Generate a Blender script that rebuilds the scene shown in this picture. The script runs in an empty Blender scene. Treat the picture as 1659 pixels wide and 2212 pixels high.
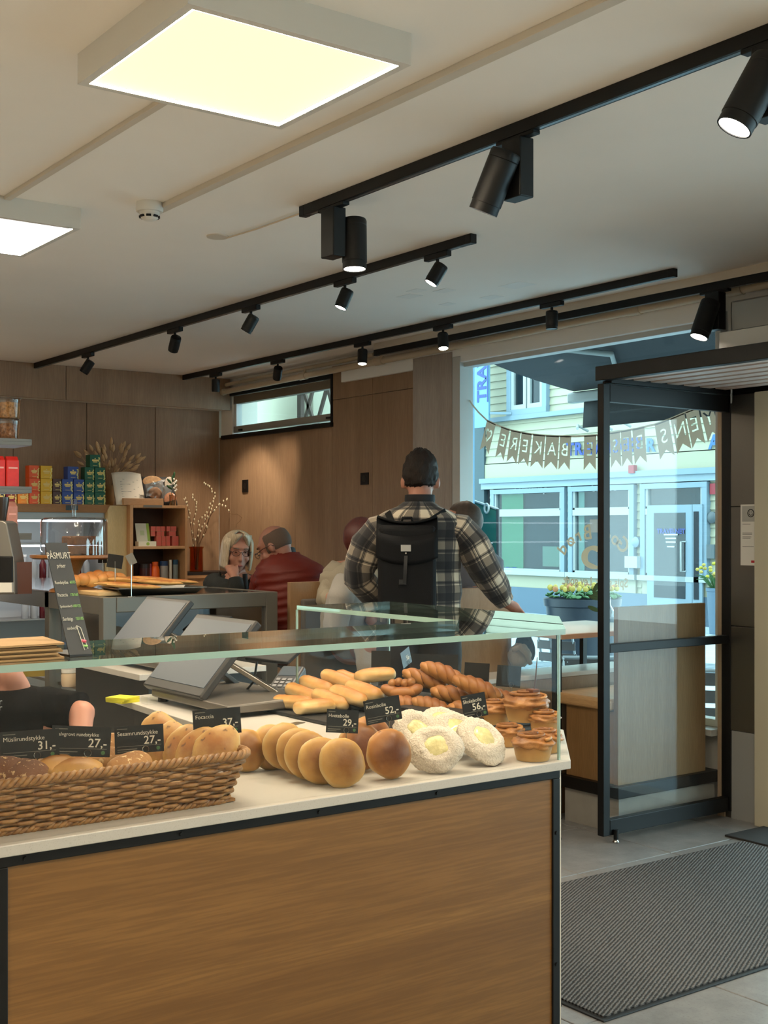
import bpy, bmesh, math, random
from mathutils import Vector, Matrix, Euler, noise
from math import sin, cos, pi, atan2, sqrt
random.seed(7)
scn = bpy.context.scene
COL = scn.collection
R = math.radians

# ---------------------------------------------------------------- camera
F, CX, HY, H = 2696.0, 829.5, 1145.0, 1.5          # focal length in px, horizon row, eye height
FW, RT = (-.8075, .5899), (.5899, .8075)
cam_d = bpy.data.cameras.new('camera'); cam = bpy.data.objects.new('camera', cam_d); COL.objects.link(cam)
cam.location = (0, 0, H); cam.rotation_euler = (R(90), 0, math.atan2(.8075, .5899))
cam_d.sensor_fit = 'HORIZONTAL'; cam_d.sensor_width = 36; cam_d.lens = 36 * F / 1659
cam_d.shift_y = 39 / 1659; cam_d.clip_start = .05; cam_d.clip_end = 200
scn.camera = cam

# ---------------------------------------------------------------- world, exposure
def lin(c):
    c = c / 255.0
    return c / 12.92 if c <= .04045 else ((c + .055) / 1.055) ** 2.4
def C(r, g, b): return (lin(r), lin(g), lin(b), 1)
def K(f, c): return (c[0] * f, c[1] * f, c[2] * f, 1)
def CE(r, g, b): return (lin(r) * .40, lin(g) * .40, lin(b) * .40, 1)
w = bpy.data.worlds.new('World'); scn.world = w; w.use_nodes = True
w.node_tree.nodes['Background'].inputs[0].default_value = (.62, .93, 1.0, 1)
w.node_tree.nodes['Background'].inputs[1].default_value = 1.9
vs = scn.view_settings
vs.view_transform = 'Standard'; vs.look = 'None'; vs.gamma = 1; vs.use_curve_mapping = False
vs.exposure = 1.62
cy = scn.cycles
cy.max_bounces = 6; cy.diffuse_bounces = 4; cy.glossy_bounces = 2; cy.transmission_bounces = 4
cy.transparent_max_bounces = 24; cy.caustics_reflective = False; cy.caustics_refractive = False
cy.sample_clamp_indirect = 4.0; cy.use_denoising = True
cy.adaptive_threshold = .035; cy.use_light_tree = False

# ---------------------------------------------------------------- helpers
def at(px, py, X=None, Y=None, Z=None, s=None):
    t = (px - CX) / F; dx = FW[0] + RT[0] * t; dy = FW[1] + RT[1] * t; dz = (HY - py) / F
    if s is None:
        s = X / dx if X is not None else Y / dy if Y is not None else (Z - H) / dz
    return Vector((dx * s, dy * s, H + dz * s))

def xat(px, Y): return at(px, 0, Y=Y).x
def yat(px, X): return at(px, 0, X=X).y

def mw(o):
    m = Matrix.LocRotScale(o.location, o.rotation_euler, o.scale)
    return mw(o.parent) @ m if o.parent else m

def setp(o, label=None, cat=None, group=None, kind=None):
    if label: o['label'] = label
    if cat: o['category'] = cat
    if group: o['group'] = group
    if kind: o['kind'] = kind
    return o

def thing(name, label, cat, loc=(0, 0, 0), rz=0, group=None, kind=None):
    o = bpy.data.objects.new(name, None); COL.objects.link(o)
    o.location = loc; o.rotation_euler = (0, 0, rz); o.empty_display_size = .05
    return setp(o, label, cat, group, kind)

def copy_tree(o, parent=None, loc=None, rz=None):
    c = o.copy(); COL.objects.link(c); c.parent = parent
    if loc is not None: c.location = loc
    if rz is not None: c.rotation_euler = (0, 0, rz)
    for ch in list(o.children): copy_tree(ch, c)
    return c

class MB:
    """collects shapes; build() links them as ONE mesh object (vertices given in world space)"""
    def __init__(s): s.v = []; s.f = []; s.uv = {}; s.mi = []; s.cur = 0
    def add(s, V, Fc):
        n = len(s.v); s.v += [Vector(p) for p in V]
        for f in Fc: s.f.append(tuple(i + n for i in f)); s.mi.append(s.cur)
        return n
    def box(s, x0, x1, y0, y1, z0, z1, M=None):
        V = [Vector((x, y, z)) for z in (z0, z1) for y in (y0, y1) for x in (x0, x1)]
        if M: V = [M @ p for p in V]
        s.add(V, [(0, 2, 3, 1), (4, 5, 7, 6), (0, 1, 5, 4), (2, 6, 7, 3), (0, 4, 6, 2), (1, 3, 7, 5)]); return s
    def bar(s, a, b, wd, ht, up=(0, 0, 1)):
        a = Vector(a); b = Vector(b); d = (b - a); L = d.length; d.normalize(); up = Vector(up)
        if abs(d.dot(up)) > .98: up = Vector((0, 1, 0))
        sd = d.cross(up).normalized(); u = sd.cross(d).normalized()
        V = []
        for p in (a, b):
            for i, j in ((-1, -1), (1, -1), (1, 1), (-1, 1)): V.append(p + sd * (i * wd / 2) + u * (j * ht / 2))
        s.add(V, [(3, 2, 1, 0), (4, 5, 6, 7), (0, 1, 5, 4), (1, 2, 6, 5), (2, 3, 7, 6), (3, 0, 4, 7)]); return s
    def quad(s, *p): s.add(p, [tuple(range(len(p)))]); return s
    def tube(s, pts, r, n=8, closed=False, caps=True, sy=1.0, up=None):
        pts = [Vector(p) for p in pts]; m = len(pts)
        rr = r if isinstance(r, (list, tuple)) else [r] * m
        u = None; V = []
        for i in range(m):
            a = pts[i - 1] if (i > 0 or closed) else pts[i]
            b = pts[(i + 1) % m] if (i < m - 1 or closed) else pts[i]
            d = (b - a)
            if d.length < 1e-9: d = Vector((0, 0, 1))
            d.normalize()
            if u is None:
                ref = Vector(up) if up else (Vector((0, 0, 1)) if abs(d.z) < .9 else Vector((1, 0, 0)))
                u = (ref - d * ref.dot(d)).normalized()
            else:
                u = (u - d * u.dot(d))
                u = u.normalized() if u.length > 1e-6 else d.orthogonal().normalized()
            q = d.cross(u)
            for k in range(n):
                a_ = 2 * pi * k / n; V.append(pts[i] + u * (cos(a_) * rr[i] * sy) + q * (sin(a_) * rr[i]))
        Fc = []
        for i in range(m if closed else m - 1):
            j = (i + 1) % m
            for k in range(n):
                l = (k + 1) % n; Fc.append((i * n + k, i * n + l, j * n + l, j * n + k))
        if caps and not closed:
            Fc.append(tuple(range(n - 1, -1, -1))); Fc.append(tuple((m - 1) * n + k for k in range(n)))
        s.add(V, Fc); return s
    def cyl(s, a, b, r, r2=None, n=16, caps=True):
        return s.tube([a, b], [r, r if r2 is None else r2], n, caps=caps)
    def lathe(s, prof, c=(0, 0, 0), n=24, M=None, close=False):
        c = Vector(c); V = []; m = len(prof)
        for r, z in prof:
            for k in range(n):
                a = 2 * pi * k / n; p = Vector((r * cos(a), r * sin(a), z))
                V.append((M @ p if M else p) + c)
        Fc = [(i * n + k, i * n + (k + 1) % n, (i + 1) * n + (k + 1) % n, (i + 1) * n + k) for i in range(m - 1) for k in range(n)]
        if prof[0][0] > 1e-6: Fc.append(tuple(range(n - 1, -1, -1)))
        if prof[-1][0] > 1e-6: Fc.append(tuple((m - 1) * n + k for k in range(n)))
        s.add(V, Fc); return s
    def ell(s, c, r, M=None, nu=16, nv=10, fn=None):
        c = Vector(c); V = []; Fc = []
        for j in range(nv + 1):
            ph = -pi / 2 + pi * j / nv
            for i in range(nu):
                th = 2 * pi * i / nu; d = Vector((cos(ph) * cos(th), cos(ph) * sin(th), sin(ph)))
                p = Vector((d.x * r[0], d.y * r[1], d.z * r[2]))
                if fn: p = fn(p, d)
                V.append((M @ p if M else p) + c)
        for j in range(nv):
            for i in range(nu):
                k = (i + 1) % nu; Fc.append((j * nu + i, j * nu + k, (j + 1) * nu + k, (j + 1) * nu + i))
        s.add(V, Fc); return s
    def prism(s, poly, fn, d0, d1):
        """poly: 2-D outline; fn(u, v, d) -> world point"""
        n = len(poly)
        s.add([fn(u, v, d0) for u, v in poly] + [fn(u, v, d1) for u, v in poly],
              [tuple(range(n - 1, -1, -1)), tuple(range(n, 2 * n))] + [(i, (i + 1) % n, n + (i + 1) % n, n + i) for i in range(n)])
        return s
    def grid(s, fn, nu, nv, thick=None):
        V = [fn(i / nu, j / nv) for j in range(nv + 1) for i in range(nu + 1)]
        Fc = [(j * (nu + 1) + i, j * (nu + 1) + i + 1, (j + 1) * (nu + 1) + i + 1, (j + 1) * (nu + 1) + i) for j in range(nv) for i in range(nu)]
        n = s.add(V, Fc)
        return s
    def mesh(s, name, mats, M=None, smooth=False):
        me = bpy.data.meshes.new(name)
        me.from_pydata([(M @ p) if M else p for p in s.v], [], s.f)
        for m in (mats if isinstance(mats, (list, tuple)) else [mats]): me.materials.append(m)
        if any(s.mi): me.polygons.foreach_set('material_index', s.mi)
        if smooth: me.polygons.foreach_set('use_smooth', [True] * len(me.polygons))
        me.update(); return me
    def build(s, name, mats, parent=None, label=None, cat=None, group=None, kind=None, smooth=False, bevel=0, seg=2, clean=True, auto=None, local=False, sub=0, thick=0):
        M = None; loc = None
        if parent is not None:
            if not local: M = mw(parent).inverted()
        elif s.v and not local:
            xs = [p.x for p in s.v]; ys = [p.y for p in s.v]; zs = [p.z for p in s.v]
            loc = Vector(((min(xs) + max(xs)) / 2, (min(ys) + max(ys)) / 2, min(zs))); M = Matrix.Translation(-loc)
        me = s.mesh(name, mats, M, smooth)
        if clean:
            bm = bmesh.new(); bm.from_mesh(me); bmesh.ops.remove_doubles(bm, verts=bm.verts, dist=1e-6)
            bmesh.ops.recalc_face_normals(bm, faces=bm.faces); bm.to_mesh(me); bm.free()
            if smooth: me.polygons.foreach_set('use_smooth', [True] * len(me.polygons))
        if auto: me.set_sharp_from_angle(angle=R(auto))
        o = bpy.data.objects.new(name, me); COL.objects.link(o)
        if parent is not None: o.parent = parent
        if loc is not None: o.location = loc
        if thick:
            md = o.modifiers.new('Solidify', 'SOLIDIFY'); md.thickness = thick; md.offset = 0
        if bevel:
            md = o.modifiers.new('Bevel', 'BEVEL'); md.width = bevel; md.segments = seg; md.limit_method = 'ANGLE'
        if sub:
            md = o.modifiers.new('Subd', 'SUBSURF'); md.levels = sub; md.render_levels = sub
        return setp(o, label, cat, group, kind)

def boxo(name, b, m, parent=None, bevel=0, **k):
    return MB().box(*b).build(name, m, parent, bevel=bevel, **k)

_tc = {}
def text_mesh(txt, size, extr=.0006, align='CENTER', bold=0, shear=0, space=1.0):
    """flat lettering: (verts, faces) lying in local x/y, front towards +z"""
    key = (txt, size, extr, align, bold, shear, space)
    if key in _tc: return _tc[key]
    cu = bpy.data.curves.new('t', 'FONT'); cu.body = txt; cu.size = size; cu.extrude = extr; cu.offset = bold
    cu.align_x = align; cu.align_y = 'CENTER'; cu.shear = shear; cu.space_character = space; cu.resolution_u = 3
    o = bpy.data.objects.new('t', cu); COL.objects.link(o)
    dg = bpy.context.evaluated_depsgraph_get(); me = o.evaluated_get(dg).to_mesh()
    V = [v.co.copy() for v in me.vertices]; Fc = [tuple(p.vertices) for p in me.polygons]
    o.evaluated_get(dg).to_mesh_clear()
    bpy.data.objects.remove(o); bpy.data.curves.remove(cu)
    _tc[key] = (V, Fc); return V, Fc

def frame(o, xd, yd):
    """matrix whose local x, y run along xd, yd with origin o"""
    x = Vector(xd).normalized(); y = Vector(yd); y = (y - x * y.dot(x)).normalized(); z = x.cross(y)
    return Matrix(((x.x, y.x, z.x, o[0]), (x.y, y.y, z.y, o[1]), (x.z, y.z, z.z, o[2]), (0, 0, 0, 1)))

def text(mb, txt, size, M, **k):
    V, Fc = text_mesh(txt, size, **k); mb.add([M @ p for p in V], Fc); return mb

# ---------------------------------------------------------------- materials
MT = {}
class NT:
    def __init__(s, name):
        s.m = bpy.data.materials.new(name); s.m.use_nodes = True; s.t = s.m.node_tree
        s.b = s.t.nodes['Principled BSDF']; s.out = s.t.nodes['Material Output']
    def n(s, typ, **kw):
        nd = s.t.nodes.new(typ)
        for k, v in kw.items():
            if hasattr(nd, k) and k not in nd.inputs: setattr(nd, k, v)
            else: nd.inputs[k].default_value = v
        return nd
    def l(s, a, b): s.t.links.new(a, b)
    def co(s, kind='Object', scale=(1, 1, 1), rot=(0, 0, 0)):
        tc = s.n('ShaderNodeTexCoord'); mp = s.n('ShaderNodeMapping')
        mp.inputs['Scale'].default_value = scale; mp.inputs['Rotation'].default_value = rot
        s.l(tc.outputs[kind], mp.inputs['Vector']); return mp.outputs['Vector']
    def noise(s, vec, scale, detail=4, rough=.55, dist=0):
        nd = s.n('ShaderNodeTexNoise'); nd.inputs['Scale'].default_value = scale; nd.inputs['Detail'].default_value = detail
        nd.inputs['Roughness'].default_value = rough; nd.inputs['Distortion'].default_value = dist
        if vec is not None: s.l(vec, nd.inputs['Vector'])
        return nd.outputs['Fac']
    def ramp(s, fac, stops):
        nd = s.n('ShaderNodeValToRGB'); e = nd.color_ramp.elements
        while len(e) > 1: e.remove(e[-1])
        e[0].position, e[0].color = stops[0]
        for p, c in stops[1:]:
            q = e.new(p); q.color = c
        s.l(fac, nd.inputs['Fac']); return nd.outputs['Color']
    def mix(s, fac, a, b, typ='MIX'):
        nd = s.n('ShaderNodeMix', data_type='RGBA', blend_type=typ)
        for sock, val in ((nd.inputs[0], fac), (nd.inputs[6], a), (nd.inputs[7], b)):
            if hasattr(val, 'links'): s.l(val, sock)
            else: sock.default_value = val
        return nd.outputs[2]
    def math(s, op, a, b=0.0, c=0.0):
        nd = s.n('ShaderNodeMath', operation=op)
        for i, val in enumerate((a, b, c)):
            if hasattr(val, 'links'): s.l(val, nd.inputs[i])
            else: nd.inputs[i].default_value = val
        return nd.outputs[0]
    def bump(s, h, strength=.3, dist=.01):
        nd = s.n('ShaderNodeBump'); nd.inputs['Strength'].default_value = strength; nd.inputs['Distance'].default_value = dist
        s.l(h, nd.inputs['Height']); s.l(nd.outputs[0], s.b.inputs['Normal'])
    def set(s, **k):
        for a, v in k.items():
            a = a.replace('_', ' ')
            if hasattr(v, 'links'): s.l(v, s.b.inputs[a])
            else: s.b.inputs[a].default_value = v
        return s

def mat(name, col, rough=.5, metal=0, var=0, vs_=6, bmp=0, bs=40, spec=.5, emis=0, coat=0, sheen=0):
    if name in MT: return MT[name]
    t = NT(name); t.set(Roughness=rough, Metallic=metal, Specular_IOR_Level=spec)
    if coat: t.set(Coat_Weight=coat, Coat_Roughness=.1)
    if sheen: t.set(Sheen_Weight=sheen, Sheen_Roughness=.5)
    if var:
        f = t.noise(t.co(), vs_)
        a = tuple(max(0, c * (1 - var)) for c in col[:3]) + (1,); b = tuple(min(1, c * (1 + var)) for c in col[:3]) + (1,)
        t.set(Base_Color=t.ramp(f, [(.3, a), (.7, b)]))
    else: t.set(Base_Color=col)
    if bmp: t.bump(t.noise(t.co(), bs, 5), bmp, .005)
    if emis: t.set(Emission_Color=col, Emission_Strength=emis)
    MT[name] = t.m; return t.m

def wood(name, c1, c2, scale=(1, 1, 1), big=2.0, rough=.5, c3=None, kind='Object', fine=60, bmp=.12, coat=0, amount=1):
    """scale: small along the grain"""
    if name in MT: return MT[name]
    t = NT(name); v = t.co(kind, scale)
    f1 = t.noise(v, big, 5, .6, .35); f2 = t.noise(v, fine, 3, .6)
    col = t.ramp(f1, [(.28, c1), (.72, c2)])
    dk = tuple(c * .72 for c in c1[:3]) + (1,)
    col = t.mix(t.ramp(f2, [(.42, (.32 * amount, ) * 3 + (1,)), (.6, (0, 0, 0, 1))]), col, c3 or dk)
    t.set(Base_Color=col, Roughness=rough)
    if coat: t.set(Coat_Weight=coat, Coat_Roughness=.15)
    t.bump(f2, bmp, .002); MT[name] = t.m; return t.m

def glass(name, tint=(1, 1, 1, 1), refl=1.0, rough=0.0, ior=1.45):
    """thin pane: clear straight-through view plus Fresnel mirror"""
    if name in MT: return MT[name]
    t = NT(name); t.t.nodes.remove(t.b)
    tr = t.n('ShaderNodeBsdfTransparent'); tr.inputs[0].default_value = tint
    gl = t.n('ShaderNodeBsdfGlossy'); gl.inputs['Roughness'].default_value = rough
    lw = t.n('ShaderNodeLayerWeight'); f0 = ((ior - 1) / (ior + 1)) ** 2
    fac = t.math('MULTIPLY', t.math('MULTIPLY_ADD', t.math('POWER', lw.outputs['Facing'], 5.0), 1 - f0, f0), refl)
    mx = t.n('ShaderNodeMixShader'); t.l(fac, mx.inputs[0]); t.l(tr.outputs[0], mx.inputs[1]); t.l(gl.outputs[0], mx.inputs[2])
    t.l(mx.outputs[0], t.out.inputs[0]); MT[name] = t.m; return t.m

def emit(name, col, strength):
    if name in MT: return MT[name]
    t = NT(name); t.set(Base_Color=(0, 0, 0, 1), Emission_Color=col, Emission_Strength=strength, Roughness=.6)
    t.m.cycles.emission_sampling = 'AUTO' if strength > 50 else 'NONE'
    MT[name] = t.m; return t.m
def vinyl(name, col, tl=.5):
    if name in MT: return MT[name]
    t = NT(name); d = t.n('ShaderNodeBsdfTranslucent'); d.inputs[0].default_value = col; t.set(Base_Color=col, Roughness=.6)
    mx = t.n('ShaderNodeMixShader'); mx.inputs[0].default_value = tl; t.l(t.b.outputs[0], mx.inputs[1]); t.l(d.outputs[0], mx.inputs[2]); t.l(mx.outputs[0], t.out.inputs[0])
    MT[name] = t.m; return t.m

BLACK = mat('black_metal', C(11, 11, 12), .45, 0, spec=.35)
BLACKP = mat('black_plastic', C(10, 10, 11), .5, spec=.35)
WHITE = mat('white_paint', C(226, 222, 214), .45)
STEEL = mat('brushed_steel', C(150, 146, 140), .32, 1.0, bmp=.05, bs=200)
CHROME = mat('polished_steel', C(190, 188, 184), .12, 1.0)
GREYFRAME = mat('grey_frame', C(92, 90, 84), .38, .6)
# ================================================================ room shell
YW, XL, ZC = 5.35, -9.8, 2.82
CEIL = (lambda t: (t.set(Base_Color=t.ramp(t.noise(t.co('Object'), 1.1, 3), [(.3, C(240, 234, 226)), (.7, C(246, 240, 232))]), Roughness=.75), t.m)[1])(NT('ceiling_paint'))
WALLW = wood('oak_wall', K(.74, C(164, 130, 100)), K(.74, C(190, 156, 124)), (5, 5, .35), 1.6, .5, fine=26)
WALLG = wood('grey_oak', C(160, 148, 138), C(184, 173, 163), (5, 5, .35), 1.6, .5, fine=26)
PLAIN = mat('wall_paint', C(240, 236, 228), .7)
FLOORM = mat('floor_joint', C(196, 192, 184), .7)
def tile_mat():
    t = NT('stone_tile'); v = t.co('Object')
    f = t.noise(v, 7, 6, .65); g = t.noise(v, 90, 3, .7)
    c = t.ramp(f, [(.3, C(124, 123, 122)), (.7, C(156, 155, 154))])
    c = t.mix(t.ramp(g, [(.55, (0, 0, 0, 1)), (.7, (.5, .5, .5, 1))]), c, C(108, 104, 100))
    t.set(Base_Color=c, Roughness=.34); t.bump(g, .06, .002); return t.m
TILE = tile_mat()

floor = boxo('floor', (-10.3, 2.2, -3.2, 5.6, -.12, -.012), FLOORM, kind='structure', label='grey stone tile floor of the bakery', cat='floor')
proto = None
for i in range(11):
    for j in range(8):
        x = -6.9 + i * .6; y = .9 + j * .6
        if y > 5.3: continue
        y1 = min(y + .6, 5.35)
        if proto is None or y1 - y < .59:
            o = MB().box(-.298, .298, -.298, (y1 - y) - .302, -.012, 0).build('tile', TILE, floor, bevel=.003, local=True)
            if proto is None: proto = o
        else:
            o = proto.copy(); COL.objects.link(o)
        o.location = Matrix(mw(floor).inverted()) @ Vector((x + .3, y + .3, 0))

boxo('ceiling', (-10.3, 2.2, -3.2, 5.75, ZC, ZC + .15), CEIL, kind='structure', label='plain off-white plaster ceiling', cat='ceiling')
# left wall (x = XL) with panels
wl = boxo('wall_left', (XL - .25, XL - .02, -3.2, 5.75, 0, ZC), PLAIN, kind='structure', label='oak panelled wall behind the shelves', cat='wall')
y = 5.35
for k in range(12):
    boxo('panel', (XL - .02, XL, y - .617, y - .003, 0, 2.6), WALLW, wl, bevel=.0015); y -= .62
bk = boxo('trim_1', (XL + .001, XL + .19, -3.2, YW - .001, 2.553, ZC - .001), PLAIN, kind='structure', label='oak clad bulkhead along the top of the left wall', cat='bulkhead')
y = 5.349
for k in range(6):
    boxo('panel', (XL + .19, XL + .205, y - 1.497, y - .003, 2.545, ZC - .001), WALLW, bk, bevel=.0015); y -= 1.5
# window wall (y = YW): core with openings
XP0, XP1 = xat(900, YW), xat(985, YW)            # grey pilaster
XW0, XW1 = xat(1001, YW), xat(1556, YW)          # big window
ZWB, ZWT = .46, 2.62
SX0, SX1, SZ0, SZ1 = XL + .2, xat(717, YW), 2.33, 2.70   # small high window
DX0, DX1 = -3.86, -2.86                          # entrance opening, to the right of the frame
QX0, QX1 = -2.5, 1.5                             # second shop window, right of the entrance
ww = MB()
def wall(x0, x1, z0, z1): ww.box(x0, x1, YW + .02, YW + .078, z0, z1)
wall(XL, SX0, 0, ZC); wall(SX0, SX1, 0, SZ0); wall(SX0, SX1, SZ1, ZC); wall(SX1, XW0, 0, ZC)
wall(XW0, XW1, 0, ZWB); wall(XW0, XW1, ZWT, ZC); wall(XW1, DX0, 0, ZC); wall(DX0, DX1, 2.2, ZC)
wall(DX1, QX0, 0, ZC); wall(QX0, QX1, 0, .5); wall(QX0, QX1, 2.6, ZC); wall(QX1, 2.2, 0, ZC)
wb = ww.build('wall_back', PLAIN, kind='structure', label='oak clad wall with the windows', cat='wall', clean=False)
def panel(x0, x1, z0, z1, m=WALLW, d=.0): boxo('panel', (x0 + .0015, x1 - .0015, YW - d, YW + .02, z0 + .0015, z1 - .0015), m, wb, bevel=.0015)
x = SX1
panel(XL, SX0, 0, 2.32)
n = 3; w_ = (SX1 - SX0) / n
for k in range(n): panel(SX0 + k * w_, SX0 + (k + 1) * w_, 0, 2.31)
n = 2; w_ = (XP0 - SX1) / n
for k in range(n):
    panel(SX1 + k * w_, SX1 + (k + 1) * w_, 0, 2.50); panel(SX1 + k * w_, SX1 + (k + 1) * w_, 2.50, 2.76)
panel(XP0, XP1, 0, 2.70, WALLG, .035)
panel(XP1, XW0, 0, .45, WALLG)
# header above the big window
boxo('trim_2', (XP0 - .9, XW1 + .02, YW - .03, YW + .02, ZWT, 2.735), mat('header_white', C(246, 246, 244), .5), kind='structure', label='white painted header above the shop window', cat='trim', bevel=.004)
boxo('wall_right', (2.0, 2.2, -3.2, 5.6, 0, ZC), PLAIN, kind='structure', label='plain wall on the right', cat='wall')
boxo('wall_front', (-10.3, 2.2, -3.2, -3.0, 0, ZC), PLAIN, kind='structure', label='plain wall behind the viewer', cat='wall')

# big shop window
GLASSW = glass('window_glass', (.965, .995, .995, 1), .30)
ALU = mat('window_frame_grey', C(190, 190, 186), .4)
wn = thing('window_1', 'large shop window beside the entrance', 'window', (XW0, YW, 0), kind='structure')
for b in ((XW0 - .075, XW0 + .006, .46, 2.66), (XW1 - .006, XW1 + .03, .46, 2.66)):
    boxo('window_frame', (b[0], b[1], YW - .036, YW + .081, b[2], b[3]), ALU, wn, bevel=.003)
boxo('window_frame', (XW0, XW1, YW + .0, YW + .08, ZWT - .03, ZWT + .01), ALU, wn, bevel=.003)
boxo('window_frame', (XW0, XW1, YW + .0, YW + .08, ZWB - .01, ZWB + .03), ALU, wn, bevel=.003)
boxo('pane', (XW0 - .01, XW1 + .01, YW + .036, YW + .044, ZWB + .02, ZWT - .02), GLASSW, wn)
boxo('window_sill', (XW0 - .07, XW1 + .02, YW - .1, YW, ZWB - .045, ZWB - .01), ALU, wn, bevel=.004)
# small high window
ws = thing('window_2', 'small high window above the seating corner', 'window', ((SX0 + SX1) / 2, YW, SZ0), kind='structure')
TAUPE = mat('taupe_frame', C(120, 108, 92), .5)
boxo('window_frame', (SX0 + .004, SX1 - .004, YW + .03, YW + .085, SZ1 - .10, SZ1 - .03), TAUPE, ws)
boxo('window_frame', (SX0 + .004, SX1 - .004, YW + .03, YW + .085, SZ0 + .02, SZ0 + .075), mat('grey_alu', C(150, 146, 136), .4), ws)
boxo('window_frame', (SX0 + .004, SX0 + .055, YW + .03, YW + .085, SZ0 + .07, SZ1 - .09), mat('white_pvc', C(225, 228, 226), .35), ws)
boxo('window_frame', (SX1 - .03, SX1 - .004, YW + .03, YW + .085, SZ0 + .07, SZ1 - .09), mat('white_pvc', C(225, 228, 226), .35), ws)
boxo('pane', (SX0 + .05, SX1 - .03, YW + .05, YW + .056, SZ0 + .07, SZ1 - .09), GLASSW, ws)
boxo('window_sill', (SX0 - .12, SX1 + .02, YW - .03, YW + .03, SZ0 - .035, SZ0 + .0), BLACK, ws, bevel=.003)
boxo('surround', (SX1 - .004, SX1 + .014, YW - .012, YW + .028, SZ0, SZ1 + .02), BLACK, ws)
boxo('surround', (SX0, SX1, YW - .012, YW + .028, SZ1 - .03, SZ1 + .02), BLACK, ws)
boxo('window_stay', (SX0 + .11, SX0 + .16, YW + .015, YW + .03, SZ0 + .03, SZ0 + .045), BLACK, ws)
boxo('window_stay', (SX1 - .11, SX1 - .05, YW + .015, YW + .03, SZ0 + .035, SZ0 + .05), BLACK, ws)
# trellis outside the small window
tr = thing('trellis', 'weathered wooden trellis outside the small high window', 'trellis', (SX0 + .7, YW + .7, 2.0))
TRM = mat('weathered_wood', CE(120, 100, 88), .8, var=.15)
m = MB()
tx0, tx1, ty = SX0 + .28, SX0 + .98, YW + .55
def tp(u, v): return Vector((tx0 + u * (tx1 - tx0), ty, 2.25 + v * .75))
for u in (0, 1): MB().bar(tp(u, -3.16), tp(u, 1), .06, .04, (0, 1, 0)).build('post', TRM, tr)
for a, b in (((0, .75), (.45, 0)), ((.25, 0), (.75, .9)), ((.62, 1), (1, .3)), ((.0, .1), (.4, .85)), ((.45, .95), (.85, .15)), ((.7, 0), (1, .65))):
    MB().bar(tp(*a), tp(*b), .035, .02, (0, 1, 0)).build('slat', TRM, tr)
boxo('outer_wall', (SX0 - 1.0, SX0 + .25, YW + .7, YW + .9, 1.5, 3.6), mat('pale_render', CE(226, 222, 196), .8), None, label='pale rendered wall close outside the small high window', cat='wall')
boxo('neighbour_wall', (SX0 - 4.5, SX0 - .6, YW + 3.0, YW + 3.3, -.1, 6.0), mat('blue_render', CE(120, 170, 205), .8), None, label='blue painted gable beyond the wooden trellis', cat='building')
# ================================================================ ceiling fittings
DIFF = emit('diffuser_glow', (1.0, .86, .58, 1), .375)
DIFF2 = emit('diffuser_glow_white', (1.0, .97, .9, 1), .48)
LED = emit('led_edge', (1.0, .83, .60, 1), 210)
PANELW = mat('panel_white', C(214, 210, 202), .4)
def panel_light(x0, y0, label, dm=DIFF, w=.66, margin=.024):
    z0 = ZC - .085; x1 = x0 + w; y1 = y0 + w
    t = thing('panel_light', label, 'ceiling light', ((x0 + x1) / 2, (y0 + y1) / 2, z0), group='square ceiling panel lights')
    m = MB()
    m.box(x0, x1, y0, y0 + margin, z0, ZC); m.box(x0, x1, y1 - margin, y1, z0, ZC)
    m.box(x0, x0 + margin, y0 + margin, y1 - margin, z0, ZC); m.box(x1 - margin, x1, y0 + margin, y1 - margin, z0, ZC)
    fr = m.build('frame', PANELW, t, clean=False)
    e = .009; a0, a1, b0, b1 = x0 + margin, x1 - margin, y0 + margin, y1 - margin
    boxo('diffuser', (a0 + e, a1 - e, b0 + e, b1 - e, z0 + .004, z0 + .008), dm, t)
    for b in ((a0, a1, b0, b0 + e), (a0, a1, b1 - e, b1), (a0, a0 + e, b0 + e, b1 - e), (a1 - e, a1, b0 + e, b1 - e)):
        boxo('light_strip', b + (z0 + .004, z0 + .008), LED, t)
    for q in (0, 1):
        MB().cyl((x1 - .012, y1, z0 + .03 + q * .025), (x1 - .012, y1 + .002, z0 + .03 + q * .025), .004, n=8).build('screw', BLACKP, fr)
    return t
panel_light(-3.295, 1.355, 'square ceiling panel light glowing cream, above the counter')
panel_light(-5.525, 1.355, 'square ceiling panel light glowing white, cut by the left edge', DIFF2)
panel_light(-7.76, 1.355, 'added square fill light glowing white, far left out of view', DIFF2)  # unseen panel added to brighten the room, as are the three below
panel_light(-1.07, 1.355, 'added square fill light over the viewer', DIFF)
panel_light(-3.295, -1.2, 'added square fill light glowing cream, behind the counter line', DIFF)
panel_light(-1.07, -1.2, 'added square fill light glowing cream, behind the viewer', DIFF)

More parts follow.
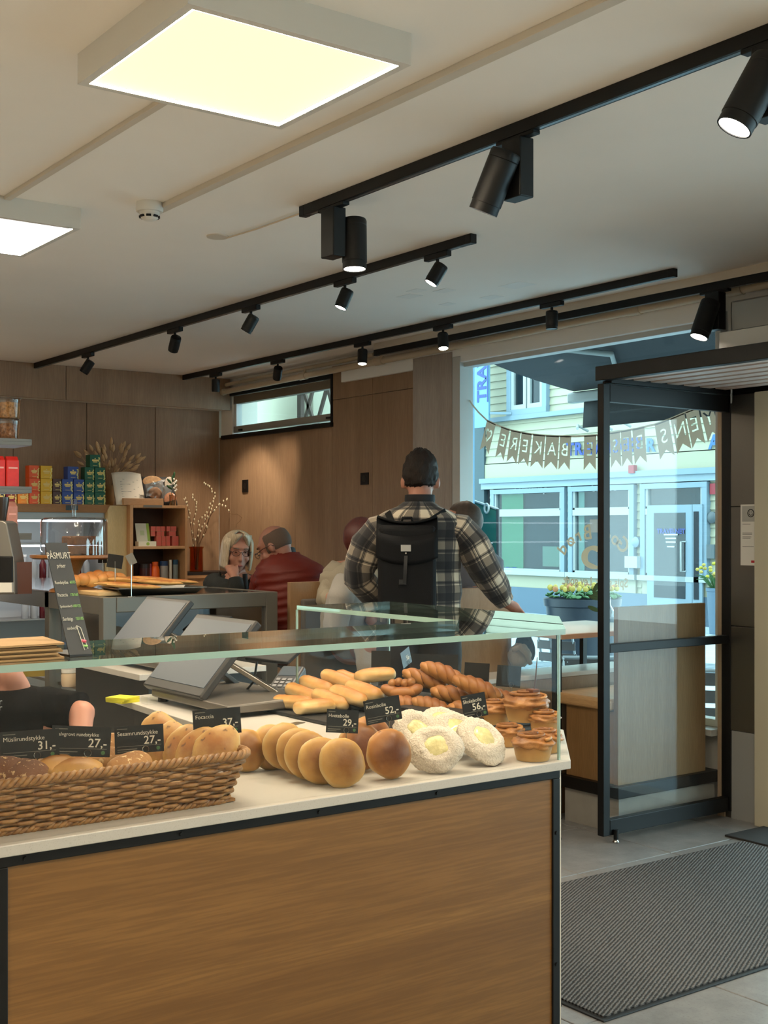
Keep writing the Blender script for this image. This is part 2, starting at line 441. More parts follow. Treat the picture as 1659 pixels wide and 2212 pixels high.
TRUNK = mat('trunking', C(205, 194, 178), .5)
o = MB().box(-4.864, -3.296, 1.695, 1.722, ZC - .016, ZC).build('cable_duct', TRUNK, label='slim cable duct running between the two panel lights', cat='cable duct', bevel=.002)
o = MB().box(-4.66, 1.4, 2.245, 2.285, ZC - .022, ZC).build('cable_duct', TRUNK, label='longer cable duct running from the smoke detector', cat='cable duct', bevel=.002)
sd = thing('smoke_detector', 'round white smoke detector on the ceiling', 'smoke detector', at(323, 470, Z=ZC - .06))
c = sd.location.copy()
DETW = mat('detector_white', C(222, 218, 210), .4)
MB().lathe([(.052, .06), (.055, .03), (.052, .022)], c, 24).build('base', DETW, sd, smooth=True, auto=40)
MB().lathe([(.04, .024), (.04, .012), (.034, -.004), (.02, -.012), (.001, -.014)], c, 24).build('sensor_cap', DETW, sd, smooth=True, auto=50)
for k in range(8):
    a = 2 * pi * k / 8
    MB().bar(c + Vector((.0385 * cos(a), .0385 * sin(a), .002)), c + Vector((.0385 * cos(a + .5), .0385 * sin(a + .5), .002)), .008, .008).build('slot', BLACKP, sd)
# loose lead and cover plate near the big track
pa, pb = at(490, 514, Z=ZC - .006), at(654, 459, Z=ZC - .006)
MB().tube([pa, pa.lerp(pb, .4) + Vector((0, .01, 0)), pb], .004, 6).build('cable', mat('cream_cable', C(214, 196, 172), .5), label='thin pale cable leading to the end of the long black track', cat='cable')
MB().lathe([(.05, 0), (.048, -.006), (.001, -.007)], at(470, 510, Z=ZC) , 24).build('cover_plate', TRUNK, label='flat round cover plate on the ceiling beside the thin cable', cat='cover plate', smooth=True, auto=30)
# pale repair patches on the plaster
for i, (px, py, w_) in enumerate(((1118, 616, .17), (1062, 642, .12), (960, 628, .11), (967, 657, .09), (885, 640, .13), (900, 628, .1))):
    p = at(px, py, Z=ZC)
    MB().box(p.x - w_ / 2, p.x + w_ / 2, p.y - w_ * .36, p.y + w_ * .36, ZC - .0012, ZC).build('filler_patch', mat('filler', C(236, 232, 226), .6), bpy.data.objects['ceiling'])

def track(x0, x1, y, label, z=ZC, h=.042, w=.034):
    t = thing('light_track', label, 'light track', ((x0 + x1) / 2, y, z - h))
    boxo('rail', (x0, x1, y - w / 2, y + w / 2, z - h, z), BLACK, t, bevel=.002)
    boxo('slot', (x0 + .06, x1 - .06, y - .007, y + .007, z - h - .0008, z - h + .002), mat('track_slot', C(120, 128, 132), .3, .9), t)
    for x in (x0, x1): boxo('end_cap', (x - .006, x + .03, y - w / 2 - .001, y + w / 2 + .001, z - h - .001, z), BLACKP, t, bevel=.003)
    return t
Y1, Y2, Y3, Y4 = 2.74, 3.60, 4.90, 5.17
track(xat(655, Y1), 1.4, Y1, 'longest black ceiling track, with the large spotlights')
track(-9.72, xat(1014, Y2), Y2, 'middle black ceiling track with small spotlights over the seating')
track(-9.67, xat(1449, Y3), Y3, 'black ceiling track with small spotlights near the window wall')
track(xat(812, Y4), -1.5, Y4, 'black ceiling track nearest the shop window', z=ZC - .045)
boxo('ceiling_batten', (xat(812, Y4), -1.5, Y4 - .02, Y4 + .02, ZC - .045, ZC), TRUNK, label='pale batten carrying the track nearest the shop window', cat='batten')

LENS = emit('spot_lens', (1.0, .93, .80, 1), 9)
LENSOFF = mat('spot_lens_dark', C(60, 58, 54), .3)
def spot(px, y, aim, label, on=True, big=False, z=ZC - .042, energy=40, size=55, blend=.6, col=(1, .82, .60), off=.0, group=None, side=-1):
    x = xat(px, y); d = Vector(aim).normalized()
    t = thing('track_spotlight', label, 'spotlight', (x, y, z), group=group)
    if not big:
        boxo('adapter', (x - .085, x + .085, y - .015, y + .015, z - .026, z), BLACKP, t, bevel=.003)
        MB().cyl((x, y, z - .026), (x, y, z - .06), .008, n=10).build('stem', BLACKP, t, smooth=True, auto=40)
        c = Vector((x, y, z - .088)); L, r = .105, .034
        a = c - d * (L * .42); b = c + d * (L * .58)
    else:
        boxo('adapter', (x - .09, x + .09, y - .016, y + .016, z - .014, z), BLACKP, t, bevel=.003)
        s_ = 1 if off >= 0 else -1
        boxo('driver_box', (x - .045, x + .045, y - .03, y + .03, z - .205, z - .012), BLACK, t, bevel=.004)
        c = Vector((x + off, y + side * .005, z - (.155 if side < 0 else .145))) + Vector((0, side * .075, 0)); L, r = .205, .050
        a = c - d * (L * .5); b = c + d * (L * .5)
        MB().cyl(c, Vector((x + off * .3, y + side * .02, z - .13)), .014, n=10).build('hinge', BLACKP, t, smooth=True, auto=40)
    M = d.to_track_quat('Z', 'Y').to_matrix()
    Lr = (b - a).length
    prof = [(r * .55, 0), (r * .93, .004), (r, .012), (r, Lr * .14), (r * .97, Lr * .15), (r, Lr * .16), (r, Lr * .86), (r * .955, Lr * .865), (r * .955, Lr), (r * .86, Lr), (r * .82, Lr * .95)]
    hd = MB().lathe(prof, a, 24, M).build('head', BLACK, t, smooth=True, auto=35)
    MB().lathe([(.001, Lr * .985), (r * .85, Lr * .985), (r * .85, Lr * .97)], a, 20, M).build('lens', LENS if on else LENSOFF, t)
    if on:
        ld = bpy.data.lights.new('spot_lamp', 'SPOT'); ld.energy = energy * .42; ld.spot_size = R(size); ld.spot_blend = blend
        ld.color = col; ld.shadow_soft_size = .03
        lo = bpy.data.objects.new('spot_lamp', ld); COL.objects.link(lo); lo.parent = t
        lo.location = (mw(t).inverted()) @ (b + d * .01); lo.rotation_euler = d.to_track_quat('-Z', 'Y').to_euler()
    return t
G2, G3 = 'small spotlights on the middle track', 'small spotlights on the track near the window wall'
spot(190, Y2, (-.35, -.42, -.83), 'small black spotlight at the far left end of the middle track', group=G2, energy=30)
spot(378, Y2, (-.62, .1, -.70), 'second small spotlight from the left on the middle track, lens turned away', group=G2, energy=25)
spot(542, Y2, (-.42, -.33, -.85), 'third small spotlight on the middle track, between two others', group=G2, energy=30)
spot(745, Y2, (-.15, -.35, -.92), 'fourth small spotlight from the left on the middle track, glowing lens', group=G2, energy=30)
spot(945, Y2, (-.25, -.45, -.86), 'small black spotlight at the right end of the middle track', group=G2, energy=30)
spot(466, Y3, (-.12, .05, -1), 'small spotlight pointing straight down beside the small high window', group=G3, energy=38, size=95, blend=.5)
pz = Vector((xat(556, YW), YW, 1.55)) - Vector((xat(600, Y3), Y3, ZC - .14))
spot(600, Y3, pz, 'small spotlight turned to the wall in front of the small high window', group=G3, energy=55, size=44, blend=.9)
spot(783, Y3, (.14, -.12, -.95), 'small glowing spotlight right of the small high window', group=G3, energy=28)
spot(957, Y3, (.25, -.15, -.93), 'small glowing spotlight above the grey pilaster', group=G3, energy=28)
spot(1192, Y3, (0, 0, -1), 'small dark spotlight hanging in front of the shop window', on=False, group=G3)
GB = 'large spotlights on the long track'
spot(720, Y1, (.06, -.03, -1), 'large black spotlight with box driver at the end of the long track', big=True, energy=60, size=70, group=GB, off=.03, side=1)
spot(1118, Y1, (-.40, -.16, -.93), 'large black spotlight tilted away, middle of the long track', big=True, energy=70, size=60, group=GB, off=-.02)
spot(1668, Y1, (-.26, -.42, -.9), 'large glowing spotlight cut by the right edge', big=True, energy=60, size=70, group=GB)
spot(1545, Y4, (-.1, -.35, -.93), 'large glowing spotlight on the track nearest the shop window', big=True, z=ZC - .087, energy=40, size=70)

# heating pipe along the window head
PIPE = mat('pipe_paint', C(196, 178, 152), .4)
pp = thing('heating_pipe', 'cream painted pipe running along the window head', 'pipe', (-6, YW - .06, 2.745))
yp = YW - .075
MB().tube([(xat(482, yp), yp, 2.70), (-6, yp, 2.725), (-2.0, yp, 2.755)], .024, 12).build('pipe', PIPE, pp, smooth=True, auto=60)
for px in (655, 820, 1372, 1590, 480):
    x = xat(px, yp); z = 2.70 + (x + 9.6) * .0073
    MB().tube([(x - .045, yp, z), (x + .045, yp, z)], .03, 12).build('coupling', PIPE, pp, smooth=True, auto=60)
    MB().cyl((x, yp, z), (x, yp + .02, z + .06), .01, n=8).build('bracket', PIPE, pp, smooth=True, auto=60)
MB().tube([(xat(475, yp), yp + .03, 2.765), (xat(800, yp), yp + .03, 2.78)], .016, 8).build('pipe', PIPE, pp, smooth=True, auto=60)
# ================================================================ sales counter
OAK = wood('oak_front', K(.66, C(136, 94, 46)), K(.70, C(166, 120, 64)), (7, .22, 6.0), 1.6, .42, fine=26, bmp=.10, amount=1.25)
def stone_mat():
    t = NT('white_stone'); v = t.co('Object'); f = t.noise(v, 420, 2, .5)
    t.set(Base_Color=t.ramp(f, [(.30, K(.68, C(206, 200, 190))), (.40, K(.68, C(222, 217, 208))), (1, K(.68, C(226, 222, 214)))]), Roughness=.3); return t.m
STONE = stone_mat()
ZT, XF = .92, -2.262        # worktop height, front edge
YE0, YE1, XCH, XB = 2.235, 2.56, -2.62, -4.05   # right end: chamfered front corner, then parallel to the window wall
def yend(x): return YE0 + (YE1 - YE0) * min(1, (XF - x) / (XF - XCH)) + .045 * max(0, XCH - x)
ct = thing('counter_base', 'oak fronted counter base with black steel frame', 'counter', (XF, .7, 0))
ZF = ZT - .022
fx = XF - .012
def fbar(y0, y1, z0, z1, n='frame_bar'): boxo(n, (fx - .022, fx, y0, y1, z0, z1), BLACK, ct, bevel=.002)
yr = YE0 - .025; yl = yat(4, fx)
fbar(-1.2, yr, ZF - .022, ZF); fbar(-1.2, yr, .06, .085)
for y in (yr - .024, yl - .012, -1.2): fbar(y, y + .024, .085, ZF - .022, 'frame_post')
boxo('front_panel', (fx - .02, fx - .006, yl + .012, yr - .024, .085, ZF - .022), OAK, ct)
boxo('front_panel', (fx - .02, fx - .006, -1.176, yl - .012, .085, ZF - .022), OAK, ct)
boxo('side_edge', (fx - .5, fx - .002, yr, yr + .005, .0, ZF), mat('cream_edge', C(205, 198, 184), .5), ct)
boxo('plinth', (fx - .5, fx - .05, -1.2, yr - .03, 0, .06), BLACK, ct)
for y in (yat(55, fx), yat(392, fx), yat(690, fx), yat(945, fx)):
    MB().cyl((fx, y, ZF - .011), (fx + .003, y, ZF - .011), .0045, n=8).build('screw', BLACKP, ct)
for z in (.74, .41):
    MB().cyl((fx, yr - .012, z), (fx + .003, yr - .012, z), .005, n=8).build('screw', BLACKP, ct)
for z in (.72, .5, .3):
    MB().cyl((fx - .01, yr + .005, z), (fx - .01, yr + .011, z), .005, n=8).build('screw', BLACKP, ct)
m = MB().prism([(fx - .03, 1.72), (fx - .03, yr - .03), (XCH - .03, YE1 - .05), (-4.02, yend(-4.0) - .05), (-4.02, 1.86)], lambda u, v, d: Vector((u, v, d)), .0, ZF)
m.build('return_body', mat('dark_laminate', C(30, 28, 27), .5), ct)
# worktop: front run plus return arm, one slab
poly = [(XF, -1.25), (XF, YE0), (XCH, YE1), (XB, yend(XB)), (XB, 1.80), (-2.86, 1.72), (-2.86, -1.25)]
MB().prism(poly, lambda u, v, d: Vector((u, v, d)), ZT - .022, ZT).build('worktop', STONE, label='white stone worktop carrying the pastries', cat='worktop', bevel=.002)

# glass display guard
def glass_edge():
    t = NT('glass_edge'); t.set(Base_Color=(.50, .74, .66, 1), Roughness=.06, Transmission_Weight=.45, IOR=1.5, Specular_IOR_Level=1.0)
    return t.m
GE = glass_edge()
GP = glass('display_glass', (.975, .99, .985, 1), 1.25, ior=1.5)
GPC = glass('clear_display_glass', (.99, .995, .992, 1), .55, ior=1.45)
gd = thing('display_guard', 'clear glass guard over the pastries with green edges', 'glass display', (XF, 1.2, ZT))
ZG, TG, XS, XD, YD = 1.237, .014, -2.66, -3.50, 2.20
def plate(name, poly, z0, z1):
    n = len(poly); m = MB()
    m.add([(u, v, z0) for u, v in poly] + [(u, v, z1) for u, v in poly], [tuple(range(n - 1, -1, -1)), tuple(range(n, 2 * n))])
    o = m.build(name, GP, gd, clean=False)
    m = MB()
    for i in range(n):
        a, b = poly[i], poly[(i + 1) % n]
        m.quad((a[0], a[1], z0), (b[0], b[1], z0), (b[0], b[1], z1), (a[0], a[1], z1))
    m.build('polished_edge', GE, o, clean=False)
    return o
gx = XF - .018
plate('top_plate', [(gx + .012, -1.2), (gx + .012, YE0 - .012), (XCH + .004, YE1 - .022), (XD, yend(XD) - .018), (XD, YD), (XS, YD), (XS, -1.2)], ZG, ZG + TG)
boxo('front_pane', (gx - .006, gx, -1.2, YE0 - .024, ZT, ZG), GPC, gd)
def vpane(a, b, name):
    a = Vector(a); b = Vector(b)
    MB().quad((a.x, a.y, ZT), (b.x, b.y, ZT), (b.x, b.y, ZG), (a.x, a.y, ZG)).build(name, GPC, gd, clean=False)
    for p in (a, b): MB().bar((p.x, p.y, ZT), (p.x, p.y, ZG), .006, .006).build('pane_edge', GE, gd)
vpane((gx - .004, YE0 - .020, 0), (XCH + .002, YE1 - .026, 0), 'corner_pane')
vpane((XCH + .002, YE1 - .026, 0), (XD, yend(XD) - .022, 0), 'side_pane')
vpane((XD + .001, YD, 0), (XD + .001, yend(XD) - .022, 0), 'back_pane')
# ================================================================ entrance, bench, mat
# glass door leaf standing open (in the plane x = XDOOR), under a black steel portal
XDOOR = -4.21
GDOOR = glass('door_glass', (.985, .99, .99, 1), .8, ior=1.5)
y0, y1 = yat(1297, XDOOR), yat(1592, XDOOR)
zt = 2.285
dl = thing('door_1', 'black steel framed glass door standing open into the shop', 'door', (XDOOR, y1, 0), kind='structure')
zb = .035
boxo('stile', (XDOOR - .02, XDOOR + .02, y0, y0 + .045, zb, 2.2), BLACK, dl, bevel=.003)
boxo('stile', (XDOOR - .03, XDOOR + .03, y1 - .09, y1, zb, 2.2), BLACK, dl, bevel=.003)
boxo('rail', (XDOOR - .02, XDOOR + .02, y0 + .045, y1 - .09, zb, zb + .075), BLACK, dl, bevel=.003)
boxo('rail', (XDOOR - .02, XDOOR + .02, y0 + .045, y1 - .09, 2.115, 2.2), BLACK, dl, bevel=.003)
zm = at(1300, 1402, X=XDOOR).z
boxo('rail', (XDOOR - .02, XDOOR + .02, y0 + .045, y1 - .09, zm - .02, zm + .022), BLACK, dl, bevel=.003)
boxo('pane', (XDOOR - .003, XDOOR + .003, y0 + .04, y1 - .08, zb + .07, zm - .015), GDOOR, dl)
boxo('pane', (XDOOR - .003, XDOOR + .003, y0 + .04, y1 - .08, zm + .02, 2.12), GDOOR, dl)
bt = MB().cyl((XDOOR + .03, y0 + .075, .012), (XDOOR + .03, y0 + .075, .062), .012, n=14).build('floor_bolt', BLACK, dl, smooth=True, auto=40)
MB().lathe([(.014, 0), (.018, .004), (.012, .012), (.012, .016)], (XDOOR + .03, y0 + .075, .0), 16).build('bolt_tip', CHROME, bt, smooth=True, auto=40)
boxo('hinge', (XDOOR + .0, XDOOR + .04, y1 - .012, y1 + .02, .10, .18), BLACK, dl, bevel=.003)
boxo('hinge', (XDOOR + .0, XDOOR + .04, y1 - .012, y1 + .02, 1.15, 1.23), BLACK, dl, bevel=.003)
# portal
pt = thing('entrance_portal', 'black steel portal with slatted underside above the entrance', 'portal', (XDOOR + .6, y1, 2.2))
xr = -2.6
boxo('beam', (XDOOR - .03, xr, y0 - .005, y0 + .045, 2.215, zt), BLACK, pt, bevel=.003)
boxo('beam', (XDOOR - .03, XDOOR + .03, y0 + .045, y1, 2.205, 2.255), BLACK, pt, bevel=.003)
boxo('beam', (XDOOR + .03, xr, y1 - .06, y1, 2.185, 2.255), BLACK, pt, bevel=.003)
boxo('beam', (XDOOR - .03, XDOOR + .05, y1 - .06, y1 + .02, 0, 2.2), BLACK, pt, bevel=.003)
SL = wood('portal_slat', C(214, 192, 180), C(228, 208, 196), (.4, 6, 6), 2, .5)
ys = y0 + .07
k = 0
while ys < y1 - .1:
    boxo('slat', (XDOOR + .035, xr, ys, ys + .078, 2.225, 2.25), SL, pt); ys += .122
boxo('backing_panel', (XDOOR + .03, xr, y0 + .045, y1 - .06, 2.262, 2.275), mat('dark_back', C(38, 26, 22), .7), pt)
MB().cyl((XDOOR + .09, y1 - .16, 2.15), (XDOOR + .09, y1 - .16, 2.225), .006, n=8).build('latch', CHROME, pt)
# wall pieces right of the window
jm = MB().box(XW1 + .03, XW1 + .075, YW - .06, YW + .02, 0, 2.2).build('trim_3', wood('jamb_oak', C(176, 150, 122), C(196, 170, 142), (6, 6, .5), 2, .45), kind='structure', label='pale oak jamb at the right side of the shop window', cat='trim')
boxo('trim_4', (XW1 + .075, XW1 + .11, YW - .05, YW + .02, .0, 2.2), STEEL, kind='structure', label='narrow steel jamb beside the door post', cat='trim')
sc = thing('steel_column', 'brushed steel clad column right of the door', 'column', (-4.0, YW, 0))
xs0, xs1 = XW1 + .115, xat(1639, YW - .06)
for z0, z1 in ((.46, 1.0), (1.003, 1.62), (1.623, 2.2)):
    boxo('steel_panel', (xs0, xs1, YW - .06, YW + .02, z0, z1), mat('column_steel', C(122, 118, 112), .36, 1.0, bmp=.04, bs=30), sc, bevel=.002)
boxo('base_panel', (xs0, xs1, YW - .055, YW + .02, 0, .457), mat('grey_board', C(150, 150, 148), .6), sc)
boxo('door_frame_post', (xs1 + .002, xs1 + .10, YW - .10, YW + .02, 0, 2.2), mat('cream_frame', C(198, 190, 168), .5), label='cream door frame post at the right edge', cat='post', bevel=.004)
# white box and steel duct above the portal
bx0 = xat(1553, YW - .25)
boxo('boxed_duct', (bx0, -2.2, YW - .25, YW + .018, 2.29, 2.50), WHITE, label='white boxed-in duct above the entrance portal', cat='duct', bevel=.004)
boxo('steel_duct', (bx0 + .03, -2.2, YW - .2, YW + .018, 2.502, 2.66), STEEL, label='steel duct lying on the white boxing above the entrance', cat='duct', bevel=.01)
# notices
def notice(name, px0, px1, py0, py1, Y, label):
    a, b = at(px0, py0, Y=Y), at(px1, py1, Y=Y)
    t = thing(name, label, 'notice', ((a.x + b.x) / 2, Y, b.z))
    boxo('sheet', (a.x, b.x, Y - .001, Y, b.z, a.z), mat('paper', C(228, 224, 216), .7), t)
    return t, a, b
Yn = YW - .0615
t, a, b = notice('notice', 1600, 1637, 1090, 1222, Yn, 'white hygiene notice with a smiling face on the steel column')
boxo('grey_field', (a.x + .01, b.x - .01, Yn - .0018, Yn - .001, a.z - .088, a.z - .008), mat('grey_print', C(176, 174, 168), .7), t)
fc = Vector(((a.x + b.x) / 2 + .012, Yn - .003, a.z - .045))
INK = mat('print_black', C(28, 28, 30), .6)
m = MB(); rr = .019
m.tube([fc + Vector((rr * cos(q), 0, rr * sin(q))) for q in [2 * pi * i / 20 for i in range(20)]], .0022, 5, closed=True)
m.tube([fc + Vector((.011 * cos(q), 0, .011 * sin(q))) for q in [pi + pi * (i + .6) / 9.2 for i in range(9)]], .0016, 5)
for s_ in (-1, 1): m.ell(fc + Vector((s_ * .0065, 0, .006)), (.002, .001, .003), nu=6, nv=4)
m.build('smiling_face', INK, t)
for z, w_ in ((.1, .05), (.145, .06), (.152, .06), (.165, .055), (.172, .05), (.215, .07)):
    boxo('text_line', (a.x + .012, a.x + .012 + w_, Yn - .0017, Yn - .001, a.z - z - .003, a.z - z), mat('print_grey', C(140, 138, 134), .7), t)
boxo('red_mark', (b.x - .04, b.x - .015, Yn - .0018, Yn - .001, b.z + .014, b.z + .026), mat('print_red', C(186, 40, 52), .6), t)
Yn2 = YW - .0515
t, a, b = notice('notice', 1562, 1577, 1092, 1222, Yn2, 'narrow white notice beside the shop window jamb')
boxo('text_line', (a.x + .006, b.x - .006, Yn2 - .0017, Yn2 - .001, a.z - .05, a.z - .01), mat('grey_print', C(176, 174, 168), .7), t)

# bench block at the window end
BW = wood('bench_oak', K(.8, C(150, 112, 70)), K(.8, C(178, 138, 92)), (6, 6, .4), 1.6, .45, fine=30)
BWG = wood('bench_end_oak', K(.75, C(160, 124, 82)), K(.75, C(182, 146, 104)), (6, 6, .4), 1.6, .45, fine=30)
xb, yb0, yb1 = -4.30, yat(1335, -4.30), yat(1524, -4.30)
zs = at(1335, 1512, X=xb).z; ztop = at(1333, 1312, X=xb).z
xbl = at(1222, 1680, Y=yb0).x
bn = thing('bench', 'oak window bench with high end panel behind the glass door', 'bench', (xb - .2, yb0 + .3, 0))
boxo('end_panel', (xb - .03, xb, yb0, yb1, .235, ztop), BWG, bn, bevel=.002)
boxo('seat_box', (xbl, xb - .03, yb0 + .005, yb1, .235, zs - .062), BW, bn, bevel=.002)
boxo('seat', (xbl - .09, xb - .031, yb0 - .03, yb1, zs - .06, zs), wood('seat_oak', C(196, 154, 104), C(216, 178, 130), (.5, 6, 6), 1.6, .35, coat=.3), bn, bevel=.018, seg=3)
boxo('kick_rail', (xbl - .03, xb + .03, yb0 - .03, yb1 + .08, .175, .235), BLACK, bn, bevel=.003)
boxo('plinth', (xbl, xb + .01, yb0 - .005, yb1 + .06, 0, .175), mat('concrete', C(158, 154, 146), .7, var=.08, vs_=9), bn)

# entrance mat
def mat_rib():
    t = NT('ribbed_carpet'); v = t.co('Object', (1, 1, 1), (0, 0, R(-27)))
    wv = t.n('ShaderNodeTexWave', wave_type='BANDS', bands_direction='X'); wv.inputs['Scale'].default_value = 23; wv.inputs['Distortion'].default_value = 2.2
    wv.inputs['Detail'].default_value = 3; wv.inputs['Detail Scale'].default_value = 6
    t.l(v, wv.inputs['Vector']); f = t.noise(v, 160, 3)
    h = t.math('MULTIPLY', wv.outputs['Fac'], t.math('ADD', f, .4))
    t.set(Base_Color=t.ramp(h, [(.15, C(46, 45, 45)), (.75, C(122, 119, 117))]), Roughness=.9); t.bump(h, .9, .006); return t.m
mx0, mx1, my0, my1 = -3.83, -2.672, 2.4, 4.93
em = thing('entrance_mat', 'dark ribbed entrance mat with rubber edge', 'mat', ((mx0 + mx1) / 2, (my0 + my1) / 2, 0))
RUB = mat('rubber_edge', C(38, 40, 42), .55)
my0 = 2.78
boxo('carpet', (mx0 + .018, mx1 - .018, my0 + .018, my1 - .018, .001, .011), mat_rib(), em)
boxo('rubber_edge', (mx0, mx1, my0, my1, .0, .006), RUB, em, bevel=.003)
# ribs as real ridges
m = MB(); y = my0 + .02
boxo('entrance_mat', (-3.95, -2.9, 4.95, 5.33, .0, .01), mat('smooth_mat', C(44, 42, 41), .85, bmp=.3, bs=200), label='smaller dark mat at the door threshold', cat='mat', bevel=.003)
# ================================================================ street outside
ZG0 = -.3
STREET = mat('street_slabs', C(150, 160, 168), .7, var=.12, vs_=3, bmp=.2, bs=12)
boxo('street', (-40, 20, 5.67, 18.6, ZG0 - .1, ZG0), STREET, kind='structure', label='pale paved street outside the shop', cat='street')
YF = 18.6
CREAM = mat('cream_siding', CE(226, 222, 190), .6)
TRIM = mat('blue_grey_trim', CE(168, 196, 214), .5)
SASH = mat('white_sash', CE(222, 230, 228), .5)
DGL = glass('shop_glass', (.80, .86, .88, 1), .9)
fx0, fx1 = xat(1046, YF), xat(1700, YF)
hb = thing('house_facade', 'cream clapboard house across the street with blue trim', 'building', ((fx0 + fx1) / 2, YF, ZG0))
boxo('wall_core', (fx0, fx1, YF + .06, YF + .4, ZG0, 8.0), mat('dark_interior', CE(46, 56, 66), .9), hb)
zlo, zhi = 3.0, 8.0
bh = .168
me = None
def board(x0, x1, z, h=bh):
    MB().add  # each clapboard is a slanted plank
    m = MB(); m.add([(x0, YF + .06, z), (x1, YF + .06, z), (x1, YF - .005, z), (x0, YF - .005, z),
                     (x0, YF + .06, z + h), (x1, YF + .06, z + h), (x1, YF + .022, z + h), (x0, YF + .022, z + h)],
                    [(0, 3, 2, 1), (4, 5, 6, 7), (0, 1, 5, 4), (3, 7, 6, 2), (0, 4, 7, 3), (1, 2, 6, 5)])
    return m.build('clapboard', CREAM, hb)
z = zlo; first = None
while z < zhi:
    if first is None: first = board(fx0, fx1, z)
    else:
        c = first.copy(); COL.objects.link(c); c.location.z += z - zlo
    z += bh
def P(px, py, d=0): return at(px, py, Y=YF - d)
def rect(name, px0, py0, px1, py1, m, parent, d0=.0, d1=.05, inset=None):
    """box on the facade spanning the two photo corners"""
    a, b = P(px0, py0), P(px1, py1)
    return boxo(name, (min(a.x, b.x), max(a.x, b.x), YF - d1, YF - d0, min(a.z, b.z), max(a.z, b.z)), m, parent)
# piers between the ground-floor windows carry the same narrow boards
for px0, px1 in ((1058, 1066), (1226, 1233), (1376, 1386), (1534, 1700)):
    a, b = xat(px0, YF), xat(px1, YF); z = ZG0 + .5
    while z < 2.6:
        board(a, b, z); z += bh
za = P(1200, 1024).z
boxo('cornice', (fx0, fx1, YF - .16, YF + .06, 2.55, 2.66), TRIM, hb); boxo('cornice', (fx0, fx1, YF - .1, YF + .06, 2.42, 2.55), mat('trim_light', CE(186, 212, 226), .5), hb)
boxo('cornice', (fx0, fx1, YF - .12, YF + .06, 3.92, 4.02), TRIM, hb)
boxo('sign_board', (fx0, fx1, YF - .03, YF + .05, 2.66, 2.98), CREAM, hb)
boxo('base_course', (fx0, fx1, YF - .06, YF + .06, ZG0, .25), mat('base_blue', CE(120, 148, 172), .6), hb)
def shop_window(px0, px1, name='shop_window', split=True):
    a, b = xat(px0, YF), xat(px1, YF); zb, zt = .62, 2.40
    boxo('apron', (a, b, YF - .04, YF + .05, .25, zb - .1), CREAM, hb)
    boxo('sill', (a - .05, b + .05, YF - .14, YF + .05, zb - .1, zb), SASH, hb)
    zm0, zm1 = 1.80, 1.92
    w_ = .12
    for x in (a, b - w_): boxo('casing', (x - (.0 if x == a else 0), x + w_, YF - .1, YF + .05, zb, zt), TRIM, hb)
    boxo('casing', (a - .004, b + .004, YF - .104, YF + .048, zt - .1, zt + .002), TRIM, hb)
    boxo('transom', (a + w_, b - w_, YF - .09, YF + .05, zm0, zm1), SASH, hb)
    for z0, z1 in ((zb, zm0), (zm1, zt - .1)):
        f = boxo('sash', (a + w_, a + w_ + .05, YF - .07, YF + .04, z0, z1), SASH, hb)
        boxo('sash', (b - w_ - .05, b - w_, YF - .07, YF + .04, z0, z1), SASH, hb)
        boxo('sash', (a + w_, b - w_, YF - .07, YF + .04, z0, z0 + .04), SASH, hb)
        boxo('pane', (a + w_, b - w_, YF - .02, YF - .012, z0, z1), DGL, hb)
    return a, b
shop_window(1066, 1226); shop_window(1234, 1376); shop_window(1390, 1534)
# curtains / interior behind the first pane
boxo('curtain', (xat(1084, YF), xat(1130, YF), YF + .0, YF + .02, .62, 2.3), mat('green_curtain', CE(110, 190, 130), .8), hb)
boxo('curtain', (xat(1250, YF), xat(1262, YF), YF + .0, YF + .02, .62, 2.3), mat('pale_curtain', CE(150, 200, 180), .8), hb)
boxo('poster', (xat(1172, YF), xat(1214, YF), YF + .0, YF + .02, .72, 1.15), mat('poster_green', CE(150, 180, 150), .8), hb)
boxo('poster', (xat(1274, YF), xat(1296, YF), YF + .0, YF + .02, 1.45, 1.72), mat('poster_orange', CE(190, 120, 80), .8), hb)
# white lettering in the transoms
WL = mat('white_lettering', CE(244, 248, 248), .5)
m = text(MB(), 'Forretning-', .24, frame(P(1146, 1058, .03), (1, 0, 0), (0, 0, 1)), shear=.25, bold=.004)
m.build('lettering', WL, hb)
m = text(MB(), 'Gruppe-', .24, frame(P(1306, 1053, .03), (1, 0, 0), (0, 0, 1)), shear=.25, bold=.004); m.build('lettering', WL, hb)
BL = mat('blue_lettering', CE(48, 88, 190), .5)
m = text(MB(), 'TRAVELNET', .36, frame(P(1303, 967, .05), (1, 0, 0), (0, 0, 1)), bold=.012, extr=.01, space=1.12); m.build('lettering', BL, hb)
m = text(MB(), 'R', .36, frame(P(1405, 963, .05), (1, 0, 0), (0, 0, 1)), bold=.012, extr=.01); m.build('lettering', mat('light_blue_lettering', CE(72, 140, 214), .5), hb)
m = text(MB(), 'A', .36, frame(P(1543, 956, .05), (1, 0, 0), (0, 0, 1)), bold=.012, extr=.01); m.build('lettering', mat('light_blue_lettering', CE(72, 140, 214), .5), hb)
m = text(MB(), 'TRAVELNET', .11, frame(P(1096, 1229, .03), (1, 0, 0), (0, 0, 1)), bold=.003); m.build('lettering', BL, hb)
boxo('sticker', (xat(1090, YF), xat(1101, YF), YF - .03, YF - .021, P(1095, 1253).z, P(1095, 1242).z), mat('sticker_white', CE(230, 225, 232), .6), hb)
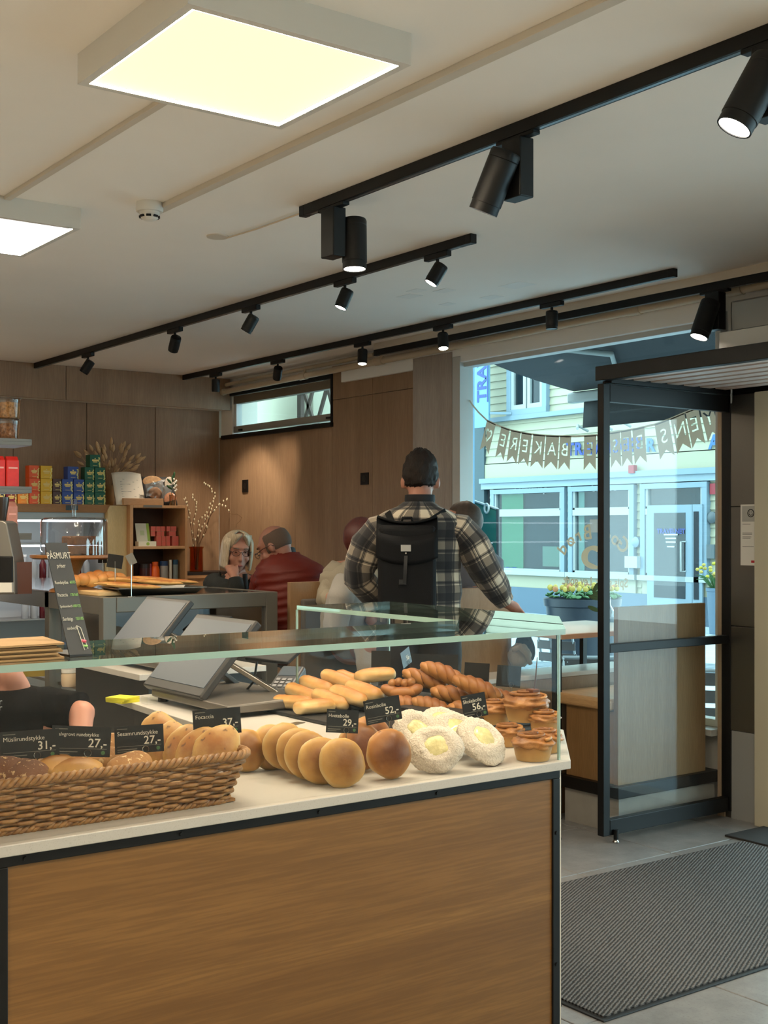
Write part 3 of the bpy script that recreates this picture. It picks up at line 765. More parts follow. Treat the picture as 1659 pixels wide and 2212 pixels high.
# shop door
a, b = xat(1400, YF - .1), xat(1497, YF - .1); c = xat(1519, YF - .1)
boxo('door_leaf', (a, b, YF - .13, YF - .09, ZG0, 1.98), TRIM, hb)
boxo('pane', (xat(1415, YF - .1), xat(1483, YF - .1), YF - .14, YF - .135, .2, P(1450, 1108).z), DGL, hb)
boxo('pane_back', (xat(1415, YF - .1), xat(1483, YF - .1), YF - .134, YF - .1305, .2, P(1450, 1108).z), mat('dark_interior', CE(46, 56, 66), .9), hb)
boxo('door_leaf', (b + .01, c, YF - .13, YF - .09, ZG0, 1.98), TRIM, hb)
boxo('pane', (xat(1501, YF - .1), xat(1512, YF - .1), YF - .14, YF - .135, .2, P(1450, 1106).z), mat('dark_interior', CE(46, 56, 66), .9), hb)
xh = xat(1476, YF - .2)
MB().tube([(xh, YF - .13, 1.28), (xh - .06, YF - .2, 1.28), (xh - .06, YF - .2, .72), (xh, YF - .13, .72)], .018, 8).build('door_handle', SASH, hb, smooth=True, auto=60)
m = text(MB(), 'TRAVELNET', .13, frame(P(1449, 1148, .15), (1, 0, 0), (0, 0, 1)), bold=.004); m.build('lettering', BL, hb)
for i, (py, w_, mm) in enumerate(((1155, .34, 'white_lettering'), (1163, .26, 'white_lettering'), (1171, .24, 'white_lettering'), (1181, .18, 'white_lettering'))):
    p = P(1449, py, .15); boxo('text_line', (p.x - w_ / 2, p.x + w_ / 2, p.y - .004, p.y, p.z - .012, p.z + .014), MT[mm], hb)
# fittings on the wall
for px, py in ((1377, 1171), (1543, 1118)):
    p = P(px, py); MB().lathe([(.11, 0), (.11, .08), (.05, .12), (.001, .12)], p, 20, Matrix.Rotation(pi / 2, 3, 'X')).build('wall_lamp', TRIM if px < 1500 else mat('lamp_grey', CE(104, 118, 124), .5), hb, smooth=True, auto=40)
a, b = P(1364, 1201), P(1391, 1227); boxo('mail_box', (a.x, b.x, YF - .2, YF - .08, b.z, a.z), SASH, hb)
p = P(1545, 1190); boxo('meter_box', (p.x - .09, p.x + .09, YF - .14, YF, p.z - .14, p.z + .12), mat('lamp_grey', CE(104, 118, 124), .5), hb)
p = P(1378, 1013); boxo('alarm_box', (p.x - .07, p.x + .07, YF - .2, YF - .1, p.z - .09, p.z + .07), mat('alarm_red', CE(200, 40, 60), .5), hb)
p = P(1550, 1056); boxo('red_sign', (p.x - .14, p.x + .1, YF - .05, YF - .01, p.z - .1, p.z + .1), mat('alarm_red', CE(200, 40, 60), .5), hb)
for px, py in ((1270, 931), (1322, 928), (1362, 921)):
    p = P(px, py, .12); MB().tube([p, p + Vector((.0, -.3, .1)), p + Vector((.15, -.45, .02))], .03, 8).build('sign_lamp', SASH, hb, smooth=True, auto=60)
# upstairs window
a, b = xat(1101, YF), xat(1187, YF); zb, zt = P(1140, 895).z, P(1140, 735).z
for q in ((a, a + .13, zb, zt), (b - .13, b, zb, zt), (a + .001, b - .001, zb + .001, zb + .12), (a - .05, b + .05, zb - .08, zb)):
    boxo('casing', (q[0], q[1], YF - (.1 if q[1] - q[0] < .2 else .104), YF + .05, q[2], q[3]), TRIM, hb)
xm = (a + b) / 2
for x0, x1 in ((a + .13, xm - .02), (xm + .02, b - .13)):
    for q in ((x0, x0 + .09, zb + .12, zt), (x1 - .09, x1, zb + .12, zt), (x0 + .001, x1 - .001, zb + .121, zb + .22), (x0 + .001, x1 - .001, zb + 1.75, zb + 1.85)):
        boxo('sash', (q[0], q[1], YF - (.08 if q[1] - q[0] < .1 else .083), YF + .03, q[2], q[3]), SASH, hb)
    boxo('pane_back', (x0, x1, YF - .012, YF - .008, zb + .12, zt), mat('dark_interior', CE(46, 56, 66), .9), hb)
    boxo('pane', (x0, x1, YF - .03, YF - .022, zb + .12, zt), DGL, hb)
# vertical banner sign on the house corner
vs_t = thing('banner_sign', 'pale blue vertical hanging sign with dark blue letters', 'sign', P(1040, 920, .6))
a, b = at(1020, 750, Y=YF - .5), at(1059, 922, Y=YF - .5)
boxo('board', (a.x, b.x, YF - .55, YF - .5, b.z, a.z + .6), mat('banner_blue', CE(140, 200, 232), .5), vs_t)
MB().bar((b.x, YF - .52, a.z - .3), (b.x + .25, YF - .1, a.z - .3), .05, .05).build('bracket', TRIM, vs_t)
MB().bar((b.x, YF - .52, b.z + .3), (b.x + .25, YF - .1, b.z + .3), .05, .05).build('bracket', TRIM, vs_t)
m = text(MB(), 'TRAVELNET', .42, frame(at(1041, 868, Y=YF - .56), (0, 0, 1), (-1, 0, 0)), bold=.012, align='LEFT'); m.build('lettering', BL, vs_t)
p0, p1 = at(1053, 868, Y=YF - .56), at(1053, 760, Y=YF - .56)
MB().bar(p0, p1 + Vector((0, 0, 1)), .03, .01, (0, 1, 0)).build('underline', BL, vs_t)
# darker neighbour house further left
nb = thing('neighbour_house', 'grey-green house beyond the cream clapboard house', 'building', (fx0 - 3, YF + 1, ZG0))
boxo('wall_face', (fx0 - 9, fx0 - .35, YF + .5, YF + .9, ZG0, 9), mat('grey_green', CE(118, 146, 148), .7), nb)
boxo('corner_board', (fx0 - .3, fx0 + .05, YF - .05, YF + .4, ZG0, 8), mat('corner_dark', CE(84, 112, 122), .6), nb)
boxo('downpipe', (fx0 - .55, fx0 - .45, YF + .38, YF + .5, ZG0, 8), SASH, nb)
# teal tarpaulin screen
a, b = at(1003, 1075, Y=9.0), at(1076, 1100, Y=9.0); zb = ZG0
ts = thing('tarpaulin_screen', 'dark green tarpaulin screen standing outside the window', 'screen', ((a.x + b.x) / 2, 9.0, zb))
def tf(u, v): return Vector((a.x + (b.x - a.x) * u, 9.0 + .03 * sin(u * 9) * (1 - v), zb + .1 + v * ((a.z + (b.z - a.z) * u) - zb - .1)))
MB().grid(tf, 14, 8).build('sheet', mat('teal_tarp', CE(30, 120, 104), .4, var=.1), ts, smooth=True, thick=.008)
MB().tube([tf(0, 1), tf(.5, 1.0), tf(1, 1)], .014, 8).build('top_rail', SASH, ts)
for u in (.01, .99): MB().cyl(tf(u, 0) - Vector((0, 0, .1)), tf(u, 1), .018, n=8).build('post', mat('post_dark', CE(40, 52, 58), .5), ts)
c = at(1051, 1098, Y=8.96)
MB().tube([c + Vector((.035 * cos(q), 0, .05 * sin(q))) for q in [2 * pi * i / 14 for i in range(14)]], .012, 6, closed=True).build('hook', SASH, ts, smooth=True)
MB().bar(at(1046, 1171, Y=8.97), at(1063, 1173, Y=8.97), .012, .02, (0, 1, 0)).build('buckle', SASH, ts)
# awning over the window
AW = mat('awning_fabric', CE(44, 48, 54), .75)
aw = thing('awning', 'dark grey fabric awning over the shop window', 'awning', (-4.5, YW + 1.2, 2.5))
ax0 = xat(1112, YW + .4) ; ya0, za0 = YW + .36, 3.05
ya1 = YW + 2.0
pe = at(1240, 845, Y=ya1); za1 = pe.z; axl = pe.x
def af(u, v):
    x = axl + (1.5 - axl) * u; return Vector((x, ya0 + (ya1 - ya0) * v, za0 + (za1 - za0) * v - .06 * sin(pi * v)))
MB().grid(af, 10, 8).build('canopy', AW, aw, smooth=True, thick=.006)
def vf(u, v):
    x = axl + .12 + (1.5 - axl) * u; return Vector((x - .02 * v, ya1 + .01 * sin(u * 60), za1 - .05 - .26 * v))
MB().grid(vf, 60, 2).build('valance', AW, aw, smooth=True, thick=.004)
boxo('front_bar', (axl - .05, 1.5, ya1 - .04, ya1 + .04, za1 - .10, za1 - .01), mat('awning_bar', CE(206, 212, 212), .3), aw, bevel=.02, seg=3)
MB().tube([(axl + .35, ya0, za0 - .15), (axl + 1.2, (ya0 + ya1) / 2, (za0 + za1) / 2 - .1), (axl + .55, ya1, za1 - .08)], .022, 8).build('arm', SASH, aw, smooth=True, auto=60)
boxo('cassette', (axl - .1, 1.5, ya0 - .1, ya0 + .03, za0 - .05, za0 + .12), SASH, aw, bevel=.02)
for x in (axl + .3, -2.0, .5): MB().bar((x, 5.66, za0), (x, ya0 - .05, za0), .05, .05).build('wall_bracket', SASH, aw)
# ================================================================ bread and pastries
def crust(name, pale, gold, brown, lo=.36, hi=.98, nz=.30, rough=.45, spots=None, bmp=.15):
    pale, gold, brown = K(.82, pale), K(.82, gold), K(.82, brown)
    t = NT(name); tc = t.n('ShaderNodeTexCoord'); sp = t.n('ShaderNodeSeparateXYZ'); t.l(tc.outputs['Generated'], sp.inputs[0])
    v = t.co('Object'); f = t.noise(v, 28, 4); f2 = t.noise(v, 220, 3)
    h = t.math('ADD', sp.outputs[2], t.math('MULTIPLY', t.math('SUBTRACT', f, .5), nz))
    c = t.ramp(h, [(lo, pale), (lo + (hi - lo) * .45, gold), (hi, brown)])
    if spots: c = t.mix(t.ramp(t.noise(v, spots[0], 2), [(spots[1], (0, 0, 0, 1)), (spots[1] + .06, (.85,) * 3 + (1,))]), c, spots[2])
    t.set(Base_Color=c, Roughness=rough, Specular_IOR_Level=.35, Subsurface_Weight=.0)
    t.bump(t.math('ADD', f, t.math('MULTIPLY', f2, .35)), bmp, .004); return t.m
WHEAT = crust('wheat_crust', C(228, 198, 138), C(206, 158, 88), C(140, 90, 40))
RAISIN = crust('raisin_crust', C(220, 180, 118), C(184, 124, 64), C(112, 62, 30), spots=(30, .72, C(84, 44, 28)))
BUTTER = crust('butter_bun_crust', C(232, 204, 150), C(216, 170, 102), C(166, 106, 50), lo=.32, hi=1.05, nz=.5)
TWISTM = crust('twist_crust', C(208, 162, 104), C(184, 126, 68), C(134, 78, 38), lo=.05, hi=.95, nz=.8)
CINN = mat('cinnamon_filling', C(98, 52, 26), .6)
FOCM = crust('focaccia_crust', C(228, 196, 136), C(214, 172, 104), C(170, 112, 58), nz=.6, spots=(55, .66, C(96, 66, 44)))
SEEDM = crust('seeded_crust', C(206, 164, 112), C(186, 138, 86), C(150, 104, 62), rough=.8, spots=(90, .58, C(214, 186, 140)), bmp=.6)
DARKM = crust('dark_roll_crust', C(150, 106, 72), C(122, 80, 52), C(92, 58, 38), rough=.8, spots=(110, .6, C(196, 164, 120)), bmp=.6)
MUFB = crust('muffin_side', C(206, 164, 102), C(194, 146, 84), C(156, 104, 56), lo=.1, hi=1.0, nz=.6)
MUFT = crust('muffin_top', C(206, 152, 90), C(178, 120, 64), C(126, 78, 40), lo=.1, hi=.95, nz=1.3, rough=.4, bmp=.5)
def coco():
    t = NT('coconut_coat'); v = t.co('Object'); f = t.noise(v, 240, 3, .7); g = t.noise(v, 30, 3)
    t.set(Base_Color=t.ramp(f, [(.3, C(204, 188, 168)), (.6, C(238, 226, 210))]), Roughness=.85); t.bump(t.math('ADD', f, g), 1.0, .006); return t.m
COCO = coco()
CUST = mat('custard', C(206, 194, 138), .25, var=.18, vs_=60, bmp=.5, bs=120, coat=.4)

def lump(seed, r, amp=.07, fq=1.6, flat=.0, nu=28, nv=18, fn2=None):
    so = Vector((seed * 7.3, seed * 3.1, seed * 5.7))
    def fn(p, d):
        k = 1 + amp * noise.noise(d * fq + so) + amp * .4 * noise.noise(d * fq * 3 + so)
        q = p * k
        if flat and q.z < -r[2] * flat: q.z = -r[2] * flat + (q.z + r[2] * flat) * .15
        return fn2(q, d) if fn2 else q
    return MB().ell((0, 0, 0), r, nu=nu, nv=nv, fn=fn)
def put(o, loc, up=(0, 0, 1), spin=0):
    q = Vector(up).normalized().to_track_quat('Z', 'Y') @ Euler((0, 0, spin)).to_quaternion()
    o.location = loc; o.rotation_mode = 'XYZ'; o.rotation_euler = q.to_euler(); return o

# --- row of round wheat buns leaning against each other
ord_ = ['frontmost', 'second', 'third', 'fourth', 'fifth', 'last']
BUNP = [(739, 1648, -2.335), (694, 1643, -2.392), (664, 1630, -2.446), (645, 1623, -2.50), (616, 1612, -2.556), (589, 1614, -2.61)]
for i, (px, py, X) in enumerate(BUNP):
    p = at(px, py, X=X); p.z = max(p.z, ZT + .0505)
    o = lump(i + 1, (.0555, .0565, .03), .06, flat=.72).build('wheat_bun', WHEAT, smooth=True, local=True, cat='bun', group='round wheat buns in a leaning row',
        label=f'round golden wheat bun, {ord_[i]} in the leaning row of six')
    put(o, p, (.93, -.20, .26), i * 1.3)
p = at(531, 1618, X=-2.62); p.z = ZT + .05
put(lump(11, (.052, .052, .032), .06, flat=.7).build('wheat_bun', WHEAT, smooth=True, local=True, cat='bun', label='orange-brown wheat bun peeping out behind the basket corner'), p, (.9, -.2, .35))
# --- raisin buns
RP = [(840, 1627, -2.34, 'large round raisin bun beside the wheat buns', (.95, -.12, .25)), (778, 1612, -2.46, 'raisin bun half hidden between the wheat buns and the front raisin bun', (.93, -.1, .3)),
      (800, 1596, -2.56, 'raisin bun at the back of the raisin buns', (.93, -.1, .3))]
for i, (px, py, X, lb, up) in enumerate(RP):
    p = at(px, py, X=X); p.z = max(p.z, ZT + .0545)
    o = lump(21 + i, (.058, .058, .034), .08, flat=.72).build('raisin_bun', RAISIN, smooth=True, local=True, cat='bun', group='raisin buns', label=lb)
    rm = mat('raisin', C(48, 26, 24), .4)
    for k, a in enumerate((1.2, 2.0, 3.3, 5.2)):
        MB().ell((.047 * cos(a), .047 * sin(a), .009), (.006, .005, .004), nu=8, nv=6).build('raisin', rm, o, smooth=True, local=True)
    put(o, p, up, 2.0 + i)
# --- coconut custard buns
def coco_bun(i, px, py, X, up, r, lb):
    def dip(q, d):
        rr = sqrt(q.x ** 2 + q.y ** 2) / r
        if q.z > 0: q.z -= .013 * max(0, 1 - (rr / .55) ** 2)
        return q + d * (.0022 * noise.noise(d * 26 + Vector((i, 0, 0))) + .0015 * noise.noise(d * 60 + Vector((i, 0, 0))))
    p = at(px, py, X=X); p.z = max(p.z, ZT + .03 + r * .35)
    o = lump(31 + i, (r, r * .86, .028), .12, flat=.65, nu=64, nv=40, fn2=dip).build('coconut_bun', COCO, smooth=True, local=True, cat='bun', group='coconut buns with custard', label=lb)
    cu = lump(41 + i, (r * .50, r * .40, .0065), .28, 1.8, nu=24, nv=12).build('custard', CUST, o, smooth=True, local=True); cu.location = (.004, 0, .0155)
    put(o, p, up, i * 1.7)
coco_bun(0, 941, 1617, -2.345, (.70, -.45, .58), .069, 'coconut bun with custard, front left, tilted on edge')
coco_bun(1, 1040, 1603, -2.365, (.70, -.02, .72), .072, 'coconut bun with a wide custard centre, front right')
coco_bun(2, 982, 1578, -2.47, (.62, -.1, .78), .066, 'coconut bun leaning between the two front coconut buns')
coco_bun(3, 900, 1580, -2.50, (.66, -.3, .7), .066, 'coconut bun behind the front left one, next to the raisin buns')
coco_bun(4, 950, 1562, -2.58, (.5, -.1, .86), .064, 'coconut bun at the back of the coconut buns')
# --- black trays under the back pile
TRAYM = mat('tray_black', C(26, 26, 27), .5)
for i, (a, b, lb) in enumerate(((-3.47, -3.05, 'low black tray under the long butter buns'), (-3.04, -2.66, 'low black tray under the twisted pastries'))):
    yb_ = yend(b) - .05
    t = thing('pastry_tray', lb, 'tray', ((a + b) / 2, (2.05 + yb_) / 2, ZT))
    boxo('base', (a, b, 2.04, yb_, ZT + .001, ZT + .012), TRAYM, t, bevel=.003)
    boxo('riser', (a + .02, b - .02, 2.25, yb_ - .01, ZT + .012, ZT + .05), TRAYM, t, bevel=.003)
# --- long butter buns
LB = [(654, 1498, -3.40, 1), (684, 1481, -3.43, 1), (713, 1511, -3.28, 1), (752, 1503, -3.24, 1), (786, 1492, -3.22, 1), (731, 1468, -3.40, 1), (760, 1470, -3.37, 1), (811, 1459, -3.28, 0), (632, 1528, -3.36, 2), (680, 1537, -3.24, 2)]
lbn = ['far left in the pile, behind two others', 'at the back left of the pile', 'in the middle front of the pile', 'right of the middle of the pile', 'at the right beside the knot pastry', 'at the very back of the pile',
       'orange one at the back of the pile', 'lying crosswise on top of the pile, sugared', 'alone at the lower left corner', 'lowest one, lying in front of the pile']
for i, (px, py, X, dr) in enumerate(LB):
    d = [Vector((.25, .95, .05)), Vector((.93, .32, -.22)), Vector((.3, .95, 0))][dr]
    if i == 9: d = Vector((.1, 1, 0))
    if i == 8: d = Vector((.8, .5, 0))
    p = at(px, py, X=X); p.z = max(p.z, ZT + .034)
    o = lump(51 + i, (.071, .028, .024), .13, 1.7, flat=.8, fn2=lambda q, d: Vector((q.x, q.y * (1.0 - abs(d.x) ** 3 * .0), q.z)) if abs(d.x) < 1e-6 else Vector((.071 * math.copysign(abs(d.x) ** .55, d.x) * (1 + .03 * sin(q.y * 90)), q.y * min(1.25, (max(1e-4, 1 - abs(d.x) ** 3.2) / max(1e-4, 1 - d.x * d.x)) ** .5), q.z * min(1.25, (max(1e-4, 1 - abs(d.x) ** 3.2) / max(1e-4, 1 - d.x * d.x)) ** .5)))).build('butter_bun', BUTTER, smooth=True, local=True, cat='bun', group='long butter buns', label='long golden butter bun ' + lbn[i])
    d.normalize(); zz = Vector((0, 0, 1)); M = frame(p, d, zz.cross(d)); o.location = p; o.rotation_euler = M.to_euler()
# --- twisted pastries
def twist_mesh(seed, L=.135, r=.0178, turns=1.6, amp=.0145):
    L *= 1.08
    m = MB(); N = 34; rnd = random.Random(seed)
    strands = []
    for ph in (0, 2 * pi / 3, 4 * pi / 3):
        pts = []; rr = []
        for k in range(N + 1):
            u = k / N; a = ph + turns * 2 * pi * u; env = sin(pi * min(1, max(.0, u * .94 + .03))) ** .5
            pts.append(Vector(((u - .5) * L, amp * env * cos(a), amp * .75 * env * sin(a) + .004 * sin(pi * u)))); rr.append(r * (.35 + .65 * env))
        m.tube(pts, rr, 10)
    g = MB()
    for ph in (pi / 3, pi, 5 * pi / 3):
        pts = []
        for k in range(N + 1):
            u = k / N; a = ph + turns * 2 * pi * u; env = sin(pi * min(1, max(0, u * .94 + .03))) ** .5
            pts.append(Vector(((u - .5) * L * .96, amp * 1.62 * env * cos(a), amp * 1.25 * env * sin(a) + .004 * sin(pi * u))))
        g.tube(pts, .0042, 6)
    return m, g
TW = [(917, 1469, -3.14, (.85, .5, -.28), .135, 'resting against the top twist, upper left'), (957, 1456, -3.08, (.82, .45, -.3), .14, 'topmost of the pile'), (1031, 1487, -2.88, (.80, .5, -.32), .145, 'long one at the upper right of the pile'),
      (977, 1503, -2.98, (.85, .45, -.15), .125, 'in the middle of the pile, turned to the front'), (888, 1535, -3.03, (.85, .4, -.2), .12, 'lowest left, behind the price tag'), (936, 1530, -2.95, (.85, .4, -.25), .125, 'low in the middle, above the coconut buns'),
      (1012, 1538, -2.86, (.85, .4, -.1), .11, 'low at the right, mostly behind a price tag'), (1085, 1512, -2.84, (.9, .3, -.2), .11, 'at the right end next to the muffin with the stick')]
for i, (px, py, X, d, L, lb) in enumerate(TW):
    p = at(px, py, X=X); p.z = max(p.z, ZT + .04)
    m, g = twist_mesh(i, L, turns=1.3 + .25 * (i % 3))
    o = m.build('twisted_pastry', TWISTM, smooth=True, local=True, cat='pastry', group='twisted cinnamon pastries', label='twisted golden cinnamon pastry, ' + lb)
    g.build('cinnamon_filling', CINN, o, smooth=True, local=True)
    d = Vector(d).normalized(); M = frame(p, d, Vector((0, 0, 1)).cross(d)); o.location = p; o.rotation_euler = M.to_euler()
# knot pastry with crown
p = at(868, 1490, X=-3.10)
t = thing('knot_pastry', 'wide knotted pastry with a brown crown in the middle of the display', 'pastry', p)
d = Vector((.55, .83, 0)).normalized(); e = Vector((0, 0, 1)); nrm = d.cross(e)
m = MB()
for k in (-1, 1):
    m.ell(p + d * (.03 * k) + e * -.004, (.038, .03, .02), frame((0, 0, 0), d, nrm).to_3x3() @ Matrix.Rotation(k * .35, 3, 'Y'), 20, 12)
m.ell(p + nrm * .018 - e * .006, (.045, .022, .018), frame((0, 0, 0), d, nrm).to_3x3(), 20, 12)
m.build('dough', TWISTM, t, smooth=True)
m = MB()
for k in range(4): m.ell(p + d * ((k - 1.5) * .019) + e * (.02 + .004 * (k % 2)), (.013, .02, .014), frame((0, 0, 0), d, nrm).to_3x3() @ Matrix.Rotation(.5, 3, 'Z'), 14, 10)
m.build('crown', MUFT, t, smooth=True)
# --- cup-shaped cinnamon buns at the right
def cup_bun(i, px, py, Z, r, lb, h=.045):
    p = at(px, py, Z=ZT + Z)
    p.y = min(p.y, yend(p.x) - r * 1.25 - .03)
    t = thing('cinnamon_bun', lb, 'bun', p, group='cup-shaped cinnamon buns')
    so = Vector((i * 3.3, i, 0))
    m = MB(); n = 28; prof = [(.001, 0), (r * .84, 0), (r * .92, h * .3), (r * .99, h * .7), (r * .96, h * .95), (.001, h)]
    m.lathe(prof, p, n); b = m.build('side', MUFB, t, smooth=True, auto=60)
    def fn(q, d):
        sp_ = atan2(d.y, d.x); k = 1 + .16 * noise.noise(d * 2.8 + so) + .07 * noise.noise(d * 7 + so) + .04 * sin(3 * sp_ + 9 * d.z + i)
        return q * k
    MB().ell(p + Vector((0, 0, h * .92)), (r * 1.10, r * 1.10, r * .44), nu=36, nv=20, fn=fn).build('crust', MUFT, t, smooth=True)
    m = MB(); pts = []
    for k in range(46):
        a = k * .32; q = r * (.95 - .018 * k); pts.append(p + Vector((q * cos(a), q * sin(a), h * .92 + r * .46 * sqrt(max(0, 1 - (q / (r * 1.07)) ** 2)) + .003)))
    m.tube(pts, .0045, 8); m.build('swirl', MUFT, t, smooth=True)
    return t, p
cup_bun(0, 1151, 1640, .001, .049, 'cup-shaped cinnamon bun at the front right corner')
cup_bun(1, 1199, 1620, .001, .042, 'small cup-shaped bun behind the front corner bun, by the glass', .04)
cup_bun(2, 1098, 1610, .001, .040, 'cup-shaped bun between the coconut buns and the corner bun', .04)
t, p = cup_bun(3, 1137, 1556, .05, .060, 'large cup-shaped bun with an upright brown stick', .055)
tip = p + Vector((.012, .03, .175))
MB().tube([p + Vector((.02, .01, .07)), p.lerp(tip, .6) + Vector((.012, .0, .02)), tip], [.003, .0022, .0012], 6).build('stick', mat('stick_brown', C(70, 44, 28), .7), t)
MB().box(-.014, .014, -.014, .014, 0, .014, Matrix.Translation(p + Vector((.018, .008, .075)))).build('fudge_cube', CINN, t, bevel=.003)
cup_bun(4, 1068, 1562, .03, .048, 'cup-shaped bun half hidden behind the right price tag', .045)
cup_bun(5, 1193, 1585, .02, .040, 'cup-shaped bun farthest right, against the side glass', .05)

# ================================================================ wicker basket
WICK = (lambda t: (t.set(Base_Color=t.ramp(t.noise(t.co('Object'), 60, 3), [(.3, C(120, 80, 42)), (.7, C(170, 124, 70))]), Roughness=.45), t.bump(t.noise(t.co('Object'), 300, 2), .3, .002), t.m)[2])(NT('wicker'))
bx1_, bx0_, by1, by0 = -2.318, -2.66, 1.335, .35
bz, bhgt = ZT + .002, .098
bk_ = thing('wicker_basket', 'long woven wicker bread basket', 'basket', ((bx0_ + bx1_) / 2, (by0 + by1) / 2, bz))
def rrect(u, grow, rad=.05):
    """point on a rounded rectangle, u in metres along the outline"""
    x0, x1, y0, y1 = bx0_ - grow, bx1_ + grow, by0 - grow, by1 + grow
    w_, l_ = x1 - x0 - 2 * rad, y1 - y0 - 2 * rad; q = pi * rad / 2
    segs = [('l', w_), ('a', q), ('l', l_), ('a', q), ('l', w_), ('a', q), ('l', l_), ('a', q)]
    P_ = 2 * (w_ + l_) + 4 * q; u = u % 1.0 * P_
    corners = [(x0 + rad, y0 + rad), (x1 - rad, y0 + rad), (x1 - rad, y1 - rad), (x0 + rad, y1 - rad)]
    for k, (ty, L) in enumerate(segs):
        if u <= L or k == 7:
            if ty == 'l':
                s_ = k // 2; a, b = corners[s_], corners[(s_ + 1) % 4]; tt = u / L
                nx, ny = [(0, -1), (1, 0), (0, 1), (-1, 0)][s_]
                return Vector((a[0] + (b[0] - a[0]) * tt + nx * rad, a[1] + (b[1] - a[1]) * tt + ny * rad)), Vector((nx, ny))
            s_ = (k // 2 + 1) % 4; c_ = corners[s_]; a0 = [-pi, -pi / 2, 0, pi / 2][s_] if s_ else -pi
            a0 = {1: -pi / 2, 2: 0, 3: pi / 2, 0: pi}[s_]; a = a0 + (pi / 2) * u / L
            n_ = Vector((cos(a), sin(a))); return Vector(c_) + n_ * rad, n_
        u -= L
NW = 72; rows = 11
for k in range(rows):
    z = bz + .010 + k * (bhgt - .018) / (rows - 1); g = -.020 + .028 * (z - bz) / bhgt
    pts = []
    for i in range(NW * 4):
        u = i / (NW * 4); p, n_ = rrect(u, g); off = .0062 * sin(2 * pi * u * NW / 2 + pi * (k % 2))
        pts.append((p.x + n_.x * off, p.y + n_.y * off, z))
    MB().tube(pts, .0041, 6, closed=True, sy=1.0).build('weaver', WICK, bk_, smooth=True)
stake = None
for i in range(NW):
    u = (i + .0) / NW; p0, _ = rrect(u, -.020); p1, _ = rrect(u, .008)
    if not (by0 + .05 < p0.y): continue
    MB().tube([(p0.x, p0.y, bz), (p1.x, p1.y, bz + bhgt)], .003, 5).build('stake', WICK, bk_, smooth=True)
for ph in (0, 2 * pi / 3, 4 * pi / 3):        # twisted rim strands
    pts = []
    for i in range(NW * 6):
        u = i / (NW * 6); p, n_ = rrect(u, .010); a = ph + 2 * pi * u * 62
        pts.append((p.x + n_.x * .0062 * cos(a), p.y + n_.y * .0062 * cos(a), bz + bhgt + .004 + .0062 * sin(a)))
    MB().tube(pts, .0052, 6, closed=True).build('rim_strand', WICK, bk_, smooth=True)
    pts = []
    for i in range(NW * 6):
        u = i / (NW * 6); p, n_ = rrect(u, -.020); a = ph + 2 * pi * u * 62
        pts.append((p.x + n_.x * .005 * cos(a), p.y + n_.y * .005 * cos(a), bz + .004 + .004 * sin(a)))
    MB().tube(pts, .0048, 6, closed=True).build('foot_strand', WICK, bk_, smooth=True)
boxo('bottom', (bx0_ + .02, bx1_ - .02, by0 + .02, by1 - .02, bz, bz + .006), WICK, bk_)
boxo('liner', (bx0_ + .03, bx1_ - .03, by0 + .04, by1 - .03, bz + .006, bz + .05), mat('liner_paper', C(150, 118, 78), .8), bk_)
# breads in the basket
BZ = bz + .05
FOC = [(466, 1617, -2.40, 'frontmost'), (428, 1623, -2.45, 'second'), (399, 1620, -2.485, 'third'), (366, 1613, -2.53, 'fourth'), (342, 1592, -2.60, 'rearmost')]
for i, (px, py, X, w_) in enumerate(FOC):
    p = at(px, py, X=X); p.z = max(p.z, BZ + .022)
    o = lump(71 + i, (.060, .046, .021), .09, 1.6, flat=.8).build('focaccia_roll', FOCM, smooth=True, local=True, cat='bread roll', group='focaccia rolls in the basket', label=f'herb speckled focaccia roll, {w_} of five leaning in the basket')
    put(o, p, (.72, -.55, .55), .9 + .2 * i)
ROL = [(165, 1668, -2.40, WHEAT, (.055, .036, .028), 'pale floury half-coarse roll beside the seeded rolls'), (118, 1660, -2.44, WHEAT, (.055, .036, .028), 'pale roll behind the floury roll on the left'),
       (278, 1655, -2.41, SEEDM, (.062, .036, .028), 'brown sesame roll in the middle of the basket'), (212, 1640, -2.52, SEEDM, (.06, .04, .026), 'sesame covered roll behind the price tags'), (236, 1612, -2.60, SEEDM, (.058, .04, .028), 'sesame covered roll at the back of the basket'),
       (50, 1676, -2.40, DARKM, (.055, .04, .032), 'dark muesli roll with seeds at the left edge'), (8, 1668, -2.42, DARKM, (.05, .04, .03), 'dark muesli roll cut by the left edge'), (60, 1645, -2.52, SEEDM, (.05, .04, .026), 'seeded muesli roll behind the dark ones'),
       (20, 1640, -2.58, DARKM, (.05, .04, .026), 'dark muesli roll at the back left of the basket'), (140, 1632, -2.60, SEEDM, (.055, .04, .026), 'oat topped roll behind the half-coarse price tag')]
for i, (px, py, X, mm, r_, lb) in enumerate(ROL):
    p = at(px, py, X=X); p.z = max(p.z, BZ + .022)
    o = lump(81 + i, r_, .10, 1.6, flat=.8).build('bread_roll', mm, smooth=True, local=True, cat='bread roll', group='rolls in the basket', label=lb)
    o.location = p; o.rotation_euler = (0.05, -.08, 1.3 + .35 * (i % 3))

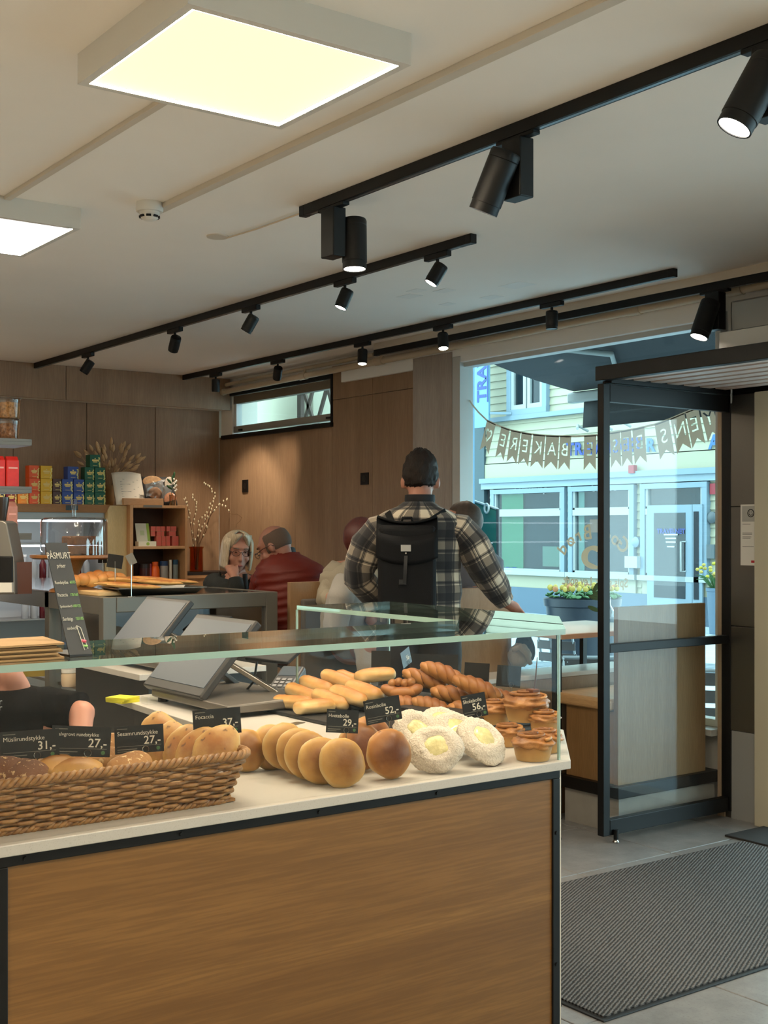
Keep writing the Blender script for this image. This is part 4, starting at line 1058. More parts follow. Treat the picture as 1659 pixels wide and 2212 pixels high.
# ================================================================ price tags
TAGM = mat('tag_black', C(17, 18, 19), .38)
TAGW = mat('tag_print', C(216, 208, 190), .6)
TAGG = mat('tag_green', C(70, 110, 66), .6)
def price_tag(px0, px1, py0, py1, X, label, name, price, roll=0, yaw=.25, rest=None, ring=.62, lean=.12):
    c = at((px0 + px1) / 2, (py0 + py1) / 2, X=X); s = (c.x * FW[0] + c.y * FW[1])
    d = Vector((yaw, 1, 0)).normalized(); comp = d.x * RT[0] + d.y * RT[1]
    w_ = (px1 - px0) * s / F / comp; h_ = (py1 - py0) * s / F
    base = Vector((c.x, c.y, rest if rest is not None else c.z - h_ / 2 - .03))
    t = thing('price_tag', label, 'price tag', base, group='black price tags with printed prices')
    up = Vector((-lean, 0, 1)).normalized(); M = frame(c, d, up) @ Matrix.Rotation(roll, 4, 'Z')
    MB().box(-w_ / 2, w_ / 2, -h_ / 2, h_ / 2, -.0012, 0, M).build('plate', TAGM, t)
    k = h_ / .06
    if name: text(MB(), name, .0128 * k * min(1, 15.5 / len(name)), M @ Matrix.Translation((-w_ * .45, h_ * .22, .0004)), align='LEFT', extr=.0001).build('name_print', TAGW, t)
    if price: text(MB(), price, .0245 * k, M @ Matrix.Translation((w_ * .44, -h_ * .06, .0004)), align='RIGHT', bold=.0002, extr=.0001).build('price_print', TAGW, t)
    m = MB()
    m.box(-w_ * .45, -w_ * .24, h_ * .38, h_ * .41, .0002, .0004, M)
    m.box(-w_ * .45, w_ * .44, -h_ * .245, -h_ * .23, .0002, .0004, M)
    m.box(-w_ * .45, -w_ * .05, -h_ * .36, -h_ * .33, .0002, .0004, M); m.box(-w_ * .45, -w_ * .18, -h_ * .43, -h_ * .41, .0002, .0004, M)
    if name: m.build('fine_print', mat('tag_fine', C(120, 116, 104), .6), t)
    if name: MB().cyl(M @ Vector((w_ * .38, -h_ * .36, .0002)), M @ Vector((w_ * .38, -h_ * .36, .0006)), h_ * .07, n=12).build('green_dot', TAGG, t)
    rc = M @ Vector((w_ * (ring - .5), -h_ * .38, .0025))
    m = MB(); ax, ay = M.to_3x3() @ Vector((1, 0, 0)), M.to_3x3() @ Vector((0, 1, 0)); rr = .007 * k
    m.tube([rc + ax * (rr * cos(q)) + ay * (rr * sin(q)) for q in [2 * pi * i / 16 for i in range(16)]], .0007, 5, closed=True)
    b = Vector((rc.x, rc.y, base.z))
    m.tube([rc - ay * rr, b], .0009, 5); m.build('wire_holder', mat('wire', C(120, 116, 108), .25, 1.0), t)
    return t
price_tag(7, 122, 1578, 1640, -2.45, 'black price tag reading Müslirundstykke 31', 'Müslirundstykke', '31,-', .01, rest=BZ)
price_tag(117, 234, 1569, 1634, -2.43, 'black price tag reading Halvgrovt rundstykke 27', 'Halvgrovt rundstykke', '27,-', -.09, rest=BZ)
price_tag(252, 350, 1567, 1626, -2.46, 'black price tag reading Sesamrundstykke 27', 'Sesamrundstykke', '27,-', .01, rest=BZ)
price_tag(420, 518, 1531, 1587, -2.46, 'black price tag reading Focaccia 37', 'Focaccia', '37,-', .03, rest=BZ)
price_tag(706, 774, 1533, 1583, -2.40, 'black price tag reading Hvetebolle 29', 'Hvetebolle', '29,-', -.10, rest=ZT + .05)
price_tag(788, 866, 1508, 1560, -2.44, 'black price tag reading Rosinbolle 52', 'Rosinbolle', '52,-', .12, rest=ZT + .08)
price_tag(998, 1052, 1499, 1550, -2.58, 'black price tag reading Skolebolle 56', 'Skolebolle', '56,-', .13, rest=ZT + .07)
BK = ZT + .05
price_tag(802, 843, 1406, 1452, -3.44, 'blank back of a black price tag behind the long buns', '', '', .0, yaw=.9, rest=BK)
price_tag(867, 888, 1403, 1438, -3.28, 'narrow dark blue price tag turned sideways', '', '56,-', .25, yaw=-.5, rest=BK)
price_tag(1003, 1057, 1432, 1473, -2.94, 'blank back of a black price tag above the twisted pastries', '', '', -.06, yaw=.7, rest=BK)
price_tag(1073, 1125, 1438, 1484, -2.78, 'blank back of the rightmost black price tag', '', '', -.08, yaw=.7, rest=BK)
price_tag(886, 990, 1413, 1448, -3.40, 'wide dark plate standing for a reflection, in front of the man', '', '', -.04, yaw=.5, rest=BK)  # not a tag: a dark reflection modelled as a solid plate
# ================================================================ till area
POSG = mat('till_grey', C(44, 43, 42), .45)
SCRN = (lambda t: (t.set(Base_Color=C(52, 58, 62), Roughness=.38, Specular_IOR_Level=.3, Emission_Color=(.42, .5, .54, 1), Emission_Strength=.04), t.m)[1])(NT('till_screen'))
def till(dx, dy, label, k=1.0):
    t = thing('till', label, 'till', (-3.70 + dx, 1.98 + dy, ZT))
    x0, x1 = -3.935 + dx, -3.52 + dx
    a, b = Vector((x0, 1.85 + dy, .972)), Vector((x0, 2.06 + dy, 1.207))
    up = (b - a).normalized(); L = (b - a).length; nrm = Vector((1, 0, 0)).cross(up)
    M = frame((x0, 1.85 + dy, .972), (1, 0, 0), up); w_ = x1 - x0
    s = MB().box(0, w_, 0, L, -.028, 0, M).build('screen_housing', POSG, t, bevel=.006)
    MB().box(.012, w_ - .012, .035, L - .02, .0, .002, M).build('display', SCRN, s)
    # support arm and base
    MB().bar(M @ Vector((w_ * .7, L * .55, -.03)), Vector((x1 - .02, 2.17 + dy, .95)), .05, .016).build('support_arm', STEEL, t, bevel=.003)
    MB().bar(M @ Vector((w_ * .3, L * .55, -.03)), Vector((x0 + .1, 2.17 + dy, .95)), .05, .016).build('support_arm', POSG, t, bevel=.003)
    m = MB().prism([(x0 + .05, 1.86 + dy), (x1 + .16, 1.86 + dy), (x1 + .16, 2.18 + dy), (x0 + .05, 2.18 + dy)], lambda u, v, d: Vector((u, v, d + (v - 1.86 - dy) * .02 * (d > ZT + .02))), ZT + .016, ZT + .042)
    m.build('base', mat('till_base', C(112, 106, 98), .35, .5), t, bevel=.006)
    for u, v in ((x0 + .08, 1.89), (x1 + .12, 1.89), (x0 + .08, 2.14), (x1 + .12, 2.14)): MB().cyl((u, v + dy, ZT), (u, v + dy, ZT + .016), .018, n=12).build('foot', BLACKP, t)
    # customer display behind
    c = Vector((x1 - .04, 2.14 + dy, 1.10)); Mc = frame(c, (1, .2, 0), (0, .75, .45))
    MB().box(-.09, .12, -.05, .07, -.012, .0, Mc).build('rear_display', BLACKP, t, bevel=.004)
    MB().tube([c + Vector((-.06, -.02, -.03)), c + Vector((-.03, -.05, -.1)), c + Vector((-.1, -.04, -.14))], .004, 6).build('lead', BLACKP, t, smooth=True)
    return t
till(0, 0, 'tilted grey touch screen till on the white worktop')
# second worktop with another till, further back
bt_ = thing('back_worktop', 'white worktop of the rear till stand', 'worktop', (-5.0, 2.4, 0))
boxo('top', (-5.45, -4.62, 2.16, 2.75, ZT - .025, ZT), STONE, bt_, bevel=.002)
boxo('body', (-5.42, -4.66, 2.22, 2.72, 0, ZT - .025), mat('dark_laminate', C(30, 28, 27), .5), bt_)
till(-1.20, .38, 'second tilted till screen behind the front one')
# sticky notes, card reader, small things
t = thing('sticky_notes', 'block of yellow sticky notes on the white worktop', 'notepad', at(265, 1516, Z=ZT))
c = t.location.copy(); YEL = mat('note_yellow', C(206, 200, 40), .6)
for k in range(3): MB().box(-.042, .042, -.038, .038, k * .006, k * .006 + .0056, Matrix.Translation(c) @ Matrix.Rotation(.25 + .12 * k, 4, 'Z')).build('pad', YEL, t)
c = at(635, 1490, Z=ZT + .02); c = Vector((-3.36, 2.10, ZT))
t = thing('card_reader', 'dark grey card payment terminal behind the till', 'card reader', Vector((-3.82, 2.36, ZT)))
c = t.location
M = frame(c + Vector((0, 0, .035)), (.8, .6, 0), (-.5, .6, .35))
MB().box(-.045, .045, -.085, .085, -.025, .02, M).build('housing', mat('reader_grey', C(58, 58, 60), .4), t, bevel=.01, seg=3)
MB().box(-.034, .034, .01, .07, .02, .022, M).build('display', SCRN, t)
for i in range(9): MB().box(-.03 + (i % 3) * .022, -.015 + (i % 3) * .022, -.07 + (i // 3) * .022, -.056 + (i // 3) * .022, .02, .024, M).build('key', mat('key_grey', C(120, 120, 122), .5), t)
t = thing('paper_clip_holder', 'small clear clip holder on the white worktop', 'holder', at(322, 1520, Z=ZT))
c = t.location
for b in ((-.025, .025, -.018, -.015), (-.025, .025, .015, .018), (-.025, -.022, -.018, .018), (.022, .025, -.018, .018)):
    MB().box(b[0], b[1], b[2], b[3], 0, .024, Matrix.Translation(c)).build('side', GPC, t)
# flat grey mat strip in front of the till
a, b = at(540, 1590, Z=ZT + .001), at(650, 1560, Z=ZT + .001)
MB().bar(a, b, .03, .002).build('steel_strip', STEEL, label='thin steel strip lying on the white worktop behind the buns', cat='strip')

# ================================================================ grey glass cabinet
ZCB, XC, YC0, YC1 = 1.178, -5.6, yat(222, -5.6), yat(600, -5.6)
cb = thing('display_cabinet', 'grey framed glass display cabinet behind the tills', 'display cabinet', (XC - .6, (YC0 + YC1) / 2, 0))
XC2 = -8.2
CF = mat('cabinet_frame', C(104, 101, 93), .36, .35)
def cbx(n, *b): boxo(n, b, CF, cb, bevel=.004)
cbx('post', XC - .05, XC, YC0 - .0, YC0 + .07, 0, ZCB); cbx('post', XC - .05, XC, YC1 - .07, YC1, 0, ZCB)
cbx('post', XC - .75, XC - .69, YC0, YC0 + .07, 0, ZCB); cbx('post', XC - .75, XC - .69, YC1 - .07, YC1, 0, ZCB)
cbx('top_rail', XC - .05, XC, YC0 + .07, YC1 - .07, ZCB - .075, ZCB); cbx('top_rail', XC2, XC - .05, YC0, YC0 + .05, ZCB - .085, ZCB)
cbx('top_rail', XC - .75, XC - .05, YC1 - .05, YC1, ZCB - .06, ZCB)
cbx('top_rail', XC2, XC - .75, YC1 - .05, YC1, ZCB - .06, ZCB)
boxo('top_glass', (XC2, XC - .05, YC0 + .05, YC1 - .05, ZCB - .012, ZCB - .002), mat('black_glass', C(32, 30, 28), .08, spec=.6), cb)
boxo('front_glass', (XC - .028, XC - .022, YC0 + .07, YC1 - .07, .12, ZCB - .075), GPC, cb)
boxo('side_glass', (XC - .69, XC - .05, YC0 + .02, YC0 + .026, .12, ZCB - .085), GPC, cb)
boxo('bottom', (XC2, XC - .05, YC0 + .03, YC1 - .03, 0, .12), BLACK, cb)
boxo('shelf', (XC2 + .1, XC - .06, YC0 + .05, YC1 - .06, .69, .705), STEEL, cb)
boxo('back_panel', (XC2 + .05, XC - .06, YC1 - .028, YC1 - .022, .1, ZCB - .07), mat('mirror_back', C(120, 112, 98), .15, .9), cb)
for y in (.2, .5, .8):
    yy = YC0 + y
    if yy < YC1 - .1: boxo('shelf_rail', (XC - .7, XC - .05, yy, yy + .012, .9, .912), CHROME, cb)
# things inside it
JAR = mat('jar_cream', C(206, 182, 150), .5)
for i, (dy, col, lb) in enumerate(((.16, C(196, 150, 90), 'wrapped brown sandwich at the left of the cabinet shelf'), (.34, C(210, 190, 150), 'pale wrapped sandwich in the cabinet'), (.52, C(150, 40, 46), 'red packed snack in the cabinet'), (.7, C(200, 170, 120), 'tan wrapped roll at the right of the cabinet shelf'))):
    p = Vector((XC - .3, YC0 + dy, .706))
    o = MB().ell(p + Vector((0, 0, .045)), (.07, .06, .045), nu=14, nv=10, fn=lambda q, d: q * (1 + .12 * noise.noise(d * 3 + Vector((i * 9, 0, 0))))).build('wrapped_sandwich', mat('wrap%d' % i, col, .4, var=.2, vs_=30), smooth=True, label=lb, cat='sandwich', group='wrapped food in the cabinet')
# jars and boxes seen under the glass at the left
for i, (px, py) in enumerate(((150, 1490), (184, 1488))):
    p = at(px, py, s=6.35); p.z = .7055; t = thing('lidded_jar', ['pale jar with white lid, left of the pair behind the server', 'pale jar with white lid, right of the pair behind the server'][i], 'jar', p, group='lidded jars behind the server')
    MB().lathe([(.036, 0), (.042, .02), (.042, .06), (.036, .07)], p, 20).build('body', JAR, t, smooth=True, auto=50)
    MB().lathe([(.041, .07), (.041, .088), (.001, .089)], p, 20).build('lid', WHITE, t, smooth=True, auto=50)
a = at(110, 1452, s=6.75); a.z = .83
MB().box(-.35, .35, -.01, .01, -.12, .04, Matrix.Translation(a) @ Matrix.Rotation(R(60), 4, 'Z')).build('yellow_board', mat('yellow_board', C(168, 140, 44), .5), label='yellow board leaning behind the lidded jars', cat='board')

# ---- on top of the cabinet: flat breads, tray, cake stand
tr_ = thing('steel_tray', 'shallow steel tray with flat breads', 'tray', at(330, 1283, Z=ZCB))
c = tr_.location.copy(); d = Vector((.10, 1, 0)).normalized(); e = Vector((1, -.10, 0)).normalized()
def tray_ring(w_, l_, z): return [c + e * a + d * b + Vector((0, 0, z)) for a, b in ((-w_, -l_), (w_, -l_), (w_, l_), (-w_, l_))]
m = MB(); r0, r1, r2 = tray_ring(.1, .19, .003), tray_ring(.13, .225, .035), tray_ring(.14, .235, .035)
n0 = m.add(r0 + r1 + r2, [(0, 1, 2, 3)] + [(i, (i + 1) % 4, 4 + (i + 1) % 4, 4 + i) for i in range(4)] + [(4 + i, 4 + (i + 1) % 4, 8 + (i + 1) % 4, 8 + i) for i in range(4)])
m.build('pan', STEEL, tr_, thick=.002, clean=False)
FLAT = crust('flat_bread', C(222, 178, 110), C(206, 152, 82), C(160, 92, 44), nz=.8)
for i, (px, py, s_, L, lb) in enumerate(((248, 1262, 6.1, .10, 'lowest at the left of the tray'), (290, 1266, 6.05, .13, 'long one along the front of the tray'), (345, 1258, 6.2, .12, 'in the middle of the tray'), (375, 1256, 6.3, .13, 'longest, pointing right on the tray'), (318, 1250, 6.3, .11, 'on top of the heap'), (275, 1252, 6.25, .1, 'on top at the left of the tray'))):
    p = at(px, py, s=s_); p.z = max(p.z, ZCB + .02)
    o = lump(101 + i, (L, .028, .013), .12, 1.7, nu=24, nv=12).build('flat_bread_stick', FLAT, smooth=True, local=True, cat='bread', group='flat bread sticks on the steel tray', label='golden flat bread stick, ' + lb)
    M = frame(p, (.15 + .1 * (i % 3), 1, -.06), (-1, .2, 0)); o.location = p; o.rotation_euler = M.to_euler()
wbd = boxo('serving_board', (-5.98, -5.70, YC0 + .02, YC0 + .30, ZCB, ZCB + .022), wood('board_pine', C(206, 170, 116), C(222, 190, 138), (6, .5, 6), 2, .5), label='pale wooden serving board under the round loaves', cat='board', bevel=.004)
for i, (px, py, s_, r_, lb) in enumerate(((180, 1255, 6.25, .058, 'floury plaited loaf on the serving board, left'), (212, 1248, 6.4, .06, 'floury plaited loaf behind, in the middle of the heap'), (240, 1250, 6.3, .055, 'floury plaited loaf at the right of the serving board'))):
    p = at(px, py, s=s_); p.z = max(p.z, ZCB + .05)
    t = thing('plaited_loaf', lb, 'loaf', p, group='plaited loaves on the serving board')
    m = MB()
    for k in range(3): m.ell(p + Vector((.01 * (k - 1), .038 * (k - 1), .008 * (k == 1))), (r_ * .8, r_ * .55, r_ * .55), Matrix.Rotation(.5 * (k - 1), 3, 'Z'), 18, 12)
    m.build('crust', crust('plait_crust', C(226, 182, 116), C(206, 142, 74), C(170, 104, 50)), t, smooth=True)
# cake stand with dome
cs = thing('cake_stand', 'wooden pedestal cake stand', 'cake stand', at(160, 1272, s=6.55))
c = cs.location; c.z = ZCB
zpl = at(160, 1202, s=6.55).z
CAKEW = wood('stand_wood', C(150, 96, 48), C(178, 122, 68), (3, 3, 3), 3, .4)
MB().lathe([(.13, 0), (.125, .012), (.075, .03), (.035, .06), (.03, .1), (.05, zpl - ZCB - .03), (.07, zpl - ZCB - .012)], c, 32).build('pedestal', CAKEW, cs, smooth=True, auto=45)
MB().lathe([(.21, zpl - ZCB - .012), (.225, zpl - ZCB - .004), (.225, zpl - ZCB + .008), (.001, zpl - ZCB + .008)], c, 40).build('plate', CAKEW, cs, smooth=True, auto=45)
cz = c + Vector((0, 0, zpl - ZCB + .008))
dm = thing('cake_dome', 'clear acrylic cake dome with tall knob', 'cake dome', cz)
GD = glass('dome_acrylic', (.93, .93, .94, 1), 3.0, ior=1.5)
MB().lathe([(.172, 0), (.172, .17), (.165, .188), (.15, .195), (.02, .198), (.001, .198)], cz, 48).build('shell', GD, dm, smooth=True, auto=50, clean=False)
MB().lathe([(.174, .0), (.176, .003), (.172, .006)], cz, 48).build('foot_rim', GPC, dm, smooth=True)
MB().lathe([(.012, .198), (.010, .22), (.012, .25), (.019, .29), (.016, .292), (.001, .288)], cz, 16).build('knob', GD, dm, smooth=True, auto=50)
CAKE = mat('brown_cake', C(112, 72, 42), .8, var=.35, vs_=40, bmp=.8, bs=60)
for i, (dx, dy, dz, sx, sy, rz, lb) in enumerate(((.02, -.05, .0, .075, .085, .1, 'lowest brown cake slab at the left under the dome'), (.0, .07, .0, .07, .06, -.1, 'lowest brown cake slab at the right under the dome'), (.01, .04, .05, .065, .085, .2, 'brown crumbly cake slab on top under the dome'))):
    o = MB().box(-sx, sx, -sy, sy, 0, .048).build('cake_slab', CAKE, local=True, bevel=.008, label=lb, cat='cake', group='brown cake slabs under the dome')
    o.location = cz + Vector((dx, dy, dz + .001)); o.rotation_euler = (0, 0, rz)
# small signs standing behind the breads
for i, (px0, px1, py0, py1, s_, rl, lb) in enumerate(((232, 265, 1198, 1227, 6.2, -.15, 'blank black sign tilted above the plaited loaves'), (212, 231, 1203, 1216, 6.6, 0, 'small blank black sign under the cake stand'), (275, 292, 1196, 1220, 6.0, .45, 'grey blank sign seen edge-on above the tray'))):
    c = at((px0 + px1) / 2, (py0 + py1) / 2, s=s_); d = Vector((.45, .9, 0)).normalized(); w_ = (px1 - px0) * s_ / F; h_ = (py1 - py0) * s_ / F
    t = thing('small_sign', lb, 'sign', (c.x, c.y, ZCB)); M = frame(c, d, (0, 0, 1)) @ Matrix.Rotation(rl, 4, 'Z')
    MB().box(-w_ / 2, w_ / 2, -h_ / 2, h_ / 2, -.001, .001, M).build('plate', TAGM if i < 2 else mat('sign_grey', C(110, 108, 102), .5), t)
    MB().cyl((c.x, c.y, ZCB), c, .0025 if i else .0015, n=8).build('stem', CHROME, t)
    MB().lathe([(.02, 0), (.02, .004), (.001, .005)], (c.x, c.y, ZCB), 14).build('foot', CHROME, t)

# chalk board and paper bags on the glass strip
cbd = thing('price_board', 'dark chalk style price board leaning on the glass top', 'price board', (-2.33, .9, ZG + TG))
BOARDM = mat('slate_board', C(40, 48, 54), .5)
pl, pr = yat(151, -2.33), yat(200, -2.33)
up = Vector((-.128, -.0, .215)).normalized(); Mb = frame((-2.33, pl, ZG + TG + .001), (0, 1, 0), up); bw, bl = pr - pl, .258
MB().box(0, bw, 0, bl, -.003, 0, Mb).build('board', BOARDM, cbd)
MB().box(0, bw, 0, .004, -.13, .0, Mb @ Matrix.Rotation(R(30), 4, 'X')).build('foot', BOARDM, cbd)
CHW, CHG = mat('chalk_white', C(206, 206, 196), .7), mat('chalk_green', C(150, 206, 120), .7)
def chalk(txt, u, v, size, mm, **k): text(MB(), txt, size, Mb @ Matrix.Translation((bw * u, bl * v, .0006)) @ Matrix.Diagonal((.56, 1, 1, 1)), extr=.0002, **k).build('chalk_lettering', mm, cbd)
chalk('PÅSMURT', .5, .88, .0212, CHW, bold=.0); chalk('priser', .5, .79, .014, CHW)
for v, a, b in ((.64, 'Rundstykke', '60/75'), (.53, 'Focaccia', '135/165'), (.43, 'Speltsandwich', '100/125'), (.32, 'Surdeigs', '155/185')):
    chalk(a, .05, v, .0112 * min(1, 9.5 / len(a)), CHW, align='LEFT'); chalk(b, .97, v, .0092, CHG, align='RIGHT')
chalk('sandwich', .36, .24, .0098, CHW)
m = MB(); P2 = lambda u, v: Mb @ Vector((bw * u, bl * v, .0008))
m.tube([P2(.58, .26), P2(.74, .24), P2(.86, .06), P2(.70, .05), P2(.58, .26)], .0009, 5); m.build('chalk_drawing', CHW, cbd)
MB().tube([P2(.66, .13), P2(.84, .12)], .003, 5).build('chalk_drawing', mat('chalk_pink', C(226, 96, 120), .7), cbd); MB().tube([P2(.69, .085), P2(.86, .08)], .0026, 5).build('chalk_drawing', CHG, cbd)
KR = mat('kraft_paper', C(176, 142, 98), .8, var=.1)
for k in range(7):
    y1_ = yat(118, -2.36) - .006 * (k % 3); z = ZG + TG + .001 + k * .0042
    o = MB().prism([(-2.31 - .008 * (k % 2), .30), (-2.31 - .008 * (k % 2), y1_), (-2.475, y1_ + .02), (-2.475, .30)], lambda u, v, d: Vector((u, v, d + .008 * max(0, (v - .7)) * (k == 6))), z, z + .0036).build('paper_bag', KR, label=['bottom', 'second', 'third', 'fourth', 'fifth', 'sixth', 'top'][k] + ' brown paper bag of the pile on the glass top', cat='paper bag', group='pile of brown paper bags')
m = MB()
for q in range(5): m.box(-2.40 - .012 * q, -2.394 - .012 * q, .62, .84 - .03 * (q % 2), ZG + TG + .0306, ZG + TG + .0309)
m.build('bag_print', mat('bag_ink', C(96, 76, 54), .8), o)

# ================================================================ shelving on the left wall
SHW = wood('shelf_oak', C(176, 132, 92), C(198, 156, 114), (6, .5, 6), 1.6, .45)
XSH = -9.28
zsh = at(200, 1090, X=XSH).z
wt = thing('wall_fridge', 'open chilled wall cabinet with an oak top shelf', 'fridge', (XSH - .25, yat(140, XSH), 0))
yf0, yf1 = 1.2, yat(236, XSH)
m = MB().prism([(XSH + .02, zsh), (XSH - .06, zsh - .062), (XSH - .5, zsh - .062), (XSH - .5, zsh)], lambda u, v, d: Vector((u, d, v)), yf0, yf1); m.build('top_shelf', SHW, wt)
FRM = mat('fridge_grey', C(150, 148, 144), .4, .4)
boxo('side_wall', (XSH - .5, XSH - .08, yf1 - .02, yf1 - .005, 0, zsh - .063), FRM, wt)
boxo('back_wall', (XSH - .5, XSH - .47, yf0, yf1 - .02, .0, zsh - .063), mat('fridge_back', C(196, 198, 198), .35), wt)
boxo('head', (XSH - .5, XSH - .08, yf0, yf1 - .02, zsh - .12, zsh - .063), FRM, wt)
LEDW = emit('fridge_led', (.86, .92, 1.0, 1), 3.2)
for z, x in ((zsh - .135, XSH - .10), (zsh - .33, XSH - .16), (zsh - .62, XSH - .16)):
    boxo('light_tube', (x - .02, x, yf0, yf1 - .03, z, z + .014), LEDW, wt)
for z in (zsh - .31, zsh - .60, zsh - .90): boxo('shelf', (XSH - .47, XSH - .14, yf0, yf1 - .02, z, z + .008), FRM, wt)
boxo('base', (XSH - .5, XSH - .08, yf0, yf1 - .02, 0, .55), FRM, wt)
# bottles in the fridge
bm0 = None
BTL = (lambda t: (t.set(Base_Color=C(220, 226, 232), Roughness=.05, Transmission_Weight=.6), t.m)[1])(NT('bottle_glass'))
def bottle(p, name, label, body, cap, r=.028, h=.2, group='bottles in the chilled cabinet'):
    t = thing(name, label, 'bottle', p, group=group)
    MB().lathe([(r * .9, 0), (r, .006), (r, h * .6), (r * .42, h * .78), (r * .42, h * .93), (.001, h * .93)], p, 14).build('body', body, t, smooth=True, auto=50)
    MB().lathe([(r * .48, h * .92), (r * .48, h), (.001, h)], p, 12).build('cap', cap, t, smooth=True, auto=50)
    return t
ORDS = ['first ', 'second ', 'third ', 'fourth ', 'fifth ', 'sixth ', 'seventh ', 'eighth ', 'ninth ', 'tenth ', 'last ']
for row, z in enumerate((zsh - .592, zsh - .892)):
    for i in range(11):
        y = yat(76, XSH) + i * .072
        if y > yf1 - .06: break
        if row == 0 and i in (0,): pass
        bottle(Vector((XSH - .22, y, z)), 'drink_bottle', ORDS[i] + ['clear', 'clear', 'dark red', 'clear'][i % 4] + f' bottle from the left in the {"upper" if row == 0 else "lower"} chilled row', BTL if i % 4 != 2 else mat('red_drink', C(90, 24, 34), .2), mat('cap_white', C(220, 220, 220), .4))
# partition and bookcase
yb_0, yb_1 = yat(288, XSH + .03), yat(405, XSH + .03); XB0 = XSH + .03
bc = thing('bookcase', 'open oak bookcase with two compartments', 'bookcase', (XB0 - .2, (yb_0 + yb_1) / 2, 0))
OB = wood('bookcase_oak', C(178, 134, 92), C(200, 158, 116), (6, 6, .5), 1.6, .45)
boxo('partition', (XSH - .5, XSH - .03, yf1 + .0, yb_0 - .03, 0, zsh - .005), wood('partition_oak', C(196, 170, 118), C(212, 188, 138), (6, 6, .5), 1.6, .45), bc)
boxo('side', (XB0 - .42, XB0, yb_0 - .028, yb_0, 0, zsh), OB, bc, bevel=.002); boxo('side', (XB0 - .42, XB0, yb_1 - .022, yb_1, 0, zsh), OB, bc, bevel=.002)
boxo('top', (XB0 - .42, XB0, yb_0, yb_1 - .022, zsh - .022, zsh), OB, bc, bevel=.002)
zm_ = at(350, 1180, X=XB0).z
for z in (zm_, .7): boxo('shelf', (XB0 - .41, XB0, yb_0, yb_1 - .022, z - .022, z), OB, bc, bevel=.002)
boxo('back', (XB0 - .42, XB0 - .405, yb_0, yb_1 - .022, 0, zsh - .022), mat('bookcase_back', C(96, 66, 50), .6), bc)
boxo('label_strip', (XB0 + .001, XB0 + .003, yat(310, XB0), yat(350, XB0), zsh - .018, zsh + .002), mat('sign_grey', C(110, 108, 102), .5), bc)
# tea boxes
TX = XSH - .045
fr = mat('gold_print', C(222, 198, 120), .5)
def tea(px0, px1, row, col, cname, where, X=TX, h=.0985, turn=0):
    y0_, y1_ = yat(px0, X), yat(px1, X); z0 = zsh + row * (h + .0006)
    t = thing('tea_box', f'{cname} tea box, {where}', 'tea box', (X - .04, (y0_ + y1_) / 2, z0), group='tea boxes on the oak shelf')
    w_ = y1_ - y0_
    bm_ = mat('tea_' + cname.replace(' ', '_'), col, .45)
    boxo('carton', (X - .085, X, y0_ + .001, y1_ - .001, z0, z0 + h), bm_, t, bevel=.002)
    a = Vector((X + .0006, (y0_ + y1_) / 2, z0 + h * .55))
    m = MB().box(X, X + .0008, y0_ + w_ * .22, y1_ - w_ * .22, z0 + h * .48, z0 + h * .62)
    m.box(X, X + .0008, y0_ + w_ * .30, y1_ - w_ * .30, z0 + h * .38, z0 + h * .46); m.box(X, X + .0008, y0_ + w_ * .3, y1_ - w_ * .3, z0 + h * .12, z0 + h * .15)
    m.ell((X + .0003, (y0_ + y1_) / 2, z0 + h * .7), (.0006, w_ * .07, h * .05), nu=8, nv=6); m.build('print', fr, t)
    m = MB(); rnd = random.Random(int(px0) * 3 + row)
    for q in range(9):
        zz = z0 + h * (.04 + .09 * q); m.ell((X + .0004, y1_ - w_ * (.05 + .12 * rnd.random()), zz), (.0006, w_ * (.05 + .05 * rnd.random()), h * .045), nu=7, nv=5)
    m.build('leaf_print', mat('leaf_print', C(222, 214, 130), .5), t)
OR, RO, YE, BR, BU, GR = C(222, 138, 40), C(220, 84, 24), C(216, 172, 24), C(78, 46, 38), C(48, 74, 150), C(26, 92, 66)
tea(38, 62, 0, OR, 'light orange', 'bottom left of the row')
for r_ in range(3): tea(63, 86 - (r_ == 2), r_, RO, 'red-orange', ['bottom', 'middle', 'top'][r_] + ' of its stack')
for r_ in range(3): tea(88, 113, r_, YE, 'yellow', ['bottom', 'middle', 'top'][r_] + ' of its stack')
for r_ in range(2): tea(114, 133, r_, BR, 'brown', ['bottom', 'top'][r_] + ' of its short stack')
for r_ in range(2):
    tea(134, 158, r_, BU, 'blue', ['bottom left', 'middle left'][r_] + ' of the blue boxes'); tea(159, 182, r_, BU, 'blue', ['bottom right', 'middle right'][r_] + ' of the blue boxes')
tea(146, 170, 2, BU, 'blue', 'topmost of the blue boxes')
for r_ in range(3):
    tea(183, 204, r_, GR, 'dark green', ['bottom left', 'second row left', 'third row left'][r_] + ' of the green boxes'); tea(205, 228, r_, GR, 'dark green', ['bottom right', 'second row right', 'third row right'][r_] + ' of the green boxes')
tea(194, 217, 3, GR, 'dark green', 'single topmost of the green boxes')
tea(13, 36, 0, C(122, 18, 30), 'dark red', 'half under the wall rack shelf'); tea(-10, 11, 0, C(30, 40, 66), 'navy', 'cut by the left edge')
# shelf label
boxo('shelf_label', (XSH + .02, XSH + .022, yat(140, XSH), yat(166, XSH), zsh - .046, zsh - .008), TAGM, label='small black label on the edge of the oak top shelf', cat='label')
